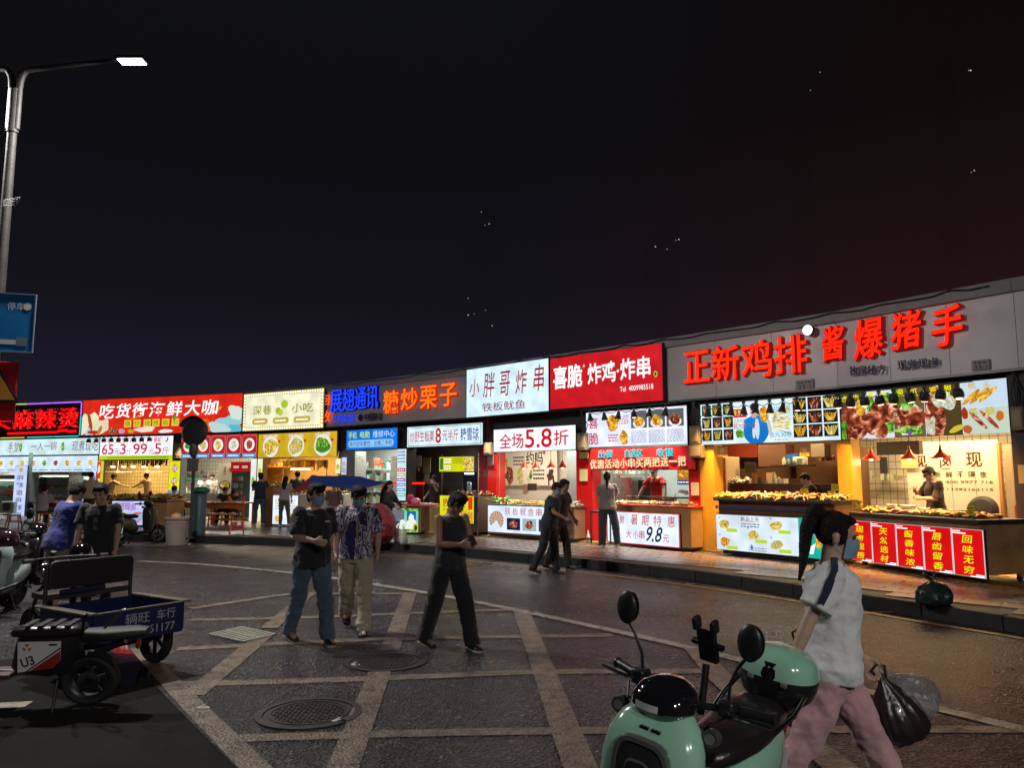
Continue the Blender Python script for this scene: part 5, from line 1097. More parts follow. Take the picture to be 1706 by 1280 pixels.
piece(SH, 'blue_box', 'blue cardboard box on the kitchen shelf', 'box', 1309, 757, 1320, 774, -1.9, -1.6, mat('box_blue', c(30, 100, 190), .5)); piece(SH, 'white_parcel', 'white crumpled parcel beside the blue box', 'parcel', 1320, 762, 1338, 775, -1.85, -1.6, mat('parcel_white', c(215, 210, 200), .6), .02)
piece(SH, 'shelf_board', 'dark bracketed shelf under the blue box', 'shelf', 1284, 775, 1342, 777, -2.0, -1.5, M_DARK); piece(SH, 'shelf_bracket', 'dark shelf bracket under the blue box shelf', 'bracket', 1315, 778, 1318, 797, -1.8, -1.55, M_DARK)
piece(SH, 'cash_monitor', 'dark monitor on the kitchen bench', 'monitor', 1240, 771, 1257, 789, -1.5, -1.4, M_DARK, .005); piece(SH, 'carton', 'open tan carton on the kitchen bench', 'carton', 1252, 788, 1277, 806, -1.4, -1.1, mat('carton_tan', c(185, 150, 110), .6)); piece(SH, 'white_carton', 'white carton on the kitchen bench right of the tan one', 'carton', 1296, 798, 1306, 806, -1.3, -1.1, mat('tub_white', c(225, 220, 205), .4))
piece(SH, 'kitchen_bench', 'dark kitchen bench behind the chicken counter', 'bench', 1216, 806, 1400, 850, -1.7, -1.05, mat('bench_dark', c(60, 40, 35), .5)); piece(SH, 'wall_switch', 'small dark switch box over the fridge', 'switch', 1213, 761, 1220, 770, -2.4, -2.35, M_DARK)
x0, y0 = SH.L(1218, 806, -1.3); x1, _ = SH.L(1252, 806, -1.3); o = pile(None, x0, x1, -1.4, -1.1, y0, 60, 'pale', (.06, .03, .03), seed=77, hgt=.16, name='packaging_heap', key='b'); o.matrix_basis = SH.F.M; tag(o, 'heap of crumpled bags and wrappers on the kitchen bench', 'packaging'); o['kind'] = 'stuff'

def clutter(S, px0, px1, py, z, n, seed, lab, hmax=.28, kind='goods'):
    x0, y0 = S.L(px0, py, z); x1, _ = S.L(px1, py, z); rnd = random.Random(seed); m = MB(); x = x0
    while x < x1:
        w_ = rnd.uniform(.04, .11); h_ = rnd.uniform(.07, hmax)
        if rnd.random() < .5: m.lathe([(.001, 0), (w_ * .45, 0), (w_ * .45, h_ * .7), (w_ * .2, h_ * .85), (w_ * .2, h_), (.001, h_)], 9, Matrix.Translation((x + w_ / 2, y0, z + rnd.uniform(-.1, .05))) @ Matrix.Rotation(R(-90), 4, 'X'))
        else: m.box(x, y0, z - .1, x + w_, y0 + h_ * .8, z)
        x += w_ + rnd.uniform(.005, .05)
    o = m.build('kitchen_goods', islandmat(kind, .35, 'k' + str(seed)), M=S.F.M, smooth=50, kind='stuff'); return tag(o, lab, 'kitchen goods')
clutter(SH, 1258, 1300, 806, -1.1, 9, 1, 'bottles and packets standing on the kitchen bench by the cartons'); clutter(SH, 1300, 1340, 775, -1.55, 9, 2, 'packets on the kitchen shelf beside the blue box', .18)
clutter(SI, 1440, 1500, 800, -2.6, 9, 3, 'jars on the tiled wall shelf of the braised meat unit', .2, 'pale'); clutter(SH, 1360, 1398, 768, -2.3, 9, 4, 'pots hanging at the right of the chicken kitchen', .3, 'meat')
# --- G: hatch shop
F, t, H_ = counter('red trimmed counter with a white lightbox advertising a summer price', (1010, 905), (1152, 918), (838, 846), .85, mat('counter_tan', c(190, 150, 95), .4, metal=.3, var=.15), .2, .03, .02, mat('trim_red', c(190, 40, 40), .4), .05)
q = lightbox(F, t, ((1012, 851, 903), (1134, 857, 914)), signface(222, 232, 245, 1.05))
RB = ems(195, 40, 50)
for st, u0, v0, u1, v1 in (('暑', .35, .60, .45, .92), ('期', .50, .60, .60, .92), ('特', .66, .60, .77, .92), ('惠', .84, .60, .94, .92), ('全', .12, .20, .20, .42), ('大', .28, .18, .36, .42), ('小', .38, .18, .45, .42), ('串', .46, .18, .54, .44), ('元', .78, .14, .86, .36), ('脆', .19, .62, .26, .88)): q.text(st, u0, v0, u1, v1, RB, .01, z=.006, shear=.1)
q.text('9.8', .56, .12, .78, .58, ems(25, 25, 70), .03, z=.008, shear=.35)
for e_ in ((0, 0, 1, .025), (0, .975, 1, 1), (0, 0, .015, 1), (.985, 0, 1, 1)): q.rect(*e_, ems(205, 50, 60), .008, 'red_border')
for k in range(5): tray(t, .04 + k * F.w * .19, .02 + (k + 1) * F.w * .19, H_, -.62, -.06, 60, ['noodle', 'fry', 'mix', 'meat', 'noodle'][k], k + 10, hgt=.06)
m = MB(); m.box(F.w * .3, H_ + .14, -.7, F.w, H_ + .18, -.6); m.build('service_shelf', STEEL, t, smooth=0); guard(F, t, .05, F.w - .05, H_ + .01, -.66, .16)
piece(SG, 'oven', 'grey steel oven behind the serving hatch', 'oven', 1020, 795, 1052, 838, -1.5, -1.0, STEEL, .01); piece(SG, 'fryer', 'black fryer cabinet behind the man in red', 'fryer', 1049, 800, 1092, 836, -1.8, -1.3, M_DARK, .01)
piece(SG, 'wall_shelf', 'thin steel shelf across the pale wall of the red shop', 'shelf', 985, 790, 1072, 793, -2.4, -2.1, STEEL); piece(SG, 'pipe', 'vertical pipe on the pale wall behind the hatch', 'pipe', 1074, 782, 1077, 800, -2.6, -2.55, STEEL)
x, y = SG.L(1031, 797, -2.2); m = MB(); T = Matrix.Translation((x, y, -2.2)) @ Matrix.Rotation(R(-90), 4, 'X'); m.lathe([(.001, -.15), (.05, -.15), (.05, .08), (.02, .14), (.015, .18), (.001, .18)], 14, T); o = m.build('fire_extinguisher', mat('ext_red', c(190, 20, 20), .3), M=SG.F.M); tag(o, 'red fire extinguisher on the shelf of the red shop', 'fire extinguisher')
picture(SG, 'wall_poster', 'poster of fried food over blue print at the right of the hatch', 'poster', 1128, 782, 1151, 808, -.35, ems(205, 140, 50, .7), .02, lambda q_: (q_.blob(.5, .7, .17, .08, foodmat('fry', 26, .9), wob=.1), q_.rect(.0, .0, 1, .3, ems(60, 90, 160, .7), .004), bars(q_, .05, .08, .95, .24, 1, WHITE, .007)))
x, y = SG.L(1143, 821, -.2); m = MB(); m.ell((x, y, -.2), (.06, .05, .06), 14, 8); m.tube([(x, y, -.2), (x - .05, y + .03, -.1), (x - .09, y + .02, -.05)], [.04, .035, .03], 12); o = m.build('security_camera', mat('cam_white', c(225, 225, 220), .3), M=SG.F.M); tag(o, 'white security camera inside the hatch at the right', 'camera')
# small black stand table and bottle beside the pillar
F2 = Fr(G(985, 906, .2), G(1003, 908, .2)); t2 = thing('side_stand', 'small black stand beside the broad red pillar', 'stand', F2.M); m = MB(); m.box(-.05, .72, -.3, F2.w + .02, .76, 0); m.build('top', M_DARK, t2, smooth=0)
for x in (-.03, F2.w - .02):
    for z_ in (-.28, -.03): m = MB(); m.box(x, 0, z_, x + .025, .72, z_ + .025); m.build('leg', M_DARK, t2, smooth=0)
p = G(980, 903, .2); m = MB(); m.lathe([(.001, 0), (.045, 0), (.045, .13), (.02, .2), (.018, .27), (.001, .27)], 12); t2 = thing('sauce_bottle', 'bottle with a green label standing at the foot of the red pillar', 'bottle', loc=p); m.build('bottle', mat('bottle_white', c(210, 205, 190), .3), t2); m = MB(); m.lathe([(.047, .03), (.047, .1)], 12); m.build('label_band', mat('label_green', c(40, 90, 40), .5), t2)

clutter(SG, 990, 1066, 790, -2.2, 9, 5, 'jars and cups on the long shelf of the red shop', .2, 'pale'); clutter(SG, 1100, 1128, 836, -1.2, 9, 6, 'bottles beside the worker in red', .22)
# --- F: grill counter
F, t, H_ = counter('grill counter with a white lightbox of squid pictures', (812, 893), (957, 903), (838, 846), .85, mat('counter_steel_tan', c(170, 140, 110), .4, metal=.4, var=.15), .2, .03, .03, STEEL, .06)
q = lightbox(F, t, ((814, 841, 887), (926, 846, 893)), signface(214, 228, 248, 1.05))
for i, ch in enumerate('铁板鱿鱼串串'): q.text(ch, .27 + i * .115, .66, .355 + i * .115, .93, RB, .0, z=.006, shear=.08)
m = MB(); cx, cy = .14 * q.w, .45 * q.h
for q2 in (0, 1):
    m = MB()
    for k in range(q2, 26, 2): a = R(-50 + k * 10.5); m.add([(cx, cy, .007), (cx + .26 * math.cos(a), cy + .24 * math.sin(a), .007), (cx + .26 * math.cos(a + .15), cy + .24 * math.sin(a + .15), .007)], [(0, 1, 2)])
    m.build('skewer_print', [ems(150, 66, 40), ems(215, 165, 95)][q2], q.t, smooth=0, kind='stuff')
for k in range(3): u = .30 + k * .235; q.rect(u, .12, u + .2, .55, [ems(30, 34, 60), ems(160, 190, 190), ems(60, 60, 70)][k], .005, 'picture'); q.blob(u + .10, .33, .13, .10, foodmat(['meat', 'meat', 'noodle'][k], 26, 1.1), z=.008, wob=.2)
m = MB()
for k in range(10): m.box(.84 * F.w, .15 + k * .04, -.008, .98 * F.w, .165 + k * .04, .002)
m.build('vent_slots', M_DARK, t, smooth=0, kind='stuff')
for k in range(5): pile(None, F.w * k / 5, F.w * (k + 1) / 5, -.6, .0, H_ + .02, 55, ['green', 'noodle', 'fry', 'noodle', 'pale'][k], (.07, .015, .018), seed=k + 60, parent=t, hgt=.09 if k else .2)
def wallart(q_):
    for u, v, rx, ry, kd, s_ in ((.16, .62, .05, .2, 'noodle', 20), (.22, .28, .15, .32, 'meat', 16), (.40, .26, .14, .25, 'mix', 14), (.58, .3, .06, .16, 'green', 14), (.54, .2, .07, .14, 'pale', 14)): q_.blob(u, v, rx, ry, foodmat(kd, s_, 0), z=.005, wob=.2)
    q_.text('约吗', .50, .58, .78, .96, BK, .03, z=.008); q_.blob(.80, .93, .06, .07, mat('print_red', c(190, 50, 40), .6), z=.006); bars(q_, .28, .55, .47, .85, 3, BK, seed=4, z=.005); bars(q_, .62, .15, .80, .48, 3, BK, seed=6, z=.005)
    q_.blob(.90, .30, .14, .16, BR, z=.006, wob=.4, name='squid_print'); q_.blob(.95, .12, .04, .16, BR, z=.0065, wob=.4, name='squid_print'); q_.blob(.87, .10, .03, .14, BR, z=.0065, wob=.4, name='squid_print')
picture(SF, 'wall_print', 'white wall print with black characters, skewers and a squid behind the grill counter', 'poster', 829, 752, 928, 810, -2.48, mat('print_ground', c(225, 220, 205), .5), .02, wallart)
piece(SF, 'green_card', 'small green card on the wall at the left of the wall print', 'card', 833, 789, 844, 798, -2.2, -2.18, mat('card_green', c(30, 90, 40), .5)); piece(SF, 'pos_screen', 'tilted grey order screen over the grill counter', 'screen', 879, 806, 893, 818, -.9, -.86, mat('screen_grey', c(70, 85, 95), .15), .004)
piece(SF, 'menu_box', 'pale box hanging under the order screen', 'box', 871, 807, 878, 824, -.95, -.85, mat('box_pale', c(190, 170, 160), .5)); piece(SF, 'wall_switch', 'small white switch on the right wall of the grill unit', 'switch', 949, 794, 953, 801, -2.55, -2.5, WP)
piece(SF, 'steel_hood', 'pale steel wardrobe panel at the right of the grill unit', 'panel', 944, 752, 962, 835, -2.3, -1.6, mat('panel_steel', c(150, 175, 180), .35, metal=.3))

# --- E: chestnut kiosk
F = Fr(G(734, 889, .2), G(796, 893, .2)); Hk = F.L(734, 757)[1]; t = thing('chestnut_kiosk', 'glazed chestnut kiosk with a yellow header and a yellow lower poster', 'kiosk', F.M)
for x in (0, F.w - .03):
    for z_ in (-.03, -.9): m = MB(); m.box(x, 0, z_, x + .03, Hk, z_ + .03); m.build('post', STEEL, t, smooth=0)
yy1 = F.L(734, 825)[1]; yy0 = F.L(734, 872)[1]
m = MB(); m.box(.03, .08, -.9, F.w - .03, yy1 - .03, -.03); m.build('base_cabinet', mat('kiosk_body', c(110, 90, 80), .4, metal=.3), t, smooth=0)
q = lightbox(F, t, ((734, 825, 870), (791, 827, 874)), signface(214, 215, 25, .95)); q.blob(.45, .35, .14, .14, foodmat('fry', 26), z=.006); q.rect(.5, .04, .97, .42, foodmat('fry', 30), .006, 'picture'); q.text('糖炒', .1, .55, .4, .9, ems(190, 40, 40), .02, z=.006); q.text('栗子', .55, .5, .68, .95, ems(150, 110, 30), .0, z=.006); q.rect(.84, .5, .96, .96, ems(225, 60, 30), .006, 'red_patch'); bars(q, .1, .45, .45, .52, 1, ems(120, 110, 30))
q = lightbox(F, t, ((733, 760, 786), (791, 762, 787)), signface(205, 208, 24, .95)); q.rect(.70, .03, .99, .97, foodmat('noodle', 20), .006, 'picture'); q.rect(.03, .15, .12, .9, ems(60, 120, 50), .006, 'bottle_print'); bars(q, .15, .55, .35, .9, 2, WHITE, seed=3); bars(q, .15, .12, .35, .45, 2, WHITE, seed=5); bars(q, .38, .55, .68, .9, 3, ems(130, 140, 20), seed=7)
m = MB(); m.box(.03, yy1, -.88, F.w - .03, Hk - .5, -.86); m.build('back_pane', mat('kiosk_black', (.012, .014, .018), .15), t, smooth=0); m = MB(); m.box(.03, yy1, -.03, F.w - .03, Hk - .5, -.025); m.build('front_pane', glassmat(), t, smooth=0)
m = MB(); m.box(F.w * .38, Hk - .56, -.5, F.w * .56, Hk - .52, -.4); m.build('kiosk_lamp', em((1, 1, .95), 8, True), t, smooth=0); m = MB(); x_ = F.w * .47; m.tube([(x_, yy1, -.45), (x_, Hk - .75, -.45)], .012, 6); m.build('scoop_rod', STEEL, t)
m = MB(); m.box(x_ - .08, Hk - 1.05, -.47, x_ + .08, Hk - .78, -.43); m.build('scoop', mat('scoop_white', c(220, 225, 225), .3), t, bev=.02)
pile(None, .1, F.w - .1, -.8, -.1, yy1, 160, 'meat', (.03, .02, .025), seed=90, parent=t, hgt=.14)
for px0, py0, px1, py1, z_, cc, lb in ((683, 760, 702, 778, -1.6, (150, 135, 125), 'grey notice high on the dark chestnut wall'), (705, 763, 717, 788, -.9, (150, 145, 110), 'framed licence hanging left of the kiosk'), (707, 790, 715, 806, -1.4, (140, 135, 125), 'pale sheet under the framed licence')): piece(SE, 'wall_notice', lb, 'notice', px0, py0, px1, py1, z_ - .01, z_, mat('notice_e%d' % px0, c(*cc), .6))
piece(SE, 'red_trim', 'dark red cloth hanging beside the licence', 'cloth', 684, 800, 704, 845, -1.7, -1.65, mat('cloth_red', c(110, 25, 30), .7)); piece(SE, 'wall_socket', 'reddish box hanging high in the chestnut unit', 'box', 685, 780, 696, 786, -1.5, -1.4, mat('box_red', c(120, 50, 60), .5))
# red led bar and counter of the phone stall
F = Fr(G(655, 889, .19), G(700, 889.5, .19)); H_ = F.L(655, 838)[1]; t = thing('phone_counter', 'phone stall counter with a bright blue and green lightbox picture and a pink top', 'counter', F.M)
m = MB(); m.box(-.2, .03, -1.0, F.w, H_ - .1, -.03); m.build('cabinet', mat('counter_cream', c(175, 160, 120), .5, var=.1), t, smooth=0); m = MB(); m.box(-.4, H_ - .1, -1.1, F.w + .35, H_ - .05, .05); m.build('top', mat('counter_pink', c(205, 90, 105), .3), t, smooth=0)
q = lightbox(F, t, ((655, 846, 887), (698, 848, 888)), signface(130, 205, 190, .95)); q.rect(.0, .5, .45, .97, ems(110, 115, 125), .004, 'grey_picture'); q.rect(.55, .2, .9, .97, ems(15, 110, 160), .0045, 'blue_picture')
for u, v, rx, ry in ((.72, .6, .07, .12), (.72, .35, .14, .14), (.4, .4, .08, .09), (.35, .22, .16, .12), (.55, .2, .18, .1)): q.blob(u, v, rx, ry, ems(235, 245, 235), z=.007, wob=.2, name='figure_print')
q.blob(.2, .3, .1, .14, ems(30, 90, 140), z=.0065); q.blob(.9, .2, .09, .12, ems(230, 200, 50), z=.008, wob=.05, name='yellow_badge'); q.blob(.9, .2, .05, .07, ems(60, 60, 30), z=.010, wob=.1, name='badge_mark'); q.blob(.45, .07, .35, .05, foodmat('green', 20), z=.009); q.blob(.7, .95, .3, .05, foodmat('green', 20), z=.009)
o = pile(None, -.1, F.w + .2, -.8, -.1, H_ - .05, 40, 'pale', (.06, .02, .03), seed=33, name='accessories', hgt=.03, key='c'); o.parent = t
for k, (px, lb) in enumerate(((693, 'crumpled pink bag standing on the phone counter'), (683, 'darker pink bag standing behind the first on the phone counter'))):
    x, y = F.L(px, 838, -.2 - k * .2); m = MB(); m.ell((x, H_ + .03 + k * .05, -.2 - k * .25), (.13 - .03 * k, .09 + .04 * k, .1), 14, 9); o = m.build('pink_bag', mat('bag_pink%d' % k, [c(235, 140, 165), c(190, 40, 90)][k], .3), M=F.M, mods=[('DISPLACE', {'strength': .03, 'texture': None})]); tag(o, lb, 'bag', 'pink bags on the phone counter')
piece(SE, 'beige_cabinet', 'beige side cabinet between the phone counter and the kiosk', 'cabinet', 702, 843, 722, 888, -.2, .3, mat('cabinet_beige', c(165, 150, 115), .5, var=.1), .01)
x0, y0 = SE.L(650, 806, .0); x1, _ = SE.L(706, 803, .0); m = MB(); m.box(x0, y0 - .02, -.05, x1, y0 + .045, 0); o = m.build('red_light_bar', em(c(255, 40, 20), 1.3, True), M=SE.F.M, smooth=0); tag(o, 'glowing red bar light hanging over the phone counter', 'light bar')
x, y = SE.L(669, 795, .1); m = MB(); m.lathe([(.02, .12), (.03, .1), (.1, -.06), (.085, -.06)], 18, Matrix.Translation((x, y, .1)) @ Matrix.Rotation(R(-90), 4, 'X')); m.tube([(x, y + .1, .1), (x, y + .6, .1)], .006, 5); o = m.build('black_pendant', M_DARK, M=SE.F.M); tag(o, 'black cone pendant in front of the tall price strip', 'pendant lamp')
# shelves with goods
z = -1.9; x0, y1 = SD.L(592, 762, z); x1, y0 = SD.L(650, 830, z); t = thing('goods_shelf', 'glass shelf unit stocked with coloured phone goods', 'shelf', SD.F.M)
for x in (x0, (x0 + x1) / 2, x1): m = MB(); m.box(x - .015, .2, z - .3, x + .015, y1, z); m.build('upright', STEEL, t, smooth=0)
rnd = random.Random(11)
for k in range(5):
    ys = y1 - .05 - (k + 1) * (y1 - .4) / 5.2; m = MB(); m.box(x0, ys - .02, z - .3, x1, ys, z); m.build('shelf_board', mat('shelf_glass', c(150, 190, 185), .1), t, smooth=0)
    m = MB(); x = x0 + .03
    while x < x1 - .1: w_ = rnd.uniform(.04, .12); h_ = rnd.uniform(.12, .3); m.box(x, ys + .001, z - .25, x + w_, ys + h_, z - .04); x += w_ + .012
    m.build('goods', islandmat('goods', .4), t, smooth=0, kind='stuff')
piece(SD, 'red_lantern', 'orange red bag hanging in front of the goods shelf', 'bag', 624, 764, 632, 776, -1.6, -1.5, mat('lantern_red', c(215, 70, 40), .5), .03); piece(SD, 'glass_partition', 'glass side panel of the phone stall', 'panel', 575, 752, 576.5, 870, -1.0, -.2, STEEL); piece(SD, 'wall_cabinet', 'pale locker at the left of the phone stall', 'locker', 579, 765, 590, 835, -2.3, -1.9, mat('locker_pale', c(140, 150, 145), .5), .01)

# --- C: snack alley
F = Fr(G(437, 876, .19), G(500, 878, .19)); H1 = F.L(437, 812)[1]; t = thing('snack_counter', 'snack counter with a wooden pillar desk and a white glowing front', 'counter', F.M); xm = F.L(455, 840)[0]
m = MB(); m.box(0, 0, -.8, xm - .02, H1, 0); m.build('desk', mat('desk_pinkwood', c(165, 110, 80), .45, var=.15), t, smooth=0); m = MB(); m.box(xm, 0, -.8, F.w + 1.6, 1.02, -.02); m.build('cabinet', mat('counter_cream2', c(215, 205, 180), .5), t, smooth=0)
q = lightbox(F, t, ((456, 825, 874), (498, 826, 875)), signface(225, 232, 250, 1.0)); bars(q, .1, .5, .9, .85, 4, ems(200, 180, 120)); q.blob(.2, .2, .1, .1, ems(215, 190, 60)); q.blob(.7, .3, .1, .1, ems(225, 190, 90))
for k in range(3): pile(None, xm + k * .9, xm + .85 + k * .9, -.6, -.05, 1.04, 50, ['fry', 'noodle', 'mix'][k], (.07, .02, .02), seed=k + 120, parent=t, hgt=.12)
x, y = F.L(447, 812, -.3); pile(None, .05, xm - .1, -.6, -.1, H1 + .01, 30, 'fry', (.07, .04, .04), seed=130, parent=t, hgt=.14)
t = thing('hanging_rack', 'steel rack of hanging skewers and bags over the snack counter', 'rack', SC.F.M); z = -1.2; x0, y1 = SC.L(472, 768, z); x1, _ = SC.L(545, 768, z)
m = MB(); m.tube([(x0, y1, z), (x1, y1, z)], .02, 6); m.tube([(x0, y1, z), (x0, .9, z)], .02, 6); m.tube([(x1, y1, z), (x1, .9, z)], .02, 6); m.build('frame', STEEL, t)
m = MB(); rnd = random.Random(3)
for k in range(26): x = x0 + (x1 - x0) * k / 26 + .04; h_ = rnd.uniform(.12, .4); m.box(x, y1 - h_, z - .02, x + rnd.uniform(.04, .1), y1 - .02, z + .02)
m.build('hanging_bags', islandmat('fry', .3, 'h'), t, smooth=0, kind='stuff')
for px, lb in ((493, 'warm glowing strip lamp at the left over the snack counter'), (508, 'warm glowing strip lamp at the right over the snack counter')):
    x, y = SC.L(px, 782, -.9); m = MB(); m.box(x - .22, y - .03, -.95, x + .22, y + .03, -.85); o = m.build('strip_lamp', em((1, .75, .35), 5), M=SC.F.M, smooth=0); tag(o, lb, 'lamp', 'strip lamps over the snack counter')
piece(SC, 'wall_box', 'tan air conditioner box high at the left of the snack unit', 'air conditioner', 450, 765, 468, 778, -2.6, -2.2, mat('ac_tan', c(190, 160, 115), .5), .02); piece(SC, 'shelf_row', 'long tan shelf under the air conditioner box', 'shelf', 440, 777, 480, 779, -2.2, -1.8, mat('timber_tan', c(190, 130, 70), .5))
def food_poster(q_):
    for k in range(6): q_.blob(.12 + k * .15, .35, .25, .2, foodmat('fry', 10, .9), z=.004 + k * .0004, wob=.2)
picture(SC, 'food_poster', 'warm orange poster of fried food behind the blue canopy', 'poster', 506, 812, 560, 835, -.5, ems(195, 140, 60, .8), .03, food_poster)

clutter(SC, 440, 478, 777, -1.9, 9, 7, 'packets on the long tan shelf', .22, 'fry'); clutter(SD, 582, 600, 835, -.5, 9, 8, 'phone accessories low in the phone stall', .3)
# --- B: dining tables
M_WOOD = mat('table_wood', c(190, 110, 50), .4, var=.3, vscale=6)
def wood_table(px0, py0, px1, py1, lab, dpt=.7, H_=.75, z0=.175, off=0):
    F = Fr(G(px0, py0, z0), G(px1, py1, z0)); t = thing('dining_table', lab, 'table', F.M, 'wooden dining tables before the snack shops')
    m = MB(); m.box(-.05, H_ - .04, -dpt, F.w + .05, H_, .05); m.build('tabletop', M_WOOD, t, bev=.006, smooth=0)
    for x in (0, F.w - .06):
        for z_ in (-.06, -dpt + .05): m = MB(); m.box(x, 0, z_, x + .06, H_ - .04, z_ + .06); m.build('leg', M_WOOD, t, smooth=0)
    m = MB(); m.box(.06, H_ - .2, -.05, F.w - .06, H_ - .041, -.02); m.build('apron', M_WOOD, t, smooth=0); m = MB(); m.box(.06, .18, -dpt * .5, F.w - .06, .23, -dpt * .5 + .05); m.build('stretcher', M_WOOD, t, smooth=0)
    return F, t
FT1, _ = wood_table(337, 876, 405, 877, 'wooden table right of the mirror post with two diners behind it'); FT2, _ = wood_table(300, 874, 330, 875, 'wooden table left of the mirror post beside the yellow sign')
FT3, _ = wood_table(58, 876, 115, 876, 'wooden table in front of the noodle shop fridge'); FT4, _ = wood_table(124, 872, 150, 873, 'narrow wooden table behind the man in the black tee')
def bench(px0, py0, px1, py1, lab, z0=.175):
    F = Fr(G(px0, py0, z0), G(px1, py1, z0)); t = thing('wooden_bench', lab, 'bench', F.M, 'slim wooden benches at the dining tables'); m = MB(); m.box(0, .41, -.24, F.w, .45, 0); m.build('seat', M_WOOD, t, bev=.005, smooth=0)
    for x, s in ((.1, -1), (F.w - .1, 1)):
        for z_, s2 in ((-.04, 1), (-.2, -1)): m = MB(); m.tube([(x, .41, z_), (x + s * .06, 0, z_ + s2 * .05)], .022, 4); m.build('leg', M_WOOD, t, smooth=0)
bench(336, 880, 388, 881, 'slim wooden bench at the near side of the table right of the mirror post'); bench(60, 880, 84, 880, 'slim wooden bench at the near side of the noodle shop table')
def dish_set(F, t_lab, n, seed):
    rnd = random.Random(seed); BW = []
    for k in range(n):
        x, z_ = rnd.uniform(.1, F.w - .1), rnd.uniform(-.6, -.1); m = MB(); r_ = rnd.uniform(.05, .09); m.lathe([(.001, 0), (r_ * .5, 0), (r_, .05), (r_ * .93, .05), (.001, .015)], 14, Matrix.Translation((x, .752, z_)) @ Matrix.Rotation(R(-90), 4, 'X')); o = m.build('bowl', mat('china', c(220, 215, 205), .3), M=F.M); BW.append((x, o))
    for k, (x, o) in enumerate(sorted(BW, key=lambda q: q[0])): tag(o, ['leftmost ', 'second from left ', 'third from left ', 'rightmost '][k] + t_lab, 'bowl', t_lab.replace('white bowl', 'bowls'))
dish_set(FT1, 'white bowl on the table right of the mirror post', 4, 2); dish_set(FT3, 'white bowl on the noodle shop table', 4, 4)
for x, cc, lb in ((.55 * FT1.w, (215, 110, 50), 'orange paper cup in the middle of the table right of the post'), (.9 * FT1.w, (200, 70, 40), 'red sauce bottle at the right end of the table right of the post')):
    m = MB(); m.lathe([(.001, 0), (.035, 0), (.04, .16), (.025, .2), (.001, .2)], 12, Matrix.Translation((x, .752, -.2)) @ Matrix.Rotation(R(-90), 4, 'X')); o = m.build('sauce_bottle', mat('sauce_%d' % cc[1], c(*cc), .4), M=FT1.M); tag(o, lb, 'bottle')
# barbecue interior: fridge with red header, poster, counter
piece(SB, 'drinks_fridge', 'tall glass drinks fridge behind the dining tables', 'fridge', 386, 785, 414, 865, -1.6, -1.1, mat('fridge_dark', c(90, 110, 115), .2, var=.3, vscale=6), .01)
picture(SB, 'red_header', 'red header with white print on top of the drinks fridge', 'sign', 385, 770, 416, 786, -1.0, ems(180, 30, 30, .8), .05, lambda q_: (bars(q_, .15, .35, .42, .6, 2, WHITE), bars(q_, .6, .35, .88, .6, 2, WHITE, seed=8)))
m = MB(); rnd = random.Random(6); x0, y1 = SB.L(388, 790, -1.05); x1, y0 = SB.L(402, 860, -1.05)
for r_ in range(6):
    for k in range(7): x = x0 + (x1 - x0) * k / 7; y = y0 + (y1 - y0) * r_ / 6; m.box(x, y, -1.09, x + .05, y + .17, -1.04)
o = m.build('drink_bottles', islandmat('goods', .3, 'b'), M=SB.F.M, smooth=0); tag(o, 'rows of small drinks behind the fridge door', 'drinks'); o['kind'] = 'stuff'
def bbqart(q_): q_.blob(.5, .35, .28, .2, mat('bowl_print', c(60, 45, 30), .5), z=.004, wob=.05, name='bowl_print'); q_.blob(.5, .37, .24, .13, foodmat('noodle', 12, 0), z=.007); bars(q_, .4, .65, .55, .9, 4, BK); q_.blob(.85, .8, .08, .1, mat('print_red', c(190, 50, 40), .6), z=.005)
picture(SB, 'noodle_poster', 'pale poster with a big bowl of noodles behind the tables', 'poster', 364, 772, 386, 830, -1.5, mat('poster_pale', c(200, 195, 175), .5), .03, bbqart)
piece(SB, 'kitchen_counter', 'grey kitchen counter of the barbecue unit', 'counter', 306, 822, 362, 868, -1.8, -1.2, mat('counter_grey', c(110, 115, 110), .4, metal=.3), .01); piece(SB, 'green_box', 'green crate on the kitchen counter of the barbecue unit', 'crate', 308, 797, 320, 803, -1.9, -1.5, mat('crate_green', c(20, 110, 80), .4), .01)
x, y = SB.L(328, 790, -1.6); m = MB(); m.tube([(x - .3, y + .1, -1.7), (x - .1, y + .9, -1.7), (x + .3, y + 1.1, -1.7)], .09, 14); o = m.build('exhaust_duct', mat('duct_grey', c(190, 195, 185), .3, metal=.4), M=SB.F.M); tag(o, 'curved silver exhaust duct over the barbecue kitchen', 'duct')
x, y = SB.L(338, 823, -1.5); m = MB(); m.ell((x - .3, 1.15, -1.3), (.3, .12, .2), 14, 7); o = pile(None, x - .7, x + .1, -1.6, -1.25, .98, 60, 'green', (.06, .03, .03), seed=150, name='vegetables', hgt=.15); o.matrix_basis = SB.F.M; tag(o, 'heap of green vegetables on the barbecue kitchen counter', 'vegetables')
clutter(SB, 306, 362, 822, -1.3, 9, 9, 'bowls and jars on the barbecue kitchen counter', .25, 'pale'); clutter(SB, 304, 345, 790, -2.9, 9, 10, 'goods on the back shelf of the barbecue kitchen', .25)
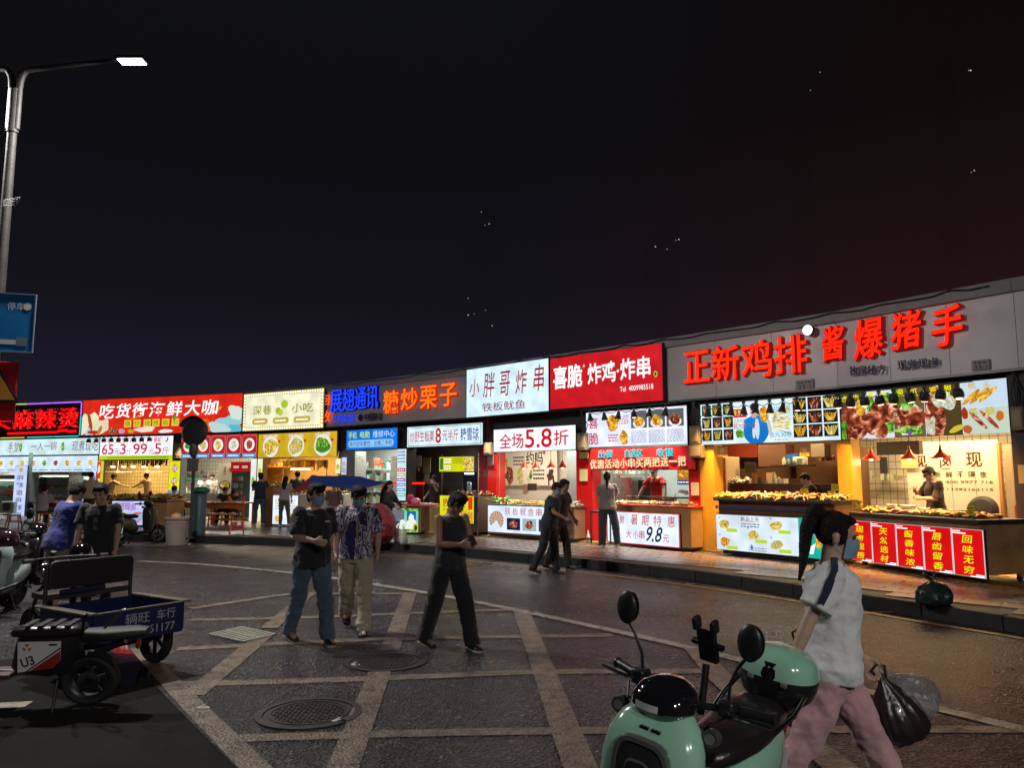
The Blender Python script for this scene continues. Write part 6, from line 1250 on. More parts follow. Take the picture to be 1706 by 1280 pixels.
# --- seafood counter
F = Fr(G(186, 877, .19), G(275, 878, .19)); H_ = F.L(186, 832)[1]; t = thing('seafood_counter', 'seafood counter heaped with yellow lit shellfish over a lilac lightbox', 'counter', F.M)
m = MB(); m.box(-.1, .05, -1.0, F.w, H_ - .05, -.03); m.build('cabinet', mat('counter_tan2', c(170, 130, 85), .45, var=.1), t, smooth=0); m = MB(); m.box(-.15, H_ - .05, -1.05, F.w + .05, H_, .08); m.build('top', STEEL, t, smooth=0)
q = lightbox(F, t, ((188, 835, 875), (245, 835, 876)), signface(190, 190, 240, 1.0)); q.text('现捞现卤', .04, .62, .7, .92, ems(130, 50, 130), .01, z=.006); q.rect(.04, .05, .4, .55, ems(205, 215, 40), .005, 'yellow_patch'); q.text('只只', .12, .1, .3, .5, ems(110, 120, 20), .01, z=.008); q.blob(.7, .3, .3, .16, ems(200, 120, 110), rot=R(30)); q.blob(.75, .3, .3, .08, ems(150, 190, 230), z=.008, rot=R(20))
for k in range(6): pile(None, -.1 + (F.w + .1) * k / 6, .02 + (F.w + .1) * (k + 1) / 6, -.8, .0, H_ + .02, 60, ['fry', 'noodle', 'fry'][k % 3], (.08, .03, .04), seed=k + 160, parent=t, hgt=.16)
t = thing('hanging_nets', 'row of small hooks and bags hanging at the top of the seafood opening', 'rack', SA.F.M); z = -.2; x0, y1 = SA.L(175, 768, z); x1, _ = SA.L(280, 768, z); m = MB(); rnd = random.Random(1)
for k in range(30): x = x0 + (x1 - x0) * k / 30; h_ = rnd.uniform(.1, .25); m.box(x, y1 - h_, z - .02, x + rnd.uniform(.03, .08), y1, z + .02)
m.build('hanging_bags', mat('bag_dim', c(90, 80, 60), .5), t, smooth=0, kind='stuff'); m = MB(); m.box(x0, y1, z - .02, x1, y1 + .04, z + .02); m.build('rail', M_DARK, t, smooth=0)
for px, lb in ((196, 'white ceiling fan at the left of the seafood unit'), (245, 'white ceiling fan at the right of the seafood unit')):
    x, y = SA.L(px, 787, -1.6); t = thing('ceiling_fan', lb, 'ceiling fan', SA.F.M @ Matrix.Translation((x, y, -1.6)), 'white ceiling fans in the seafood unit'); m = MB(); m.lathe([(.001, .06), (.08, .05), (.09, -.03), (.001, -.04)], 16, Matrix.Rotation(R(-90), 4, 'X')); m.tube([(0, .05, 0), (0, 3.0 - y, 0)], .012, 6); m.build('motor', WP, t)
    for k in range(3): T = Matrix.Rotation(R(k * 120 + 20), 4, 'Y') @ Matrix.Rotation(R(10), 4, 'X'); m = MB(); m.box(.08, -.006, -.06, .6, .006, .06, T); m.build('blade', WP, t, smooth=0)
for k, px in enumerate((188, 206, 222, 240, 262)):
    x, y = SA.L(px, 778, -1.0); m = MB(); m.ell((x, y, -1.0), (.13, .035, .06), 12, 7); o = m.build('warm_bulb', em((1, .85, .5), 6), M=SA.F.M); tag(o, 'warm glowing oval lamp, number %d from the left, over the seafood counter' % (k + 1), 'lamp', 'oval lamps over the seafood counter')
    o['label'] = ['warm oval lamp nearest the yellow strip over the seafood counter', 'warm oval lamp above the left ceiling fan', 'warm oval lamp midway between the two ceiling fans', 'warm oval lamp above the right ceiling fan', 'warm oval lamp nearest the barbecue sign over the seafood counter'][k]
# --- noodle shop
def fridge(px0, px1, py0, py1, lab, z=-.9):
    x0, y1 = SN.L(px0, py0, z); x1, y0 = SN.L(px1, py1, z); t = thing('display_fridge', lab, 'fridge', SN.F.M, 'open display fridges in the noodle shop'); y0 = .2
    m = MB(); m.box(x0, y0, z - .7, x1, y1, z - .62); m.build('back', mat('fridge_back', c(150, 170, 165), .3), t, smooth=0)
    for a, b_ in ((x0, x0 + .05), (x1 - .05, x1)): m = MB(); m.box(a, y0, z - .62, b_, y1, z); m.build('side', STEEL, t, smooth=0)
    m = MB(); m.box(x0, y1 - .2, z - .62, x1, y1, z + .02); m.build('hood', mat('copper_hood', c(190, 150, 120), .35, metal=.4), t, smooth=0)
    for k in range(4):
        y = .45 + k * .42; m = MB(); m.box(x0 + .05, y - .025, z - .6, x1 - .05, y, z - .05 - .08 * k); m.build('shelf_board', STEEL, t, smooth=0)
        pile(None, x0 + .1, x1 - .1, z - .55, z - .15 - .08 * k, y, 60, 'green' if k > 1 else 'pale', (.06, .03, .04), seed=200 + k + int(px0), parent=t, hgt=.14, key='f')
    m = MB(); m.box(x0 + .1, y1 - .24, z - .4, x1 - .1, y1 - .2, z - .34); m.build('tube', em((.8, 1, .85), 5), t, smooth=0)
fridge(-70, 26, 792, 870, 'display fridge of vegetables cut by the left edge of the picture'); fridge(56, 110, 785, 870, 'display fridge with a copper hood right of the pale upright lightbox')
piece(SN, 'microwave', 'grey microwave oven at the left edge of the noodle shop', 'microwave', 2, 836, 22, 856, .1, .5, mat('microwave_grey', c(150, 155, 150), .35), .01); SN.box('microwave_door', 5, 839, 16, 852, .505, .52, M_DARK).parent = bpy.data.objects['microwave']
piece(SN, 'stand_cabinet', 'dark cabinet carrying the microwave', 'cabinet', -30, 856, 24, 876, .0, .5, mat('cabinet_dim', c(70, 70, 60), .5), .01); piece(SN, 'wall_speaker', 'black loudspeaker high on the noodle shop wall', 'loudspeaker', 136, 785, 143, 794, -1.2, -1.0, M_DARK, .01)
piece(SN, 'red_crate', 'red crate behind the microwave', 'crate', 8, 817, 24, 824, -.3, .1, mat('crate_red', c(180, 40, 40), .5), .01)
def stool(px, py, lab, col_, z0=.175, h=.45, grp=None):
    p = G(px, py, z0); t = thing('stool', lab, 'stool', loc=p, rz=R(20), group=grp); mm_ = mat('stool_%d_%d' % (int(col_[0] * 99), int(col_[1] * 99)), col_, .4)
    m = MB(); m.prism([(.17 * math.copysign(abs(math.cos(a)) ** .6, math.cos(a)), .17 * math.copysign(abs(math.sin(a)) ** .6, math.sin(a))) for a in np.linspace(0, 6.1, 24)], h - .03, h); m.build('seat', mm_, t, bev=.005)
    for sx in (-1, 1):
        for sy in (-1, 1): m = MB(); m.tube([(sx * .13, sy * .13, h - .03), (sx * .19, sy * .19, 0)], [.028, .022], 5); m.build('leg', mm_, t)
    m = MB()
    for hh, rr in ((h * .45, .165),): m.box(-rr, -rr, hh, rr, -rr + .02, hh + .04); m.box(-rr, rr - .02, hh, rr, rr, hh + .04); m.box(-rr, -rr, hh, -rr + .02, rr, hh + .04); m.box(rr - .02, -rr, hh, rr, rr, hh + .04)
    m.build('stretcher', mm_, t, smooth=0)
stool(394, 890, 'red plastic stool on the pavement in front of the dining tables', c(200, 35, 40), h=.34); stool(22, 880, 'wooden stool left of the pale upright lightbox', c(170, 120, 70), h=.4); stool(377, 878, 'wooden stool under the right end of the dining table', c(190, 120, 60), h=.42)
# ============================================================ PEOPLE
SKIN = mat('skin_light', (.50, .31, .22), .5, bump=.08, bscale=60, var=.08); SKIN2 = mat('skin_tan', (.36, .20, .13), .5, bump=.08, bscale=60, var=.08)
HAIR = mat('hair_black', (.010, .008, .007), .6, spec=.25, bump=.9, bscale=90); HAIRB = mat('hair_brown', (.03, .018, .012), .6, spec=.25, bump=.9, bscale=90)
MASKM = mat('mask_blue', c(128, 158, 188), .7, bump=.1); MASKW = mat('mask_white', c(215, 215, 220), .7); EYEM = mat('eye_dark', (.01, .01, .01), .15)
WR = bpy.data.textures.new('cloth_folds', 'CLOUDS'); WR.noise_scale = .10; WR.noise_depth = 2
HR = bpy.data.textures.new('hair_strands', 'CLOUDS'); HR.noise_scale = .035; HR.noise_depth = 1
def cloth(name, col, rough=.85, **k): return mat(name, col, rough, bump=k.pop('bump', .35), bscale=k.pop('bscale', 220), var=k.pop('var', .12), vscale=2.5, sheen=.2, **k)
def person(lab, pos, yaw, H=1.7, lean=0, turn=0, head=(0, 0), legs=((12, 2, 8), (-14, 2, 6)), arms=((10, 8, 15, 5), (-12, 8, 15, 5)), skin=SKIN, hair='short', hairm=HAIR,
           top=None, sleeve=.45, hem=.86, loose=.022, bottom=None, bot_len=1.0, bot_w=.0, shoe=None, sole=None, mask=None, female=False, vox=.012, seated=None, group=None, curl=35, cat='person', extra=None, folds=.012):
    """yaw 0 faces the camera, +90 faces screen right.  legs/arms: (own left, own right); leg = (forward, out, knee); arm = (forward, out, elbow, inward)"""
    S_ = H / 1.7; root = thing('person', lab, cat, Matrix.Translation(pos) @ Matrix.Rotation(R(yaw), 4, 'Z') @ Matrix.Scale(S_, 4), group)
    V = Vector; sw = .155 if female else .18; hw = .088
    def rotx(v, a): a = R(a); return V((v.x, v.y * math.cos(a) + v.z * math.sin(a), -v.y * math.sin(a) + v.z * math.cos(a)))   # + = towards the front (-y)
    # legs first, relative to pelvis at origin
    LG = []
    for i, s in enumerate((1, -1)):
        f, o_, k = legs[i]; hip = V((s * hw, 0, -.02)); th = rotx(V((s * math.sin(R(o_)), 0, -math.cos(R(o_)))), -f); th = V((th.x, -abs(th.y) if f > 0 else abs(th.y), th.z))
        kn = hip + th * .42; a2 = f - k; sh = V((s * math.sin(R(o_)) * .5, -math.sin(R(a2)), -math.cos(R(a2)))).normalized(); an = kn + sh * .41; LG.append((hip, kn, an, a2))
    low = min(q[2].z for q in LG) - .075
    ph = -low if seated is None else seated; P0 = V((0, 0, ph)); LG = [(a + P0, b_ + P0, c_ + P0, d) for a, b_, c_, d in LG]
    MU = Matrix.Translation(P0) @ Matrix.Rotation(R(turn), 4, 'Z') @ Matrix.Rotation(R(lean), 4, 'X') @ Matrix.Translation((0, 0, -.90))
    up = lambda v: MU @ V(v)
    neck = up((0, .005, 1.44)); MH = MU @ Matrix.Translation((0, .0, 1.435)) @ Matrix.Rotation(R(head[0]), 4, 'Z') @ Matrix.Rotation(R(head[1]), 4, 'X') @ Matrix.Translation((0, 0, -1.46))
    AR = []
    for i, s in enumerate((1, -1)):
        f, o_, el, inn = arms[i]; sh = up((s * sw, .005, 1.385)); tz = R(turn)
        def dv(a, out_): v = V((s * math.sin(R(out_)), -math.sin(R(a)) * math.cos(R(out_)), -math.cos(R(a)) * math.cos(R(out_)))); return Matrix.Rotation(tz, 3, 'Z') @ v
        d1 = dv(f, o_); e_ = sh + d1 * .275; d2 = dv(f + el, -inn); wr = e_ + d2 * .235; AR.append((sh, e_, wr, d2, s, f + el))
    fem = 1 if female else 0
    b = MB()
    tor = [(.80, .13, .10, .0), (.86, .155 + .008 * fem, .115, .01), (.93, .158 + .01 * fem, .115, .008), (1.02, .135 - .01 * fem, .098, 0), (1.10, .130 - .012 * fem, .097, 0), (1.20, .148 - .012 * fem, .108, 0), (1.30, .160 - .016 * fem, .108, .004), (1.36, .150 - .016 * fem, .09, .006), (1.405, .10, .07, .008), (1.43, .062, .058, .006), (1.50, .052, .055, .0)]
    rr = [[tuple(up((x, y + yo, z))) for x, y, z in ringxy(0, 0, z, rx, ry, 20, .85)] for z, rx, ry, yo in tor]; b.rings(rr)
    # head
    def hp(ctr, rad, n=18, m_=12, pw=1.0): b.ell(ctr, rad, n, m_, MH, pw)
    hp((0, .008, 1.615), (.074, .093, .088)); hp((0, -.022, 1.545), (.058, .066, .078)); b.cap(MH @ V((0, -.075, 1.49)), MH @ V((0, -.072, 1.495)), .022, .02, 10)
    b.cap(MH @ V((0, -.096, 1.59)), MH @ V((0, -.108, 1.562)), .009, .014, 8); hp((0, -.086, 1.612), (.05, .014, .010)); hp((0, -.088, 1.522), (.024, .012, .008)); hp((0, -.087, 1.512), (.020, .011, .007))
    for s in (1, -1): hp((s * .074, .012, 1.575), (.012, .022, .034), 10, 8); hp((s * .04, -.070, 1.56), (.022, .02, .022), 10, 8)
    b.tube([up((0, .01, 1.40)), MH @ V((0, .012, 1.50)), MH @ V((0, .01, 1.56))], [.056, .052, .05], 16)
    # arms with hands
    ak = .92 if female else 1.0
    for sh, el, wr, d, s, ang in AR:
        b.cap(sh, el, .046 * ak, .038 * ak, 14); b.cap(el, el.lerp(wr, .35), .038 * ak, .040 * ak, 14); b.cap(el.lerp(wr, .35), wr, .040 * ak, .026 * ak, 14)
        side = Matrix.Rotation(R(turn), 3, 'Z') @ V((-s, 0, 0)); fw = Matrix.Rotation(R(turn), 3, 'Z') @ V((0, -1, 0)); t_ = (fw * math.cos(R(ang)) + V((0, 0, 1)) * math.sin(R(ang))); t_ = (t_ - d * t_.dot(d)).normalized(); nrm = d.cross(t_).normalized()
        if nrm.dot(side) < 0: nrm = -nrm
        pc = wr + d * .045
        b.tube([wr - d * .01, wr + d * .02, wr + d * .06, wr + d * .088], [.026, .033, .038, .034], 10) if vox > .011 else None
        if vox <= .011:
            X = Matrix((( *t_, 0), (*nrm, 0), (*d, 0), (0, 0, 0, 1))).transposed(); X.translation = pc; b.ell((0, 0, 0), (.042, .018, .052), 14, 10, X, .85)
        for k in range(4):
            o_ = (k - 1.5) * .0205; ln = (.062, .074, .068, .052)[k]; r_ = .0098; cu = R(curl); p0 = wr + d * .078 - t_ * o_ ; d1 = (d * math.cos(cu * .5) + nrm * math.sin(cu * .5)); p1 = p0 + d1 * ln * .5; d2 = (d * math.cos(cu * 1.5) + nrm * math.sin(cu * 1.5)); p2 = p1 + d2 * ln * .5
            b.cap(p0, p1, r_, r_ * .92, 8); b.cap(p1, p2, r_ * .92, r_ * .8, 8)
        tb = wr + d * .03 + t_ * .028; t1 = tb + (d * .6 + t_ * .7 + nrm * .25).normalized() * .034; b.cap(tb, t1, .014, .0115, 8); b.cap(t1, t1 + (d * .9 + t_ * .15 + nrm * .4).normalized() * .028, .0115, .0095, 8)
    for hip, kn, an, a2 in LG:
        b.cap(hip, kn, .082, .05, 16); b.cap(kn, kn.lerp(an, .35), .05, .053, 14); b.cap(kn.lerp(an, .35), an, .053, .034, 14)
        fd = V((0, -1, 0)); b.cap(an + V((0, .02, -.02)), an + fd * .13 + V((0, 0, -.045)), .035, .028, 12)
    mods = [('REMESH', {'mode': 'VOXEL', 'voxel_size': vox * (.8 if vox < .011 else 1)}), ('SMOOTH', {'factor': .6, 'iterations': 3 if vox > .01 else 4})]
    bo = b.build('body', skin, root, smooth=0, mods=mods); bo.modifiers[0].use_smooth_shade = True
    cl = [('REMESH', {'mode': 'VOXEL', 'voxel_size': vox, 'use_smooth_shade': True}), ('SMOOTH', {'factor': .6, 'iterations': 4}), ('DISPLACE', {'strength': folds * 2.2, 'mid_level': .5, 'texture': WR, 'texture_coords': 'LOCAL'})]
    # shirt
    if top is not None:
        m = MB(); f = loose; zs = [z for z in (hem, .90, .98, 1.06, 1.14, 1.22, 1.30, 1.35, 1.385, 1.41) if z >= hem]
        def prof(z):
            for i in range(len(tor) - 1):
                if tor[i][0] <= z <= tor[i + 1][0]: t = (z - tor[i][0]) / (tor[i + 1][0] - tor[i][0]); return [tor[i][j] + (tor[i + 1][j] - tor[i][j]) * t for j in (1, 2, 3)]
            return tor[0][1:]
        rs = []
        for z in zs:
            rx, ry, yo = prof(z); k_ = f * (1.0 if z > 1.0 else 1.25) if z < 1.37 else f * .45; rx = max(rx, .150 - .01 * fem) if z < 1.25 else rx
            rs.append([tuple(up(p)) for p in ringxy(0, yo, z, rx + k_, ry + k_, 22, .85)])
        m.rings(rs)
        for sh, el, wr, d, s, ang in AR:
            if sleeve > 0:
                e2 = sh.lerp(el, min(sleeve * 1.25, 1.0)) ; m.tube([sh - (sh - up((0, 0, 1.36))) * .3, sh, e2], [.050 + f * .2, .052 + f * .45, .058 + f * (.9 if sleeve < .9 else .3)], 16)
                m.cap(sh, sh + Vector((0, 0, -.02)), .050 + f * .25, .050 + f * .25)
                if sleeve > .85: m.tube([el - (el - sh) * .1, el, el.lerp(wr, min(1, (sleeve - .8) * 5) * .9)], [.052, .052, .042], 14)
        m.build('shirt', top, root, smooth=0, mods=cl)
    if bottom is not None:
        m = MB(); w_ = bot_w
        rs = [[tuple(P0 + (MU.to_3x3() @ V((x, y, z - .90)) if z > .9 else V((x, y, z - .90)))) for x, y, z in ringxy(0, yo, z, rx + .012, ry + .012, 20, .85)] for z, rx, ry, yo in ((.78, .11, .09, .0), (.84, .160, .115, .008), (.92, .165, .118, .008), (1.0, .148, .108, 0), (1.03, .142, .104, 0))]; m.rings(rs)
        for hip, kn, an, a2 in LG:
            if bot_len > .6: m.tube([hip + V((0, 0, .02)), hip.lerp(kn, .5), kn, kn.lerp(an, .5), an + V((0, .0, -.028))], [.096 + w_ * .3, .088 + w_ * .6, .068 + w_, .062 + w_, .056 + w_ * 1.1], 16)
            else: e2 = hip.lerp(kn, bot_len / .5); m.tube([hip + V((0, 0, .02)), hip.lerp(e2, .5), e2], [.096, .096 + w_, .09 + w_], 16)
        m.build('trousers' if bot_len > .6 else 'shorts', bottom, root, smooth=0, mods=cl)
    if shoe is not None:
        for i, (hip, kn, an, a2) in enumerate(LG):
            m = MB(); pit = Matrix.Translation(an) @ Matrix.Rotation(R(min(40, max(0, -a2 - 8) * .8)), 4, 'X') @ Matrix.Rotation(R((-8, 8)[i]), 4, 'Z')
            def rg(y, w2, z0, z1): return [tuple(pit @ V((math.copysign(abs(math.cos(t)) ** .8, math.cos(t)) * w2, y, (z0 + z1) / 2 + math.copysign(abs(math.sin(t)) ** .8, math.sin(t)) * (z1 - z0) / 2))) for t in (2 * math.pi * k / 14 for k in range(14))]
            m.rings([rg(.075, .020, -.06, .0), rg(.06, .034, -.068, .02), (rg(.02, .038, -.068, .035)), rg(-.03, .042, -.068, .02), rg(-.09, .047, -.068, -.015), rg(-.14, .044, -.068, -.028), rg(-.17, .026, -.062, -.04)]); so = m.build('shoe', shoe, root, smooth=70)
            if sole is not None:
                m = MB(); m.prism([(.032 * 1.1, .075), (.046, .0), (.050, -.09), (.040, -.155), (.0, -.182), (-.040, -.155), (-.050, -.09), (-.046, .0), (-.032 * 1.1, .075)], -.078, -.058, pit); m.build('sole', sole, so, bev=.004, smooth=0)
    # hair
    m = MB()
    m.ell((0, .022, 1.637), (.084, .090, .083), 20, 12, MH)
    if hair in ('short', 'bushy'):
        m.ell((0, .045, 1.60), (.080, .068, .078), 16, 10, MH); m.ell((0, -.03, 1.672), (.068, .064, .032), 16, 8, MH); m.ell((.005, -.068, 1.648), (.058, .026, .026), 16, 8, MH)
        for s in (1, -1): m.ell((s * .073, .0, 1.615), (.014, .04, .042), 10, 8, MH)
        if hair == 'bushy': m.ell((.01, -.03, 1.683), (.078, .074, .040), 16, 8, MH); m.ell((-.012, -.074, 1.638), (.056, .024, .032), 16, 8, MH); m.ell((0, .06, 1.55), (.065, .05, .06), 16, 8, MH)
    elif hair == 'pony':
        m.ell((0, .045, 1.60), (.078, .066, .075), 16, 10, MH); m.ell((0, -.025, 1.68), (.066, .062, .03), 16, 8, MH); m.cap(MH @ V((0, .10, 1.69)), MH @ V((0, .125, 1.70)), .035, .04)
        m.tube([MH @ V((0, .10, 1.70)), MH @ V((0, .145, 1.685)), MH @ V((0, .155, 1.60)), MH @ V((0, .150, 1.50)), MH @ V((0, .145, 1.40)), MH @ V((0, .15, 1.31))], [.026, .034, .037, .032, .021, .008], 14)
        for s in (1, -1): m.ell((s * .071, -.022, 1.60), (.012, .026, .05), 10, 8, MH)
    elif hair == 'long':
        m.ell((0, .045, 1.58), (.084, .07, .10), 16, 10, MH); m.tube([MH @ V((0, .04, 1.62)), MH @ V((0, .07, 1.52)), MH @ V((0, .09, 1.38)), MH @ V((0, .10, 1.24))], [.08, .085, .09, .06], 16)
    elif hair == 'cap': m.ell((0, .04, 1.60), (.078, .066, .07), 16, 10, MH)
    hv = max(vox * .75, .007)
    m.build('hair', hairm, root, smooth=0, mods=[('REMESH', {'mode': 'VOXEL', 'voxel_size': hv, 'use_smooth_shade': True}), ('DISPLACE', {'strength': .0045 if vox < .01 else .008, 'mid_level': .5, 'texture': HR, 'texture_coords': 'LOCAL'})])
    for s in (1, -1):
        m = MB(); m.ell((s * .030, -.083, 1.592), (.013, .007, .006), 10, 6, MH); m.build('eye', EYEM, root)
        m = MB(); m.ell((s * .031, -.091, 1.612), (.018, .006, .004), 10, 6, MH); m.build('eyebrow', HAIR, root)
    if mask is not None:
        m = MB(); vs_ = []; n, q = 13, 9
        for lay, off in ((0, 0.0), (1, -.004)):
            for j in range(q):
                for i in range(n):
                    a = R(-72 + 144 * i / (n - 1)); t = j / (q - 1); z = 1.585 - .098 * t; bul = .012 * math.sin(math.pi * min(1, t * 1.15)) * math.cos(a * 1.1)
                    rx = .0735 - .016 * t; ry = .098 - .004 * t; vs_.append(((rx + .004 + bul * .3 + off) * math.sin(a), -.012 - (ry + bul + off) * math.cos(a) * (1 - .04 * abs(math.sin(a))), z + .006 * math.cos(a * 2)))
        k = n * q; fs = []
        for j in range(q - 1):
            for i in range(n - 1): a0 = j * n + i; fs.append((a0, a0 + n, a0 + n + 1, a0 + 1)); fs.append((k + a0, k + a0 + 1, k + a0 + n + 1, k + a0 + n))
        m.add(vs_, fs, MH)
        mo = m.build('mask', mask, root, smooth=60)
        for s in (1, -1): m = MB(); m.tube([MH @ V((s * .074, -.035, 1.57)), MH @ V((s * .080, .0, 1.60)), MH @ V((s * .078, .03, 1.59)), MH @ V((s * .077, .015, 1.55)), MH @ V((s * .070, -.03, 1.51))], .0018, 5); m.build('ear_loop', MASKW, mo)
    if extra: extra(root, up, MH, AR, LG, S_)
    return root, AR

T_BLK = cloth('tee_black', (.016, .016, .018)); T_BLKB = cloth('shirt_blueblack', (.020, .022, .034)); T_BLU = cloth('tee_cobalt', c(38, 48, 130)); T_WHT = cloth('tee_white', (.80, .81, .83)); T_RED = cloth('polo_red', c(185, 30, 35)); T_GRY = cloth('tee_grey', c(170, 160, 155))
B_JEAN = cloth('jeans_blue', (.085, .13, .21), bump=.6); B_BLK = cloth('trousers_black', (.012, .012, .014)); B_CRM = cloth('trousers_khaki', c(186, 172, 146)); B_PNK = cloth('trousers_pink', c(205, 160, 162)); B_NVY = cloth('trousers_navy', (.03, .035, .05)); B_SHT = cloth('shorts_grey', c(130, 130, 125)); B_GRY = cloth('trousers_grey', c(90, 85, 82))
SH_B = mat('shoe_black', (.015, .015, .016), .45); SH_W = mat('shoe_white', c(210, 210, 205), .5); SOLE = mat('sole_white', c(200, 198, 190), .6); SOLED = mat('sole_dark', (.03, .03, .03), .7)
# patterned shirt: streaks of violet, grey and black
def streaks():
    m = _new('shirt_streaked'); L = m.node_tree.links
    o = _n(m, 'ShaderNodeOutputMaterial'); b = _n(m, 'ShaderNodeBsdfPrincipled'); b.inputs['Roughness'].default_value = .8; t = _n(m, 'ShaderNodeTexCoord'); mp = _n(m, 'ShaderNodeMapping'); mp.inputs['Scale'].default_value = (1.5, 1.5, .42); mp.inputs['Rotation'].default_value = (0, .5, 0)
    nz = _n(m, 'ShaderNodeTexNoise'); nz.inputs['Scale'].default_value = 8; nz.inputs['Detail'].default_value = 1.5; nz.inputs['Distortion'].default_value = .7; r = _n(m, 'ShaderNodeValToRGB'); r.color_ramp.interpolation = 'CONSTANT'
    E = r.color_ramp.elements; E[0].color = (*c(40, 38, 100), 1); E[1].color = (*c(38, 32, 36), 1); E[1].position = .40
    for p_, cc in ((.46, c(200, 198, 208)), (.50, c(62, 56, 120)), (.55, c(195, 190, 195)), (.585, c(60, 52, 44)), (.64, c(190, 188, 196)), (.68, c(44, 40, 96))): q = E.new(p_); q.color = (*cc, 1)
    L.new(t.outputs['Object'], mp.inputs[0]); L.new(mp.outputs[0], nz.inputs[0]); L.new(nz.outputs[0], r.inputs[0]); L.new(r.outputs[0], b.inputs[0]); L.new(b.outputs[0], o.inputs[0]); return m
T_STR = streaks()
def walk(px, py, lab, yaw, H, z=0, **k):
    p = G(px, py, z); return person(lab, (p.x, p.y, z), yaw, H, **k)
# walking trio in the road
def tee_print(root, up, MH, AR, LG, S_):
    m = MB(); p = up((.085, -.145, 1.29)); m.box(-.03, -.004, -.006, .03, 0, .008, Matrix.Translation(p)); m.build('chest_logo', WP, root, smooth=0)
walk(516, 1072, 'person in black tee, blue jeans and blue mask walking left of the patterned shirt', 38, 1.69, lean=3, head=(14, 4), legs=((15, 3, 4), (-13, 3, 12)), arms=((-22, 12, 18, 0), (18, 10, 62, 28)), top=T_BLK, sleeve=.72, hem=.80, loose=.036, bottom=B_JEAN, bot_w=.018, shoe=SH_B, sole=SOLE, mask=MASKM, vox=.0095, hair='bushy', extra=tee_print, folds=.024)
walk(590, 1055, 'person in a patterned shirt and cream trousers looking down beside the black tee', 10, 1.68, lean=5, head=(14, 22), legs=((14, 2, 4), (-16, 2, 26)), arms=((-10, 14, 12, 0), (10, 10, 14, 2)), top=T_STR, sleeve=.72, hem=.84, loose=.034, bottom=B_CRM, bot_w=.022, shoe=SH_B, sole=SOLED, mask=MASKM, vox=.0095, hair='bushy', folds=.024)
def ph2(root, up, MH, AR, LG, S_):
    a, b_ = AR[0][2] + AR[0][3] * .10, AR[1][2] + AR[1][3] * .10; p = (a + b_) / 2 + Vector((0, -.02, .03)); m = MB(); m.box(-.034, -.06, -.005, .034, .06, .005, Matrix.Translation(p + Vector((0, 0, .02))) @ Matrix.Rotation(R(50), 4, 'X')); o = m.build('mobile_phone', M_DARK, None, bev=.004, M=root.matrix_basis.copy(), smooth=0); tag(o, 'mobile phone in the hands of the person in the black vest', 'phone')
walk(748, 1080, 'person in a black vest and black trousers walking in the road looking at a phone', 42, 1.64, lean=4, turn=0, head=(0, 30), legs=((19, 3, 3), (-17, 3, 5)), arms=((14, 8, 76, 34), (14, 8, 76, 34)), top=T_BLKB, sleeve=0, hem=.84, loose=.022, bottom=B_BLK, bot_w=.024, shoe=SH_B, sole=SOLE, vox=.0095, skin=SKIN2, hair='bushy', extra=ph2)
# pair by the kerb
walk(916, 957, 'person in dark clothes walking bent forward, nearer of the two by the kerb', 62, 1.66, lean=12, head=(-20, 8), legs=((8, 2, 4), (-13, 2, 14)), arms=((-14, 10, 14, 0), (20, 6, 40, 20)), top=T_BLKB, sleeve=.5, hem=.84, loose=.035, bottom=B_BLK, bot_w=.012, shoe=SH_B, sole=SOLED, mask=MASKM, skin=SKIN2, vox=.013)
walk(932, 949, 'person in dark clothes with a bare face just behind the bent one by the kerb', 58, 1.72, lean=9, head=(0, 6), legs=((13, 2, 6), (-10, 2, 10)), arms=((8, 8, 24, 4), (-14, 8, 16, 0)), top=T_BLK, sleeve=.5, hem=.84, loose=.03, bottom=B_BLK, bot_w=.01, shoe=SH_B, skin=SKIN2, vox=.013)
# woman in the right foreground
def wbits(root, up, MH, AR, LG, S_):
    stripe_m = cloth('sleeve_stripe', c(32, 34, 62)); 
    for sh, el, wr, d, s, ang in AR:
        e2 = sh.lerp(el, .60); o_ = (sh - up((0, 0, 1.385))).normalized(); m = MB(); pts = [up((s * .085, .0, 1.448)), up((s * .14, .0, 1.445)), sh + Vector((0, 0, .078)) + o_ * .012, sh + o_ * .080 + Vector((0, 0, .03)), sh.lerp(e2, .5) + o_ * .098, e2 + o_ * .108]
        vs_ = []
        for q in pts: vs_ += [tuple(q + Vector((0, -.017, 0))), tuple(q + Vector((0, .017, 0)))]
        k = len(vs_); vs2 = [tuple(Vector(v) - Vector((s * .012, 0, .012))) for v in vs_]
        fs = [(2 * i, 2 * i + 1, 2 * i + 3, 2 * i + 2) for i in range(len(pts) - 1)] + [(k + 2 * i, k + 2 * i + 2, k + 2 * i + 3, k + 2 * i + 1) for i in range(len(pts) - 1)]
        m.add(vs_ + vs2, fs); m.build('sleeve_stripe', stripe_m, root)
pw = AT(1372, 795, 4.05); pw.z = 0
root, AR = person('person in a white tee and pink trousers striding past the mint scooter', pw, 72, 1.63, lean=3, head=(2, 8), legs=((26, 2, 4), (-24, 2, 12)), arms=((4, 6, 26, 0), (-30, 14, 6, -10)), top=T_WHT, sleeve=.62, hem=.82, loose=.034, bottom=B_PNK, bot_w=.016, shoe=SH_W, sole=SOLE, mask=MASKM, female=True, hair='pony', vox=.008, extra=wbits, folds=.017)
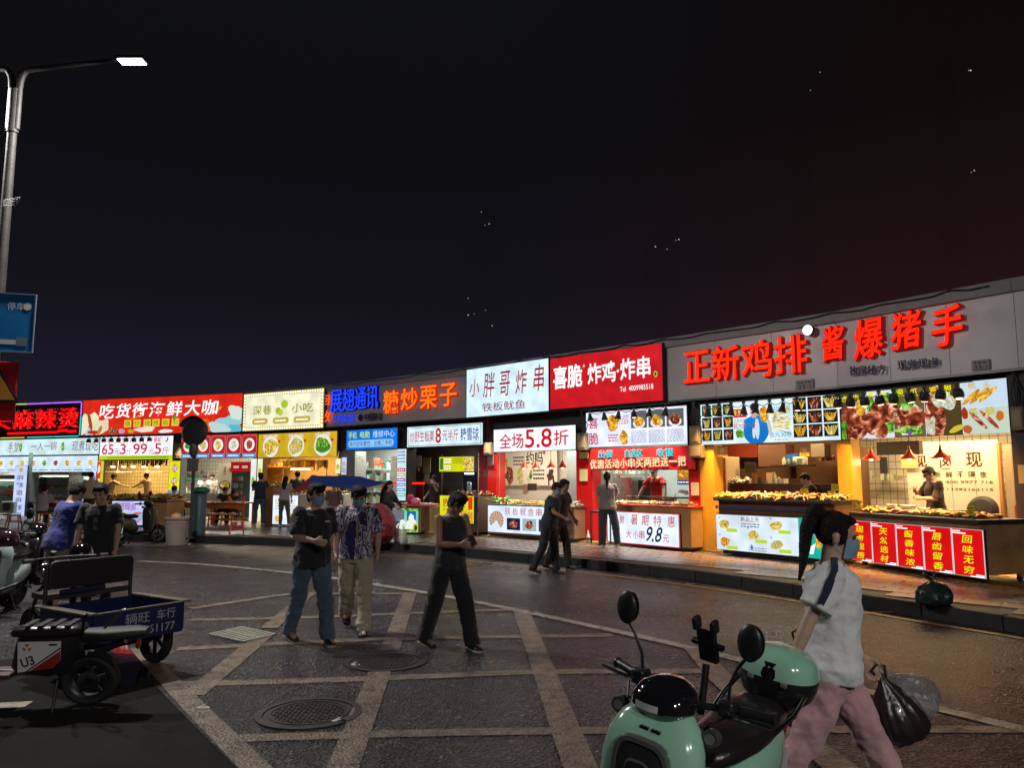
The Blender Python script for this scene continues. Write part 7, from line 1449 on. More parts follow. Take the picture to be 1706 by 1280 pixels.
# shopping bags in the hand
M_BAG = mat('bag_dark_plastic', (.022, .016, .017), .28, bump=.7, bscale=9, coat=.3)
def film():
    m = _new('clear_bag_film'); L = m.node_tree.links; o = _n(m, 'ShaderNodeOutputMaterial'); a = _n(m, 'ShaderNodeBsdfTransparent'); a.inputs[0].default_value = (.75, .74, .75, 1); g = _n(m, 'ShaderNodeBsdfPrincipled'); g.inputs['Base Color'].default_value = (.35, .34, .36, 1); g.inputs['Roughness'].default_value = .2
    t = _n(m, 'ShaderNodeTexCoord'); nz = _n(m, 'ShaderNodeTexNoise'); nz.inputs['Scale'].default_value = 14; nz.inputs['Detail'].default_value = 4; bp = _n(m, 'ShaderNodeBump'); bp.inputs['Strength'].default_value = .8; bp.inputs['Distance'].default_value = .02; L.new(t.outputs['Object'], nz.inputs[0]); L.new(nz.outputs[0], bp.inputs['Height']); L.new(bp.outputs[0], g.inputs['Normal'])
    mr = _n(m, 'ShaderNodeMapRange'); mr.inputs['From Min'].default_value = .35; mr.inputs['From Max'].default_value = .65; mr.inputs['To Min'].default_value = .2; mr.inputs['To Max'].default_value = .6; x = _n(m, 'ShaderNodeMixShader'); L.new(nz.outputs[0], mr.inputs[0]); L.new(mr.outputs[0], x.inputs[0]); L.new(a.outputs[0], x.inputs[1]); L.new(g.outputs[0], x.inputs[2]); L.new(x.outputs[0], o.inputs[0]); return m
def bag(M, lab, material, sx=1, sz=1, seed=0, name='plastic_bag', dx=0):
    m = MB(); rnd = random.Random(seed); rs = []
    for j, (z, r_) in enumerate(((0, .012), (-.06, .028), (-.12, .07), (-.2, .12), (-.28, .15), (-.36, .155), (-.42, .13), (-.45, .06))):
        ring = []
        for i in range(36):
            a = 2 * math.pi * i / 36; f = 1 + .16 * math.sin(5 * a + seed + z * 3) * (1 - j / 10) + .08 * math.sin(11 * a + seed * 2) + .05 * rnd.random(); ring.append((r_ * f * math.cos(a) * sx * 1.15 + dx * (-z), r_ * f * math.sin(a) * .75, z * sz))
        rs.append(ring)
    m.rings(rs); m.tube([(-.02, 0, -.03), (-.035, 0, .03), (0, 0, .05), (.035, 0, .03), (.02, 0, -.03)], .007, 6); o = m.build(name, material, M=M, smooth=70); return tag(o, lab, 'bag')
hl = root.matrix_basis @ (AR[0][2] + AR[0][3] * .10)
bag(Matrix.Translation(hl + Vector((.035, -.02, .0))) @ Matrix.Rotation(R(-20), 4, 'Y'), 'dark plastic shopping bag swinging from the hand of the person in the white tee', M_BAG, .74, .78, 1)
bag(Matrix.Translation(hl + Vector((.06, .05, .0))) @ Matrix.Rotation(R(-48), 4, 'Y'), 'clear plastic bag bulging behind the dark shopping bag', film(), .72, .72, 4, 'clear_bag')
hr = root.matrix_basis @ Vector((-.12, .12, 1.05)); bag(Matrix.Translation(hr + Vector((-.0, .12, -.08))), 'dark bag hanging behind the back of the person in the white tee', M_BAG, .55, 1.0, 7)
# two by the tricycle
def chestprint(root, up, MH, AR, LG, S_):
    for k, ch in enumerate('真爱'):
        p = up((.0, -.15, 1.24 - k * .085)); text(ch, mat('print_dim', c(120, 120, 125), .7), root, -.03, -.033, .03, .033, 0, .02, M=Matrix.Translation(p) @ Matrix.Rotation(R(90), 4, 'X'), name='chest_print')
pq = AT(104, 795, 10.0); pq.z = 0; person('person in a cobalt top and grey shorts bending beside the blue cargo tricycle', pq, 150, 1.70, lean=16, head=(20, 16), legs=((8, 4, 6), (-4, 4, 4)), arms=((-2, 14, 60, 30), (12, 10, 30, 0)), top=T_BLU, sleeve=.7, hem=.80, loose=.03, bottom=B_SHT, bot_len=.45, shoe=SH_B, sole=SOLE, mask=MASKM, vox=.011)
pq = AT(172, 795, 9.6); pq.z = 0; person('person in a black tee with small pale print facing the camera behind the tricycle', pq, 8, 1.67, lean=3, head=(0, 14), legs=((3, 4, 2), (-2, 4, 2)), arms=((2, 9, 10, 0), (6, 9, 14, 0)), top=T_BLK, sleeve=.6, hem=.80, loose=.028, bottom=B_BLK, shoe=SH_B, skin=SKIN, vox=.011, extra=chestprint)
# customer and staff
walk(1013, 913, 'ponytailed customer in a pale grey tee at the summer price counter', 172, 1.66, z=.175, lean=1, head=(0, 0), legs=((3, 4, 2), (12, 12, 2)), arms=((6, 7, 14, 0), (30, 8, 60, 20)), top=cloth('tee_taupe', c(128, 116, 110)), sleeve=.6, hem=.84, loose=.04, bottom=B_NVY, bot_w=.022, shoe=SH_W, sole=SOLE, female=True, hair='pony', vox=.012)
def local_person(S, px, z, lab, yaw, H, y=.20, **k):
    x, _ = S.L(px, 800, z); p = S.F.W(x, y, z); return person(lab, (p.x, p.y, y), yaw + math.degrees(math.atan2(S.F.u.y, S.F.u.x)), H, **k)
capm = mat('cap_black', (.02, .02, .022), .7)
def cap_(root, up, MH, AR, LG, S_):
    m = MB(); m.ell((0, .012, 1.66), (.088, .104, .062), 20, 10, MH); m.prism([(.07, -.06), (.06, -.15), (0, -.175), (-.06, -.15), (-.07, -.06)], 1.645, 1.655, MH); m.build('cap', capm, root)
local_person(SG, 1097, -1.15, 'worker in a red polo, dark cap and white mask at the hatch counter', 0, 1.72, lean=14, head=(0, 6), arms=((26, 26, 4, -14), (26, 26, 4, -14)), top=T_RED, sleeve=.55, loose=.03, bottom=B_BLK, mask=MASKW, hair='cap', extra=cap_, vox=.012, y=.3)
local_person(SH, 1357, -.95, 'worker with lit bare face in dark clothes bending over the chicken tray', -52, 1.66, lean=14, head=(-10, 14), arms=((30, 10, 30, 5), (30, 10, 30, 5)), top=cloth('apron_dark', c(50, 40, 45)), sleeve=.6, bottom=B_BLK, hair='short', vox=.012, skin=SKIN)
def ph3(root, up, MH, AR, LG, S_):
    sh, el, wr, d, s, ang = AR[1]; p = wr + d * .09 + Vector((0, -.03, .02)); m = MB(); m.box(-.036, -.075, -.005, .036, .075, .005, Matrix.Translation(p) @ Matrix.Rotation(R(20), 4, 'X')); o = m.build('mobile_phone', M_DARK, None, bev=.004, M=root.matrix_basis.copy(), smooth=0); tag(o, 'mobile phone held up by the man with glasses at the cart', 'phone')
    m = MB()
    for s in (1, -1): m.tube([MH @ Vector((s * .03 + .02 * math.cos(a), -.098, 1.59 + .016 * math.sin(a))) for a in np.linspace(0, 5.9, 12)], .0025, 5, closed=True); m.tube([MH @ Vector((s * .052, -.095, 1.595)), MH @ Vector((s * .078, .01, 1.59))], .0025, 5)
    m.tube([MH @ Vector((-.01, -.1, 1.592)), MH @ Vector((.01, -.1, 1.592))], .0025, 5); m.build('glasses', M_DARK, root)
local_person(SI, 1557, -.55, 'man with glasses in a black tee looking at a phone behind the braised meat cart', -32, 1.74, lean=4, head=(-10, 20), arms=((20, 6, 72, 44), (26, 8, 98, 34)), top=cloth('tee_brownblack', (.03, .022, .022)), sleeve=.85, bottom=B_BLK, hair='short', vox=.010, extra=ph3)
local_person(SE, 724, -.55, 'worker in dark clothes with a pale mask at the chestnut stall raising a hand', -5, 1.60, lean=4, head=(0, 8), arms=((30, 30, 120, 10), (10, 8, 40, 10)), top=T_BLK, sleeve=.5, bottom=B_BLK, mask=MASKW, hair='short', vox=.015)
walk(431, 877, 'customer in a dark tee and blue jeans standing with folded arms at the snack unit', 205, 1.70, z=.175, head=(10, 0), legs=((2, 3, 2), (-2, 3, 2)), arms=((22, 8, 96, 50), (22, 8, 96, 50)), top=cloth('tee_slate', c(40, 45, 58)), sleeve=.5, bottom=B_JEAN, shoe=SH_W, hair='bushy', vox=.015)
walk(472, 879, 'customer with long hair in a pale top leaning on the snack counter', 175, 1.60, z=.175, lean=8, legs=((2, 3, 2), (14, 3, 2)), arms=((30, 8, 60, 10), (6, 8, 10, 0)), top=T_GRY, sleeve=.6, bottom=B_GRY, shoe=SH_W, female=True, hair='long', vox=.015)
walk(493, 874, 'customer in black top and grey trousers standing just left of the blue canopy', 195, 1.76, z=.175, lean=2, legs=((2, 3, 2), (-4, 3, 2)), arms=((10, 8, 30, 10), (6, 8, 30, 0)), top=T_BLK, sleeve=.9, bottom=B_GRY, shoe=SH_B, hair='short', vox=.015)
# diners and cooks
def sit(F, x, z, lab, yaw, y=.175, **k): p = F.W(x, 0, z); return person(lab, (p.x, p.y, y), yaw, 1.68, seated=.52, legs=((85, 6, 85), (85, 8, 85)), **k)
sit(FT1, FT1.w * .18, -.95, 'diner in dark clothes looking down at the table right of the mirror post', 0, lean=18, head=(0, 20), arms=((40, 10, 40, 20), (40, 10, 40, 20)), top=T_BLK, sleeve=.5, bottom=B_BLK, vox=.015, hair='short')
sit(FT1, FT1.w * .42, -1.1, 'diner in a black jacket bent low over the same table', -10, lean=28, head=(0, 24), arms=((50, 10, 30, 20), (50, 10, 30, 20)), top=T_BLKB, sleeve=.9, bottom=B_BLK, vox=.015, hair='bushy')
sit(FT2, FT2.w * .1, .45, 'diner in a black tee seen from behind beside the yellow barbecue sign', 170, lean=8, arms=((30, 10, 50, 20), (30, 10, 50, 20)), top=T_BLK, sleeve=.5, bottom=B_BLK, vox=.015, hair='short')
sit(FT3, FT3.w * .45, .5, 'diner in a pale tee seen from behind at the noodle shop table', 175, lean=8, arms=((30, 10, 50, 20), (30, 10, 50, 20)), top=T_GRY, sleeve=.5, bottom=B_BLK, vox=.016, hair='short')
sit(FT4, FT4.w * .1, -.9, 'diner behind the narrow table under the noodle shop pictures', 0, lean=10, arms=((30, 10, 50, 20), (30, 10, 50, 20)), top=T_GRY, sleeve=.5, bottom=B_BLK, vox=.016, hair='short')
local_person(SB, 338, -1.7, 'cook in a pale tee bending at the barbecue kitchen counter', 60, 1.68, lean=18, head=(0, 14), top=T_WHT, sleeve=.6, bottom=B_BLK, arms=((40, 8, 30, 5), (40, 8, 30, 5)), vox=.016)
local_person(SB, 354, -2.1, 'cook standing farther back at the barbecue kitchen', 20, 1.66, head=(0, 10), top=T_GRY, sleeve=.6, bottom=B_BLK, vox=.018)
T_SAND = cloth('tee_sand', c(190, 165, 125))
walk(146, 876, 'person in a sand coloured tee seen from behind left of the seafood counter', 185, 1.74, z=.175, lean=3, top=T_SAND, sleeve=.6, hem=.82, bottom=B_BLK, shoe=SH_B, vox=.015, arms=((8, 8, 30, 0), (20, 8, 60, 20)))
local_person(SA, 184, .9, 'person in a sand tee reaching over the left end of the seafood counter', 150, 1.70, y=.175, lean=10, top=T_SAND, sleeve=.6, bottom=B_BLK, shoe=SH_B, vox=.015, arms=((10, 8, 20, 0), (60, 8, 20, 20)))
def band(root, up, MH, AR, LG, S_): m = MB(); m.ell((0, -.02, 1.555), (.078, .092, .035), 18, 8, MH); m.build('face_guard', mat('guard_red', c(200, 60, 40), .5), root)
local_person(SA, 248, -.9, 'cook in a cream tee with a red face guard behind the seafood heap', -80, 1.72, lean=8, top=T_SAND, sleeve=.6, bottom=B_BLK, vox=.015, arms=((50, 8, 20, 5), (50, 8, 20, 5)), extra=band, head=(0, 10))

# ============================================================ VEHICLES
def revolve_x(prof, ctr, n=28, M=None):
    """ring of revolution about the x axis: prof = (r, x)"""
    m = MB(M); k = len(prof)
    vs_ = [(ctr[0] + x, ctr[1] + r_ * math.cos(2 * math.pi * i / n), ctr[2] + r_ * math.sin(2 * math.pi * i / n)) for r_, x in prof for i in range(n)]
    fs = [(j * n + i, ((j + 1) % k) * n + i, ((j + 1) % k) * n + (i + 1) % n, j * n + (i + 1) % n) for j in range(k) for i in range(n)]
    m.add(vs_, fs); return m
TYRE = mat('tyre_rubber', (.014, .014, .014), .75, bump=.5, bscale=50); RIM = mat('wheel_rim', (.05, .05, .055), .35, metal=.7); CHR = mat('chrome', (.6, .6, .6), .15, metal=1.0); BPL = mat('black_plastic', (.014, .014, .015), .38, bump=.1, bscale=90); GBL = mat('gloss_black', (.008, .008, .010), .08, coat=1.0); SEATM = mat('seat_vinyl', (.018, .014, .015), .28, bump=.15, bscale=40, coat=.2)
GLD = mat('dark_lens', (.02, .02, .022), .05, coat=1.0); REDL = mat('tail_lens', c(150, 15, 15), .15, coat=.6); ORL = mat('orange_lens', c(230, 120, 40), .2)
def wheel(t, y, r_, w_=.05, spokes=5, x=0, M=None, disc=True):
    prof = [(r_ - .075, -w_ * .6), (r_ - .03, -w_), (r_ - .008, -w_ * .7), (r_, 0), (r_ - .008, w_ * .7), (r_ - .03, w_), (r_ - .075, w_ * .6)]
    o = revolve_x(prof, (x, y, r_), 32, M).build('tyre', TYRE, t)
    wh = t
    m = revolve_x([(r_ - .085, -w_ * .5), (r_ - .065, -w_ * .7), (r_ - .065, w_ * .7), (r_ - .085, w_ * .5)], (x, y, r_), 32, M); hub = MB(M); 
    for k in range(spokes): a = 2 * math.pi * k / spokes; m.M = M or Matrix(); m.box(x - .012, -.014, .03, x + .012, .014, r_ - .07, Matrix.Translation((0, y, r_)) @ Matrix.Rotation(a, 4, 'X'))
    m.tube([(x - .05, y, r_), (x + .05, y, r_)], .035, 14); rm = m.build('rim', RIM, o)
    if disc: m = MB(M); m.tube([(x + .045, y, r_), (x + .05, y, r_)], .085, 20); m.build('brake_disc', CHR, o)
    return o
def loft(prs, material, name, t, n=28, M=None, pw=.8, smooth=60, bev=0, parent=None):
    """rings (z, cx, cy, rx, ry_front, ry_back)"""
    m = MB(M); rs = [ringxy(cx, cy, z, rx, ryf, n, pw, yb=ryb) for z, cx, cy, rx, ryf, ryb in prs]; m.rings(rs); return m.build(name, material, t, smooth=smooth, bev=bev)
def scooter(lab, pos, yaw, paint, steer=25, topbox=True, boxpaint=None, detail=True, phone=False, mirrors=True, group='electric scooters', seatm=SEATM, tilt=7, up=0, scale=1, slim=1):
    t = thing('electric_scooter', lab, 'scooter', Matrix.Translation(pos) @ Matrix.Rotation(R(yaw), 4, 'Z') @ Matrix.Rotation(R(tilt), 4, 'Y') @ Matrix.Scale(scale, 4), group)
    V = Vector; UP = Matrix.Translation((0, 0, up)) @ Matrix.Diagonal((slim, 1, 1, 1))
    # steering group about an inclined axis
    ax = V((0, .25, .97)).normalized(); o_ = V((0, -.36, .75)); MS = Matrix.Translation(o_) @ Matrix.Rotation(R(steer), 4, ax) @ Matrix.Translation(-o_)
    wheel(t, -.60, .225, .052, M=MS); wheel(t, .60, .225, .056)
    m = MB(MS)
    for s in (1, -1): m.tube([(s * .085, -.60, .225), (s * .085, -.50, .50), (s * .05, -.42, .62)], .022, 10)
    m.build('fork', BPL, t)
    # front fender
    m = MB(MS); rs = []
    for k in range(13):
        a = R(25 + k * 12.5); rs.append([(x * (1 - .1 * abs(k - 6) / 6), -.60 - (.262 + dz) * math.cos(a), .225 + (.262 + dz) * math.sin(a)) for x, dz in ((-.075, -.04), (-.06, 0), (-.03, .016), (0, .02), (.03, .016), (.06, 0), (.075, -.04), (.055, -.05), (.05, -.02), (0, .004), (-.05, -.02), (-.055, -.05))])
    m.rings(rs); m.build('front_fender', paint, t)
    # front shield
    sh = loft([(.30, 0, -.33, .10, .05, .04), (.38, 0, -.36, .165, .07, .05), (.48, 0, -.385, .195, .085, .055), (.58, 0, -.40, .212, .095, .06), (.68, 0, -.41, .222, .10, .06), (.77, 0, -.41, .222, .10, .06), (.85, 0, -.40, .208, .095, .06), (.915, 0, -.38, .172, .08, .055), (.955, 0, -.36, .12, .06, .045), (.975, 0, -.345, .06, .035, .03)], paint, 'front_shield', t, 40, M=UP, pw=.72)
    loft([(.34, 0, -.285, .12, .02, .03), (.5, 0, -.30, .16, .02, .04), (.7, 0, -.31, .165, .02, .045), (.88, 0, -.30, .13, .02, .04), (.93, 0, -.30, .08, .02, .03)], BPL, 'inner_shield', t, 28, M=UP)
    # headlight: rounded square dark glass with a grey ring
    def sq(r_, y, k=.55, dz=0, fw=1): return [(math.copysign(abs(math.cos(a)) ** k, math.cos(a)) * r_, y, .745 + dz + math.copysign(abs(math.sin(a)) ** k, math.sin(a)) * r_ * 1.05) for a in (2 * math.pi * i / 36 for i in range(36))]
    m = MB(UP); m.rings([sq(.118, -.475), sq(.128, -.508), sq(.122, -.526), sq(.108, -.528), sq(.104, -.516)], caps=False); hl_ = m.build('headlight', mat('ring_grey', c(120, 125, 122), .3, metal=.6), t)
    m = MB(UP); m.rings([sq(.106, -.50), sq(.106, -.519), sq(.08, -.534), sq(.03, -.540), sq(.001, -.541)]); m.build('headlight_lens', GLD, hl_)
    m = MB(UP); m.rings([[(x * .62, y - .002, .745 + (z - .745) * .62) for x, y, z in sq(.10, -.533)], [(x * .5, y - .006, .745 + (z - .745) * .5) for x, y, z in sq(.10, -.534)]], caps=False); m.build('daytime_ring', mat('lens_grey', c(90, 92, 95), .15), hl_)
    for s in (1, -1):
        m = MB(); m.tube([(s * .10, -.33, .965), (s * .185, -.36, .965)], .014, 8); m.tube([(s * .19, -.375, .965), (s * .19, -.335, .965)], .030, 16); m.build('indicator', mat('indicator_grey', c(70, 70, 72), .3), t); m = MB(); m.tube([(s * .19, -.379, .965), (s * .19, -.375, .965)], .019, 14); m.build('indicator_lens', mat('indicator_pale', c(120, 118, 112), .2), t)
    m = MB(UP)
    for s in (1, -1): m.tube([(s * .205, -.43, .50), (s * .214, -.435, .62), (s * .212, -.435, .74), (s * .190, -.43, .85)], .0035, 5)
    m.build('panel_gap', BPL, t)
    for s in (1, -1): m = MB(); m.tube([(s * .21, -.27, 1.03), (s * .17, -.34, 1.0), (s * .11, -.30, .93), (s * .05, -.28, .84)], .005, 6); m.build('brake_cable', BPL, t)
    m = MB(UP); pass
    for k in range(6): m.box(-.04 + k * .014 + (.01 if k > 2 else 0), -.475, .895, -.03 + k * .014 + (.01 if k > 2 else 0), -.455, .905, Matrix.Translation((0, 0, 0)))
    m.build('shield_badge', GBL, t, smooth=0)
    # handlebar cover (dark dome) with a pale strip
    m = MB(MS); rs = [ringxy(0, cy, z, rx, ry, 28, .85) for z, cy, rx, ry in ((.965, -.35, .05, .05), (.985, -.355, .10, .09), (1.02, -.355, .125, .108), (1.06, -.345, .122, .105), (1.095, -.33, .095, .085), (1.115, -.32, .05, .05), (1.12, -.318, .01, .01))]; m.rings(rs); cv = m.build('instrument_cover', GBL, t)
    m = MB(MS); vs_ = [(x, -.355 - .111 * math.sqrt(max(0, 1 - (x / .128) ** 2)) - e_, z) for e_ in (0, .003) for x in np.linspace(-.05, .05, 9) for z in (1.018, 1.042)]
    m.add(vs_, [(18 + 2 * i, 18 + 2 * i + 2, 18 + 2 * i + 3, 18 + 2 * i + 1)[::-1] for i in range(8)] + [(2 * i, 2 * i + 2, 2 * i + 3, 2 * i + 1) for i in range(8)]); m.build('pale_strip', mat('strip_white', c(205, 208, 205), .35), cv, smooth=0)
    m = MB(MS); m.tube([(0, -.36, .7), (0, -.31, 1.04)], .03, 12); m.tube([(-.34, -.20, 1.05), (-.20, -.235, 1.045), (-.10, -.28, 1.035), (.10, -.28, 1.035), (.20, -.235, 1.045), (.34, -.20, 1.05)], .013, 10); m.build('handlebar', BPL, t)
    for s in (1, -1):
        m = MB(MS); m.tube([(s * .245, -.225, 1.048), (s * .36, -.195, 1.052)], [.019, .018], 14); m.tube([(s * .36, -.195, 1.052), (s * .368, -.193, 1.052)], .022, 14); m.build('grip', BPL, t)
        m = MB(MS); m.box(s * .175, -.27, 1.02, s * .235, -.205, 1.08); gb = m.build('switch_box', BPL, t, bev=.01)
        m = MB(MS); m.tube([(s * .20, -.25, 1.045), (s * .25, -.285, 1.045), (s * .33, -.275, 1.045), (s * .39, -.26, 1.043)], [.007, .008, .007, .006], 8, flat=(0, 0, 1)); m.build('brake_lever', CHR if detail else BPL, t)
        if mirrors:
            m = MB(MS); m.tube([(s * .20, -.235, 1.07), (s * .205, -.24, 1.14), (s * .24, -.25, 1.21), (s * .27, -.255, 1.25)], .0065, 8); mi = m.build('mirror_stalk', BPL, t)
            m = MB(MS); m.ell((s * .285, -.26, 1.31), (.050, .022, .068), 22, 12); hd = m.build('mirror', BPL, t)
            m = MB(MS); m.rings([[(s * .285 + .048 * math.cos(a), -.243, 1.31 + .064 * math.sin(a)) for a in (2 * math.pi * i / 24 for i in range(24))], [(s * .285 + .047 * math.cos(a), -.2365, 1.31 + .063 * math.sin(a)) for a in (2 * math.pi * i / 24 for i in range(24))]]); m.build('mirror_glass', CHR, hd)
    # floor, body, seat
    m = MB(); m.box(-.13, -.33, .27, .13, .18, .33); m.build('floorboard', BPL, t, bev=.02); m = MB(); m.tube([(0, -.35, .62), (0, -.32, .3), (0, .1, .26), (0, .45, .35)], .035, 12); m.tube([(0, .2, .2), (0, .60, .22)], .06, 14); m.build('frame', BPL, t)
    m = MB(); st = [(.10, .33, .50, .12), (.18, .30, .655, .15), (.35, .33, .70, .165), (.55, .40, .715, .16), (.72, .47, .73, .12), (.84, .55, .72, .06), (.87, .6, .70, .02)]
    rs = [[(rx * math.copysign(abs(math.cos(a)) ** .8, math.cos(a)), y + (0), (z0 + z1) / 2 + (z1 - z0) / 2 * math.copysign(abs(math.sin(a)) ** .8, math.sin(a))) for a in (2 * math.pi * i / 28 for i in range(28))] for y, z0, z1, rx in st]; m.rings(rs); m.build('rear_body', paint, t)
    m = MB(); st = [(.02, .69, .72, .04), (.05, .675, .755, .085), (.15, .67, .785, .12), (.32, .68, .79, .145), (.42, .69, .80, .15), (.5, .70, .825, .15), (.66, .71, .83, .13), (.74, .725, .81, .08), (.76, .74, .78, .02)]
    rs = [[(rx * math.copysign(abs(math.cos(a)) ** .75, math.cos(a)), y, (z0 + z1) / 2 + (z1 - z0) / 2 * math.copysign(abs(math.sin(a)) ** .75, math.sin(a))) for a in (2 * math.pi * i / 28 for i in range(28))] for y, z0, z1, rx in st]; m.rings(rs); m.build('seat', seatm, t)
    m = MB(); m.tube([(.15, .45, .76), (.17, .62, .80), (.165, .80, .86), (.10, .88, .885), (-.10, .88, .885), (-.165, .80, .86), (-.17, .62, .80), (-.15, .45, .76)], .012, 10); m.build('grab_rail', CHR, t)
    m = MB(); rs = []
    for k in range(9): a = R(35 + k * 13); rs.append([(x, .60 - (.27 + dz) * math.cos(a), .225 + (.27 + dz) * math.sin(a)) for x, dz in ((-.07, -.03), (-.04, 0), (0, .008), (.04, 0), (.07, -.03), (.05, -.04), (0, -.008), (-.05, -.04))])
    m.rings(rs); m.build('rear_fender', BPL, t); m = MB(); m.box(-.07, .85, .62, .07, .885, .67); m.build('tail_light', REDL, t, bev=.01); m = MB(); m.box(-.09, .865, .44, .09, .872, .56); m.build('number_plate', WP, t, smooth=0)
    for s in (1, -1): m = MB(); m.tube([(s * .10, .62, .23), (s * .12, .58, .5)], .018, 10); m.build('shock_absorber', CHR, t)
    m = MB(); m.tube([(.06, .15, .26), (.16, .18, .04), (.2, .18, .02)], .012, 8); m.build('side_stand', BPL, t)
    m = MB(); m.tube([(.14, .38, .31), (.24, .38, .30)], .016, 8); m.build('foot_peg', BPL, t)
    if topbox:
        bp = boxpaint or paint; T = Matrix.Translation((.01, .86, .765)) @ Matrix.Scale(slim, 4)
        def bx(z, k, fy=1): return ringxy(0, 0, z, .205 * k, .185 * k * fy, 40, .85)
        m = MB(T); m.rings([bx(0, .45), bx(.015, .72), (bx(.05, .88)), bx(.10, .97), bx(.15, 1.0), bx(.158, 1.0)]); tb = m.build('top_box', BPL, t)
        m = MB(T); m.rings([bx(.162, 1.005), bx(.18, 1.0), bx(.22, .96), bx(.26, .85), bx(.29, .66), bx(.305, .4), bx(.309, .1)]); m.build('lid', bp, tb)
        m = MB(T); q = 1.012; m.add([tuple((.205 * k_ * q * math.sin(a), -.185 * k_ * q * math.cos(a), z)) for z, k_ in ((.15, 1.0), (.18, 1.0), (.215, .962), (.245, .89)) for a in np.linspace(R(-62), R(62), 14)], [(j * 14 + i, j * 14 + i + 1, (j + 1) * 14 + i + 1, (j + 1) * 14 + i) for j in range(3) for i in range(13)]); m.build('dark_panel', GBL, tb)
        for xx in (-.09, .09): m = MB(T); m.box(xx - .016, -.196, .14, xx + .016, -.176, .166); m.build('latch', mat('latch_grey', c(110, 112, 112), .4), tb, bev=.004)
        m = MB(); m.box(-.09, .66, .73, .09, .96, .765); m.build('rack', BPL, t, bev=.01)
    if phone:
        MP = MS @ Matrix.Translation((.085, -.235, .97)); m = MB(MP); m.tube([(0, 0, .02), (.0, .01, .12), (-.01, .03, .2)], .014, 10); ph = m.build('phone_stalk', BPL, t)
        T = MP @ Matrix.Translation((-.01, .03, .28)) @ Matrix.Rotation(R(18), 4, 'X'); m = MB(T); m.box(-.04, -.012, -.075, .04, .012, .05); m.box(-.05, -.02, .05, -.03, .02, .10); m.box(.03, -.02, .05, .05, .02, .10); m.box(-.07, -.012, -.015, .07, .012, .005); m.build('phone_holder', BPL, t, bev=.005)
    return t
MINT = mat('paint_mint', c(152, 204, 176), .16, coat=.9, var=.06, vscale=3)
MINT2 = mat('paint_pale_mint', c(200, 222, 218), .2, coat=.8)
PD = mat('paint_dark', (.02, .018, .022), .2, coat=.8)
sc = AT(1210, 795, 3.02); sc.z = 0
SCO = scooter('mint green electric scooter with a round top box in the right foreground', Vector((.64, 3.2, 0)), -38.4, MINT, steer=-10, phone=True, tilt=8.5, up=.06, scale=.94, slim=.9)
pl_ = G(-8, 1022); scooter('pale mint scooter with a bare round mirror at the left edge of the picture', Vector((pl_.x, pl_.y, 0)), 12, MINT2, steer=-10, topbox=False)
pl_ = G(52, 1010); scooter('black scooter parked close behind the pale mint one', Vector((pl_.x + .02, pl_.y + .45, 0)), -30, PD, steer=20, topbox=False)
pl_ = G(240, 905, .0); scooter('dark scooter with a yellow front parked half on the kerb before the seafood counter', Vector((pl_.x, pl_.y - .3, 0)), 158, mat('paint_dark_yellow', c(70, 68, 40), .25, coat=.6), steer=-15, topbox=False)
# helmets left on scooters
def helmet(pos, lab, material):
    m = MB(Matrix.Translation(pos)); m.lathe([(.001, .135), (.05, .128), (.09, .10), (.118, .05), (.125, 0), (.12, -.05), (.112, -.06), (.10, -.05), (.105, 0), (.08, .08), (.001, .115)], 24); o = m.build('helmet', material); tag(o, lab, 'helmet', 'helmets left on parked scooters')
p = AT(13, 902, 9.5); helmet(p, 'dark plum helmet left on the handlebar of the pale mint scooter', mat('helmet_plum', c(60, 35, 45), .15, coat=.8)); p = AT(135, 926, 8.6); helmet(p, 'round black helmet resting beside the tricycle handlebar', GBL)

# --- moped with the white battery panel, lower left
t = thing('battery_moped', 'dark moped with a white and red side panel in the lower left corner', 'moped', Matrix.Translation((G(82, 1176).x, G(82, 1176).y, 0)) @ Matrix.Rotation(R(-84), 4, 'Z') @ Matrix.Rotation(R(5), 4, 'Y') @ Matrix.Diagonal((1, 1, .88, 1)))
wheel(t, -.72, .2, .045); wheel(t, .30, .215, .05)
m = MB(); m.tube([(0, -.60, .55), (0, -.45, .3), (0, .0, .28), (0, .28, .42), (0, .55, .55)], .03, 12); m.tube([(0, -.72, .2), (0, -.60, .55), (0, -.52, .95)], .028, 12); m.build('frame', BPL, t)
loft([(.30, 0, -.02, .10, .22, .20), (.36, 0, -.02, .13, .25, .22), (.55, 0, .0, .135, .24, .24), (.62, 0, .0, .13, .22, .26)], BPL, 'battery_case', t)
m = MB(); st = [(-.28, .62, .655, .04), (-.24, .61, .69, .09), (-.1, .60, .71, .12), (.1, .61, .715, .125), (.22, .62, .70, .11), (.26, .64, .67, .05)]
m.rings([[(rx * math.copysign(abs(math.cos(a)) ** .7, math.cos(a)), y, (z0 + z1) / 2 + (z1 - z0) / 2 * math.copysign(abs(math.sin(a)) ** .7, math.sin(a))) for a in (2 * math.pi * i / 24 for i in range(24))] for y, z0, z1, rx in st]); m.build('seat', SEATM, t)
m = MB()
for k in range(4): m.box(-.10, -.17 + k * .1, .713, .10, -.125 + k * .1, .722)
m.build('seat_ribs', mat('seat_rib', (.05, .048, .05), .35), t, smooth=0, kind='stuff')
m = MB(); st = [(.26, .55, .66, .07), (.42, .56, .66, .11), (.62, .58, .67, .10), (.72, .60, .66, .06)]
m.rings([[(rx * math.copysign(abs(math.cos(a)) ** .7, math.cos(a)), y, (z0 + z1) / 2 + (z1 - z0) / 2 * math.copysign(abs(math.sin(a)) ** .7, math.sin(a))) for a in (2 * math.pi * i / 24 for i in range(24))] for y, z0, z1, rx in st]); m.build('rear_carrier', mat('carrier_dark', (.014, .013, .014), .6), t)
m = MB(); rs = []
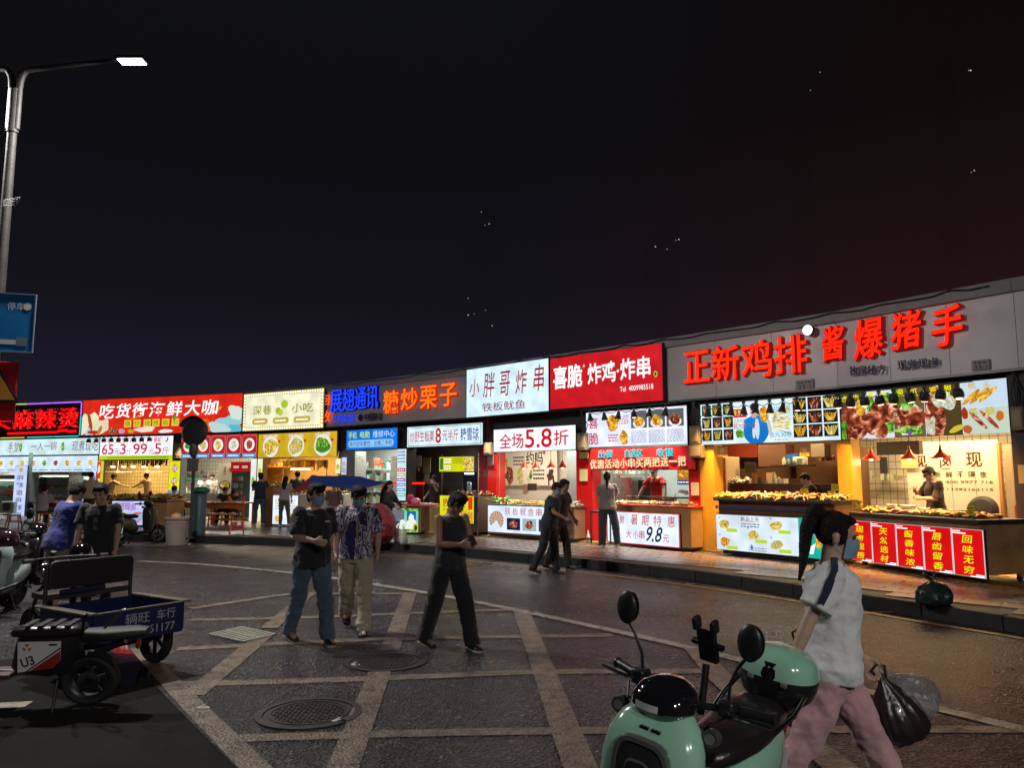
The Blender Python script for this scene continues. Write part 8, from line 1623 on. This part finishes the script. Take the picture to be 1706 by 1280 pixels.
for k in range(9): a = R(15 + k * 16); rs.append([(x, .30 - (.25 + dz) * math.cos(a), .215 + (.25 + dz) * math.sin(a)) for x, dz in ((-.06, -.02), (0, .01), (.06, -.02), (.05, -.03), (0, 0), (-.05, -.03))])
m.rings(rs); m.build('rear_fender', BPL, t); m = MB(); m.ell((0.04, .66, .53), (.03, .02, .045), 12, 8); m.build('tail_light', REDL, t)
# the panel faces the camera: local -x side
PNL = mat('panel_white', c(215, 215, 212), .35); PRED = mat('panel_red', c(150, 40, 40), .35); POR = mat('panel_orange2', c(215, 90, 30), .4)
PM = Matrix(((0, 0, 1, .142), (1, 0, 0, -.02), (0, 1, 0, 0), (0, 0, 0, 1)))
PN = thing_child(t, 0, 0, 0); PN.name = 'side_panel'; PN.matrix_basis = PM; PN['label'] = 'white side panel with an orange emblem'
m = MB(); m.prism([(-.15, .34), (.10, .37), (.155, .44), (.155, .60), (-.155, .60)], -.006, .0); m.build('panel_plate', PNL, PN, bev=.004, smooth=0)
m = MB(); m.prism([(-.06, .355), (.10, .372), (.155, .44), (.155, .52)], .001, .004); m.build('red_flash', PRED, PN, smooth=0); m = MB(); m.prism([(-.09, .352), (-.075, .352), (.155, .535), (.155, .55)], .001, .005); m.build('black_stripe', BPL, PN, smooth=0)
m = MB()
for k in range(3):
    a = R(90 + k * 120); cx, cy = -.085, .55; m.prism([(cx + .012 * math.cos(a + .5), cy + .012 * math.sin(a + .5)), (cx + .036 * math.cos(a + .55), cy + .036 * math.sin(a + .55)), (cx + .036 * math.cos(a - .55), cy + .036 * math.sin(a - .55)), (cx + .012 * math.cos(a - .5), cy + .012 * math.sin(a - .5))], .001, .004)
m.build('orange_emblem', POR, PN, smooth=0, kind='stuff')
text('U3', BPL, PN, -.125, .395, -.03, .475, .005, .05, name='panel_lettering', rz=R(18)); m = MB(); m.box(.07, .565, .001, .13, .58, .003); m.build('small_print', BPL, PN, smooth=0)
m = MB(); m.tube([(.05, .25, .64), (.2, .32, .78), (.24, .36, .86)], .01, 8); st_ = m.build('mirror_stalk', BPL, t)
m = MB(); m.tube([(.12, .44, .70), (.16, .50, .78), (.16, .56, .85), (.12, .58, .86), (.09, .54, .80), (.10, .47, .72)], .010, 8, closed=True); m.build('chrome_hook', CHR, t)
loft([(.80, 0, -.50, .05, .04, .04), (.84, 0, -.51, .09, .07, .06), (.95, 0, -.52, .09, .07, .06), (1.0, 0, -.51, .05, .04, .04)], GBL, 'headlight_cowl', t); m = MB(); m.tube([(-.32, -.42, .98), (0, -.5, .96), (.32, -.42, .98)], .013, 10); m.build('handlebar', BPL, t)
m = MB(); m.box(-.11, -.50, .27, .11, -.24, .31); m.build('floorboard', mat('floor_mat', c(90, 40, 45), .6), t, bev=.01)
m = MB(); m.tube([(.10, .1, .25), (.22, .12, .03)], .012, 8); m.build('side_stand', BPL, t)

# --- cargo tricycle
BL = mat('cart_blue', c(32, 40, 86), .35, var=.25, vscale=5, bump=.15); RUST = mat('cart_black', (.022, .018, .018), .5, bump=.3)
B_, C_, D_ = Vector((-3.50, 6.65, 0)), Vector((-3.05, 7.36, 0)), Vector((-3.82, 7.94, 0)); ux = (C_ - B_).normalized(); uy = (D_ - C_).normalized(); W_, LN = (C_ - B_).length, .80
ang = math.atan2(ux.y, ux.x); t = thing('cargo_tricycle', 'blue cargo tricycle with a black bench and white lettering on its tailgate', 'tricycle', Matrix.Translation(B_) @ Matrix.Rotation(ang, 4, 'Z'))   # x along the tailgate, y towards the front
T0, T1 = .60, .36; ln = LN
m = MB(); m.box(0, .0, T1, W_, ln, T1 + .03); m.build('bed_floor', BL, t, smooth=0)
m = MB(); m.box(0, -.02, T1 - .02, W_, .01, T0); m.build('tailgate', BL, t, bev=.006, smooth=0)
for x0, x1 in ((-.02, .01), (W_ - .01, W_ + .02)): m = MB(); m.box(x0, .0, T1, x1, ln, T0 - .003); m.build('side_wall', BL, t, smooth=0)
m = MB(); m.box(0, ln - .02, T1, W_, ln + .01, T0); m.build('front_wall', BL, t, smooth=0)
for x0, x1 in ((-.07, .02), (W_ - .02, W_ + .07)): m = MB(); m.box(x0, -.03, T0, x1, ln + .02, T0 + .018); m.build('side_rail', mat('rail_worn', c(120, 115, 105), .4, metal=.5, var=.3), t, bev=.004, smooth=0)
m = MB(); m.box(0, -.035, T0, W_, .0, T0 + .012); m.build('tailgate_rim', mat('rail_worn', (.2, .2, .2)), t, smooth=0)
LW = mat('cart_lettering', c(175, 180, 195), .6, var=.3, vscale=30)
TM = Matrix(((1, 0, 0, 0), (0, 0, -1, -.021), (0, 1, 0, 0), (0, 0, 0, 1)))
text('辆旺', LW, t, W_ * .33, .475, W_ * .60, .57, .001, .02, M=TM, name='lettering'); text('车行', LW, t, W_ * .68, .48, W_ * .90, .57, .001, .02, M=TM, name='lettering'); text('13537551177', LW, t, W_ * .26, .375, W_ * .90, .445, .001, .02, M=TM, name='lettering')
for x in (.06, W_ + .02):
    MM = Matrix.Translation((x, .42, 0)); wheel(t, 0, .24, .045, 6, 0, MM, False)
m = MB(); m.tube([(0, .42, .24), (W_, .42, .24)], .03, 10); m.tube([(.2, .42, .3), (W_ / 2, 1.2, .3), (W_ / 2, 1.55, .45)], .03, 10); m.build('axle_frame', RUST, t)
# bench with backrest at the front of the bed
for x in (.02, W_ - .02): m = MB(); m.tube([(x, ln, T1), (x, ln + .02, .97)], .018, 10); m.build('post', RUST, t)
m = MB(); q = []
for cx, cz, a0 in ((W_ - .06, .93, 0), (.10, .93, 90), (.10, .80, 180), (W_ - .06, .80, 270)):
    for k in range(5): a = R(a0 + 22.5 * k); q.append((cx + .06 * math.cos(a), cz + .06 * math.sin(a)))
m.prism(q, -.02, .02, Matrix.Translation((0, ln + .02, 0)) @ Matrix.Rotation(R(90), 4, 'X')); m.build('backrest', mat('bench_pad', (.020, .016, .018), .45, bump=.15), t, bev=.008, smooth=0)
m = MB(); m.box(.04, ln + .03, .64, W_ - .02, ln + .30, .70); m.build('bench_seat', mat('bench_pad2', (.05, .045, .045), .35), t, bev=.015, smooth=0)
m = MB(); m.tube([(.16, ln + .02, .70), (W_ - .28, ln + .02, .715)], .028, 12); m.build('rolled_umbrella', mat('umb_dark', c(30, 40, 60), .5), t)
m = MB(); m.tube([(W_ / 2, 1.45, .4), (W_ / 2, 1.55, .75), (W_ / 2 - .02, 1.45, 1.02)], .025, 10); m.tube([(.10, 1.30, .96), (.25, 1.40, .96), (W_ - .25, 1.40, .96), (W_ - .10, 1.30, .96)], .014, 8); m.build('handlebar', RUST, t)
for x in (.0, W_ - .12): m = MB(); m.tube([(x + .04, 1.27, .96), (x + .14, 1.31, .96)], .02, 10); m.build('grip', mat('grip_grey', c(90, 88, 85), .5), t)
wheel(t, 1.75, .24, .045, 6, W_ / 2, None, False); m = MB()
for s in (-1, 1): m.tube([(W_ / 2 + s * .07, 1.75, .24), (W_ / 2 + s * .06, 1.62, .62), (W_ / 2, 1.56, .72)], .018, 8)
m.build('fork', RUST, t); m = MB(); m.ell((W_ / 2, 1.62, .82), (.08, .06, .08), 16, 10); m.build('headlamp', CHR, t)
m = MB(); m.tube([(W_ / 2 - .02, ln + .25, .3), (W_ / 2 - .02, ln + .25, .72)], .03, 10); m.build('seat_post', RUST, t)

# --- scooter with blue canopy and maroon wind blanket on the road before the phone stall
pk = G(592, 915); DZ = pk.y
SC2 = scooter('dark scooter under a blue canopy and maroon wind blanket before the phone stall', Vector((pk.x, pk.y + .25, 0)), 62, PD, steer=0, topbox=False, mirrors=False, tilt=0)
def cpt(px, py, dy=0): q = AT(px, py, DZ + dy); return q
can = thing('scooter_canopy', 'blue and dark red rain canopy carried over the scooter before the phone stall', 'canopy', Matrix.Translation((pk.x, DZ, 1.5)))
Ci = can.matrix_basis.inverted()
def skin_(name, pts, material, th=.012):
    P = [Ci @ p for p in pts]; nrm = (P[1] - P[0]).cross(P[2] - P[0]).normalized() * th; k = len(P); m = MB(); m.add([tuple(p) for p in P] + [tuple(p - nrm) for p in P], [tuple(range(k)), tuple(range(2 * k - 1, k - 1, -1))] + [(i, i + k, (i + 1) % k + k, (i + 1) % k) for i in range(k)]); return m.build(name, material, can, smooth=0)
CB = mat('canopy_blue', c(38, 58, 125), .5, var=.15, bump=.3, bscale=6); CR = mat('canopy_red', c(120, 38, 52), .5, var=.15, bump=.3, bscale=6)
skin_('canopy_panel', [cpt(488, 819, -.45), cpt(527, 814, -.5), cpt(527, 792, .25), cpt(520, 792, .25)], CR); skin_('canopy_panel', [cpt(520, 793, .2), cpt(514, 809, -.55), cpt(606, 814, -.55), cpt(641, 806, .1), cpt(600, 794, .3)], CB)
skin_('canopy_panel', [cpt(606, 814.5, -.55), cpt(632, 812, -.2), cpt(642, 806, .1)], mat('canopy_silver', c(170, 175, 180), .5))
m = MB(); a = Ci @ cpt(560, 800, -.1); b_ = Ci @ cpt(572, 880, -.1); m.tube([a, b_], .014, 8); a = Ci @ cpt(612, 802, -.1); b_ = Ci @ cpt(604, 880, -.1); m.tube([a, b_], .014, 8); m.build('canopy_pole', BPL, can)
MRN = mat('blanket_maroon', c(150, 52, 60), .5, var=.35, vscale=3, bump=.5, bscale=8)
bl = thing('wind_blanket', 'puffy maroon wind blanket draped over the scooter with the blue canopy', 'blanket', Matrix.Translation((pk.x, DZ, .7))); Bi = bl.matrix_basis.inverted()
m = MB(); m.ell((0, 0, 0), (.5, .26, .42), 24, 14, Bi @ Matrix.Translation(cpt(582, 872, -.2))); m.ell((0, 0, 0), (.46, .34, .52), 24, 14, Bi @ Matrix.Translation(cpt(628, 874, -.5)) @ Matrix.Rotation(R(-24), 4, 'Y')); m.ell((0, 0, 0), (.28, .2, .26), 24, 14, Bi @ Matrix.Translation(cpt(560, 862, -.1))); m.build('quilted_cloth', MRN, bl, smooth=0, mods=[('REMESH', {'mode': 'VOXEL', 'voxel_size': .02, 'use_smooth_shade': True}), ('SMOOTH', {'factor': .7, 'iterations': 6}), ('DISPLACE', {'strength': .05, 'texture': WR, 'texture_coords': 'LOCAL'})])
m = MB(); m.tube([Bi @ cpt(606, 840, -.45), Bi @ cpt(625, 850, -.45), Bi @ cpt(648, 874, -.4), Bi @ cpt(652, 884, -.3)], .012, 6); m.build('pale_edge', mat('edge_pale', c(190, 180, 185), .5), bl)
p = G(638, 914); person('rider in a black hooded jacket standing at the scooter with the blue canopy', (p.x, p.y + .15, 0), 70, 1.66, lean=10, head=(0, 10), legs=((6, 3, 4), (-6, 3, 4)), arms=((30, 8, 30, 5), (30, 8, 30, 5)), top=T_BLK, sleeve=1.0, loose=.05, hem=.8, bottom=B_BLK, shoe=SH_B, vox=.014, hair='long')
p = G(552, 893, .0); person('person in a brown checked top standing behind the patterned shirt', (p.x, p.y + .2, 0), 20, 1.58, lean=2, head=(0, 8), top=cloth('top_brown', c(110, 80, 75)), sleeve=.8, bottom=B_BLK, shoe=SH_B, vox=.015, hair='short', hairm=HAIRB)

# ============================================================ STREET FURNITURE
# convex mirror on a post
p = G(317, 897, .17); t = thing('convex_mirror', 'round traffic mirror with a drooping hood on a dark post', 'traffic mirror', loc=(p.x, p.y, .16)); ztop = AT(319, 720, p.y).z - .16; M_PG = mat('post_grey_green', c(60, 66, 64), .5, metal=.3, var=.2)
m = MB(); m.tube([(0, 0, 0), (0, 0, ztop + .1)], .042, 16); m.tube([(0, 0, 0), (0, 0, .03)], .11, 16); m.build('post', M_PG, t)
ppm = FPX / p.y; r_ = 23.5 / ppm; RX = Matrix.Translation((-.02, -.08, ztop)) @ Matrix.Rotation(R(-12), 4, 'Z') @ Matrix.Rotation(R(82), 4, 'X')
m = MB(RX); m.lathe([(.001, .0), (r_ * .6, -.015), (r_ * .95, -.05), (r_ * .95, -.07), (.001, -.07)], 40); m.build('mirror_face', mat('mirror_dark', (.05, .05, .055), .22, metal=.6), t)
m = MB(RX); m.lathe([(r_ * .94, -.045), (r_ * 1.0, -.03), (r_ * 1.02, -.07), (r_ * .96, -.09), (.001, -.09)], 40); m.build('rim', mat('mirror_rim', (.04, .04, .042), .5), t)
m = MB(RX); vs_ = [(r_ * k_ * math.cos(a), r_ * k_ * math.sin(a), z) for z, k_ in ((-.06, 1.03), (.12, 1.10), (.12, 1.08), (-.06, 1.01)) for a in np.linspace(R(20), R(160), 20)]; m.add(vs_, [(j * 20 + i, j * 20 + i + 1, ((j + 1) % 4) * 20 + i + 1, ((j + 1) % 4) * 20 + i) for j in range(4) for i in range(19)]); m.build('hood', mat('mirror_rim', (.04, .04, .042)), t)
m = MB(); z1 = AT(319, 775, p.y).z - .16; m.box(-.16, -.06, z1 - .17, .1, .06, z1 + .17); m.build('control_box', mat('box_dim', c(70, 68, 66), .5), t, bev=.01); z2 = AT(322, 757, p.y).z - .16; m = MB(); m.ell((.0, -.07, z2 + .1), (.12, .05, .2), 16, 10); m.build('bracket', M_PG, t)
p = G(331, 891, .17); h_ = AT(331, 823, p.y).z - .16; t = thing('bollard_post', 'thick blue grey bollard with a green bag on top beside the mirror post', 'bollard', loc=(p.x, p.y, .16)); m = MB(); m.lathe([(.001, 0), (.17, 0), (.17, h_ * .97), (.15, h_), (.001, h_)], 24); m.build('post', mat('bollard_blue', c(75, 95, 105), .5, var=.2), t)
m = MB(Matrix.Translation((p.x, p.y, .16 + h_))); m.ell((0, 0, .09), (.26, .2, .10), 22, 10); o = m.build('green_bag', mat('bag_green', c(15, 130, 100), .35, bump=.5, bscale=12), mods=[('DISPLACE', {'strength': .08, 'texture': WR, 'texture_coords': 'LOCAL'})]); tag(o, 'green plastic bag lying on top of the thick bollard', 'bag')
# refuse bin
p = G(302, 906, 0); t = thing('refuse_bin', 'pale round open refuse bin standing at the kerb left of the mirror post', 'bin', loc=(p.x, p.y - .25, 0)); bh = AT(302, 862, p.y - .25).z; m = MB(); m.lathe([(.001, .0), (.27, 0), (.34, bh - .06), (.37, bh - .05), (.37, bh), (.345, bh), (.33, bh - .04), (.26, .05), (.001, .04)], 32); m.build('bin_body', mat('bin_beige', c(165, 150, 140), .5, var=.15, bump=.1), t)
m = MB(); m.lathe([(.335, bh - .14), (.35, bh - .135), (.345, bh - .12)], 32); m.build('rib', mat('bin_beige', (.3, .3, .3)), t)
m = MB(Matrix.Translation((p.x, p.y - .25, bh))); m.ell((-.06, 0, .0), (.14, .12, .11), 16, 9); o = m.build('refuse', mat('refuse_orange', c(240, 180, 120), .4)); tag(o, 'pale orange crumpled refuse poking out of the round bin', 'refuse')
# green refuse bag on the pavement
p = G(1558, 1008, .17); M_GB = mat('bag_dark_green', c(30, 52, 44), .3, bump=.8, bscale=11, coat=.2)
m = MB(Matrix.Translation((p.x, p.y, .165))); rnd = random.Random(12); rs = []
for j, (z, r_) in enumerate(((0, .16), (.04, .215), (.12, .225), (.20, .19), (.26, .12), (.29, .045), (.31, .03))):
    rs.append([(r_ * (1 + .08 * math.sin(5 * a + j * .4) + .05 * math.sin(9 * a + 2)) * math.cos(a), r_ * .85 * (1 + .08 * math.sin(6 * a + 1)) * math.sin(a), z) for a in (2 * math.pi * i / 32 for i in range(32))])
m.rings(rs); m.tube([(0, 0, .28), (-.08, 0, .36), (-.13, .01, .39)], [.022, .035, .02], 8); m.tube([(0, 0, .28), (.03, .01, .37), (.02, .02, .41)], [.02, .02, .006], 8); o = m.build('refuse_bag', M_GB, smooth=70, mods=[('SUBSURF', {'levels': 2, 'render_levels': 2}), ('DISPLACE', {'strength': .05, 'mid_level': .5, 'texture': WR, 'texture_coords': 'LOCAL'})]); tag(o, 'knotted dark green refuse bag at the pavement edge before the red panelled cart', 'refuse bag')
# pale bags beside the canopy scooter
for k, (px, py, cc) in enumerate(((663, 905, (200, 195, 190)), (672, 908, (190, 200, 175)))):
    p = G(px, py, .17); bag(Matrix.Translation((p.x, p.y, .17 + .42)), ['pale plastic bag hanging beside the scooter with the blue canopy', 'greenish pale bag right of the other by the canopy scooter'][k], mat('bag_pale%d' % k, c(*cc), .35, bump=.4), .5, .95, k + 20)
fit_texts()
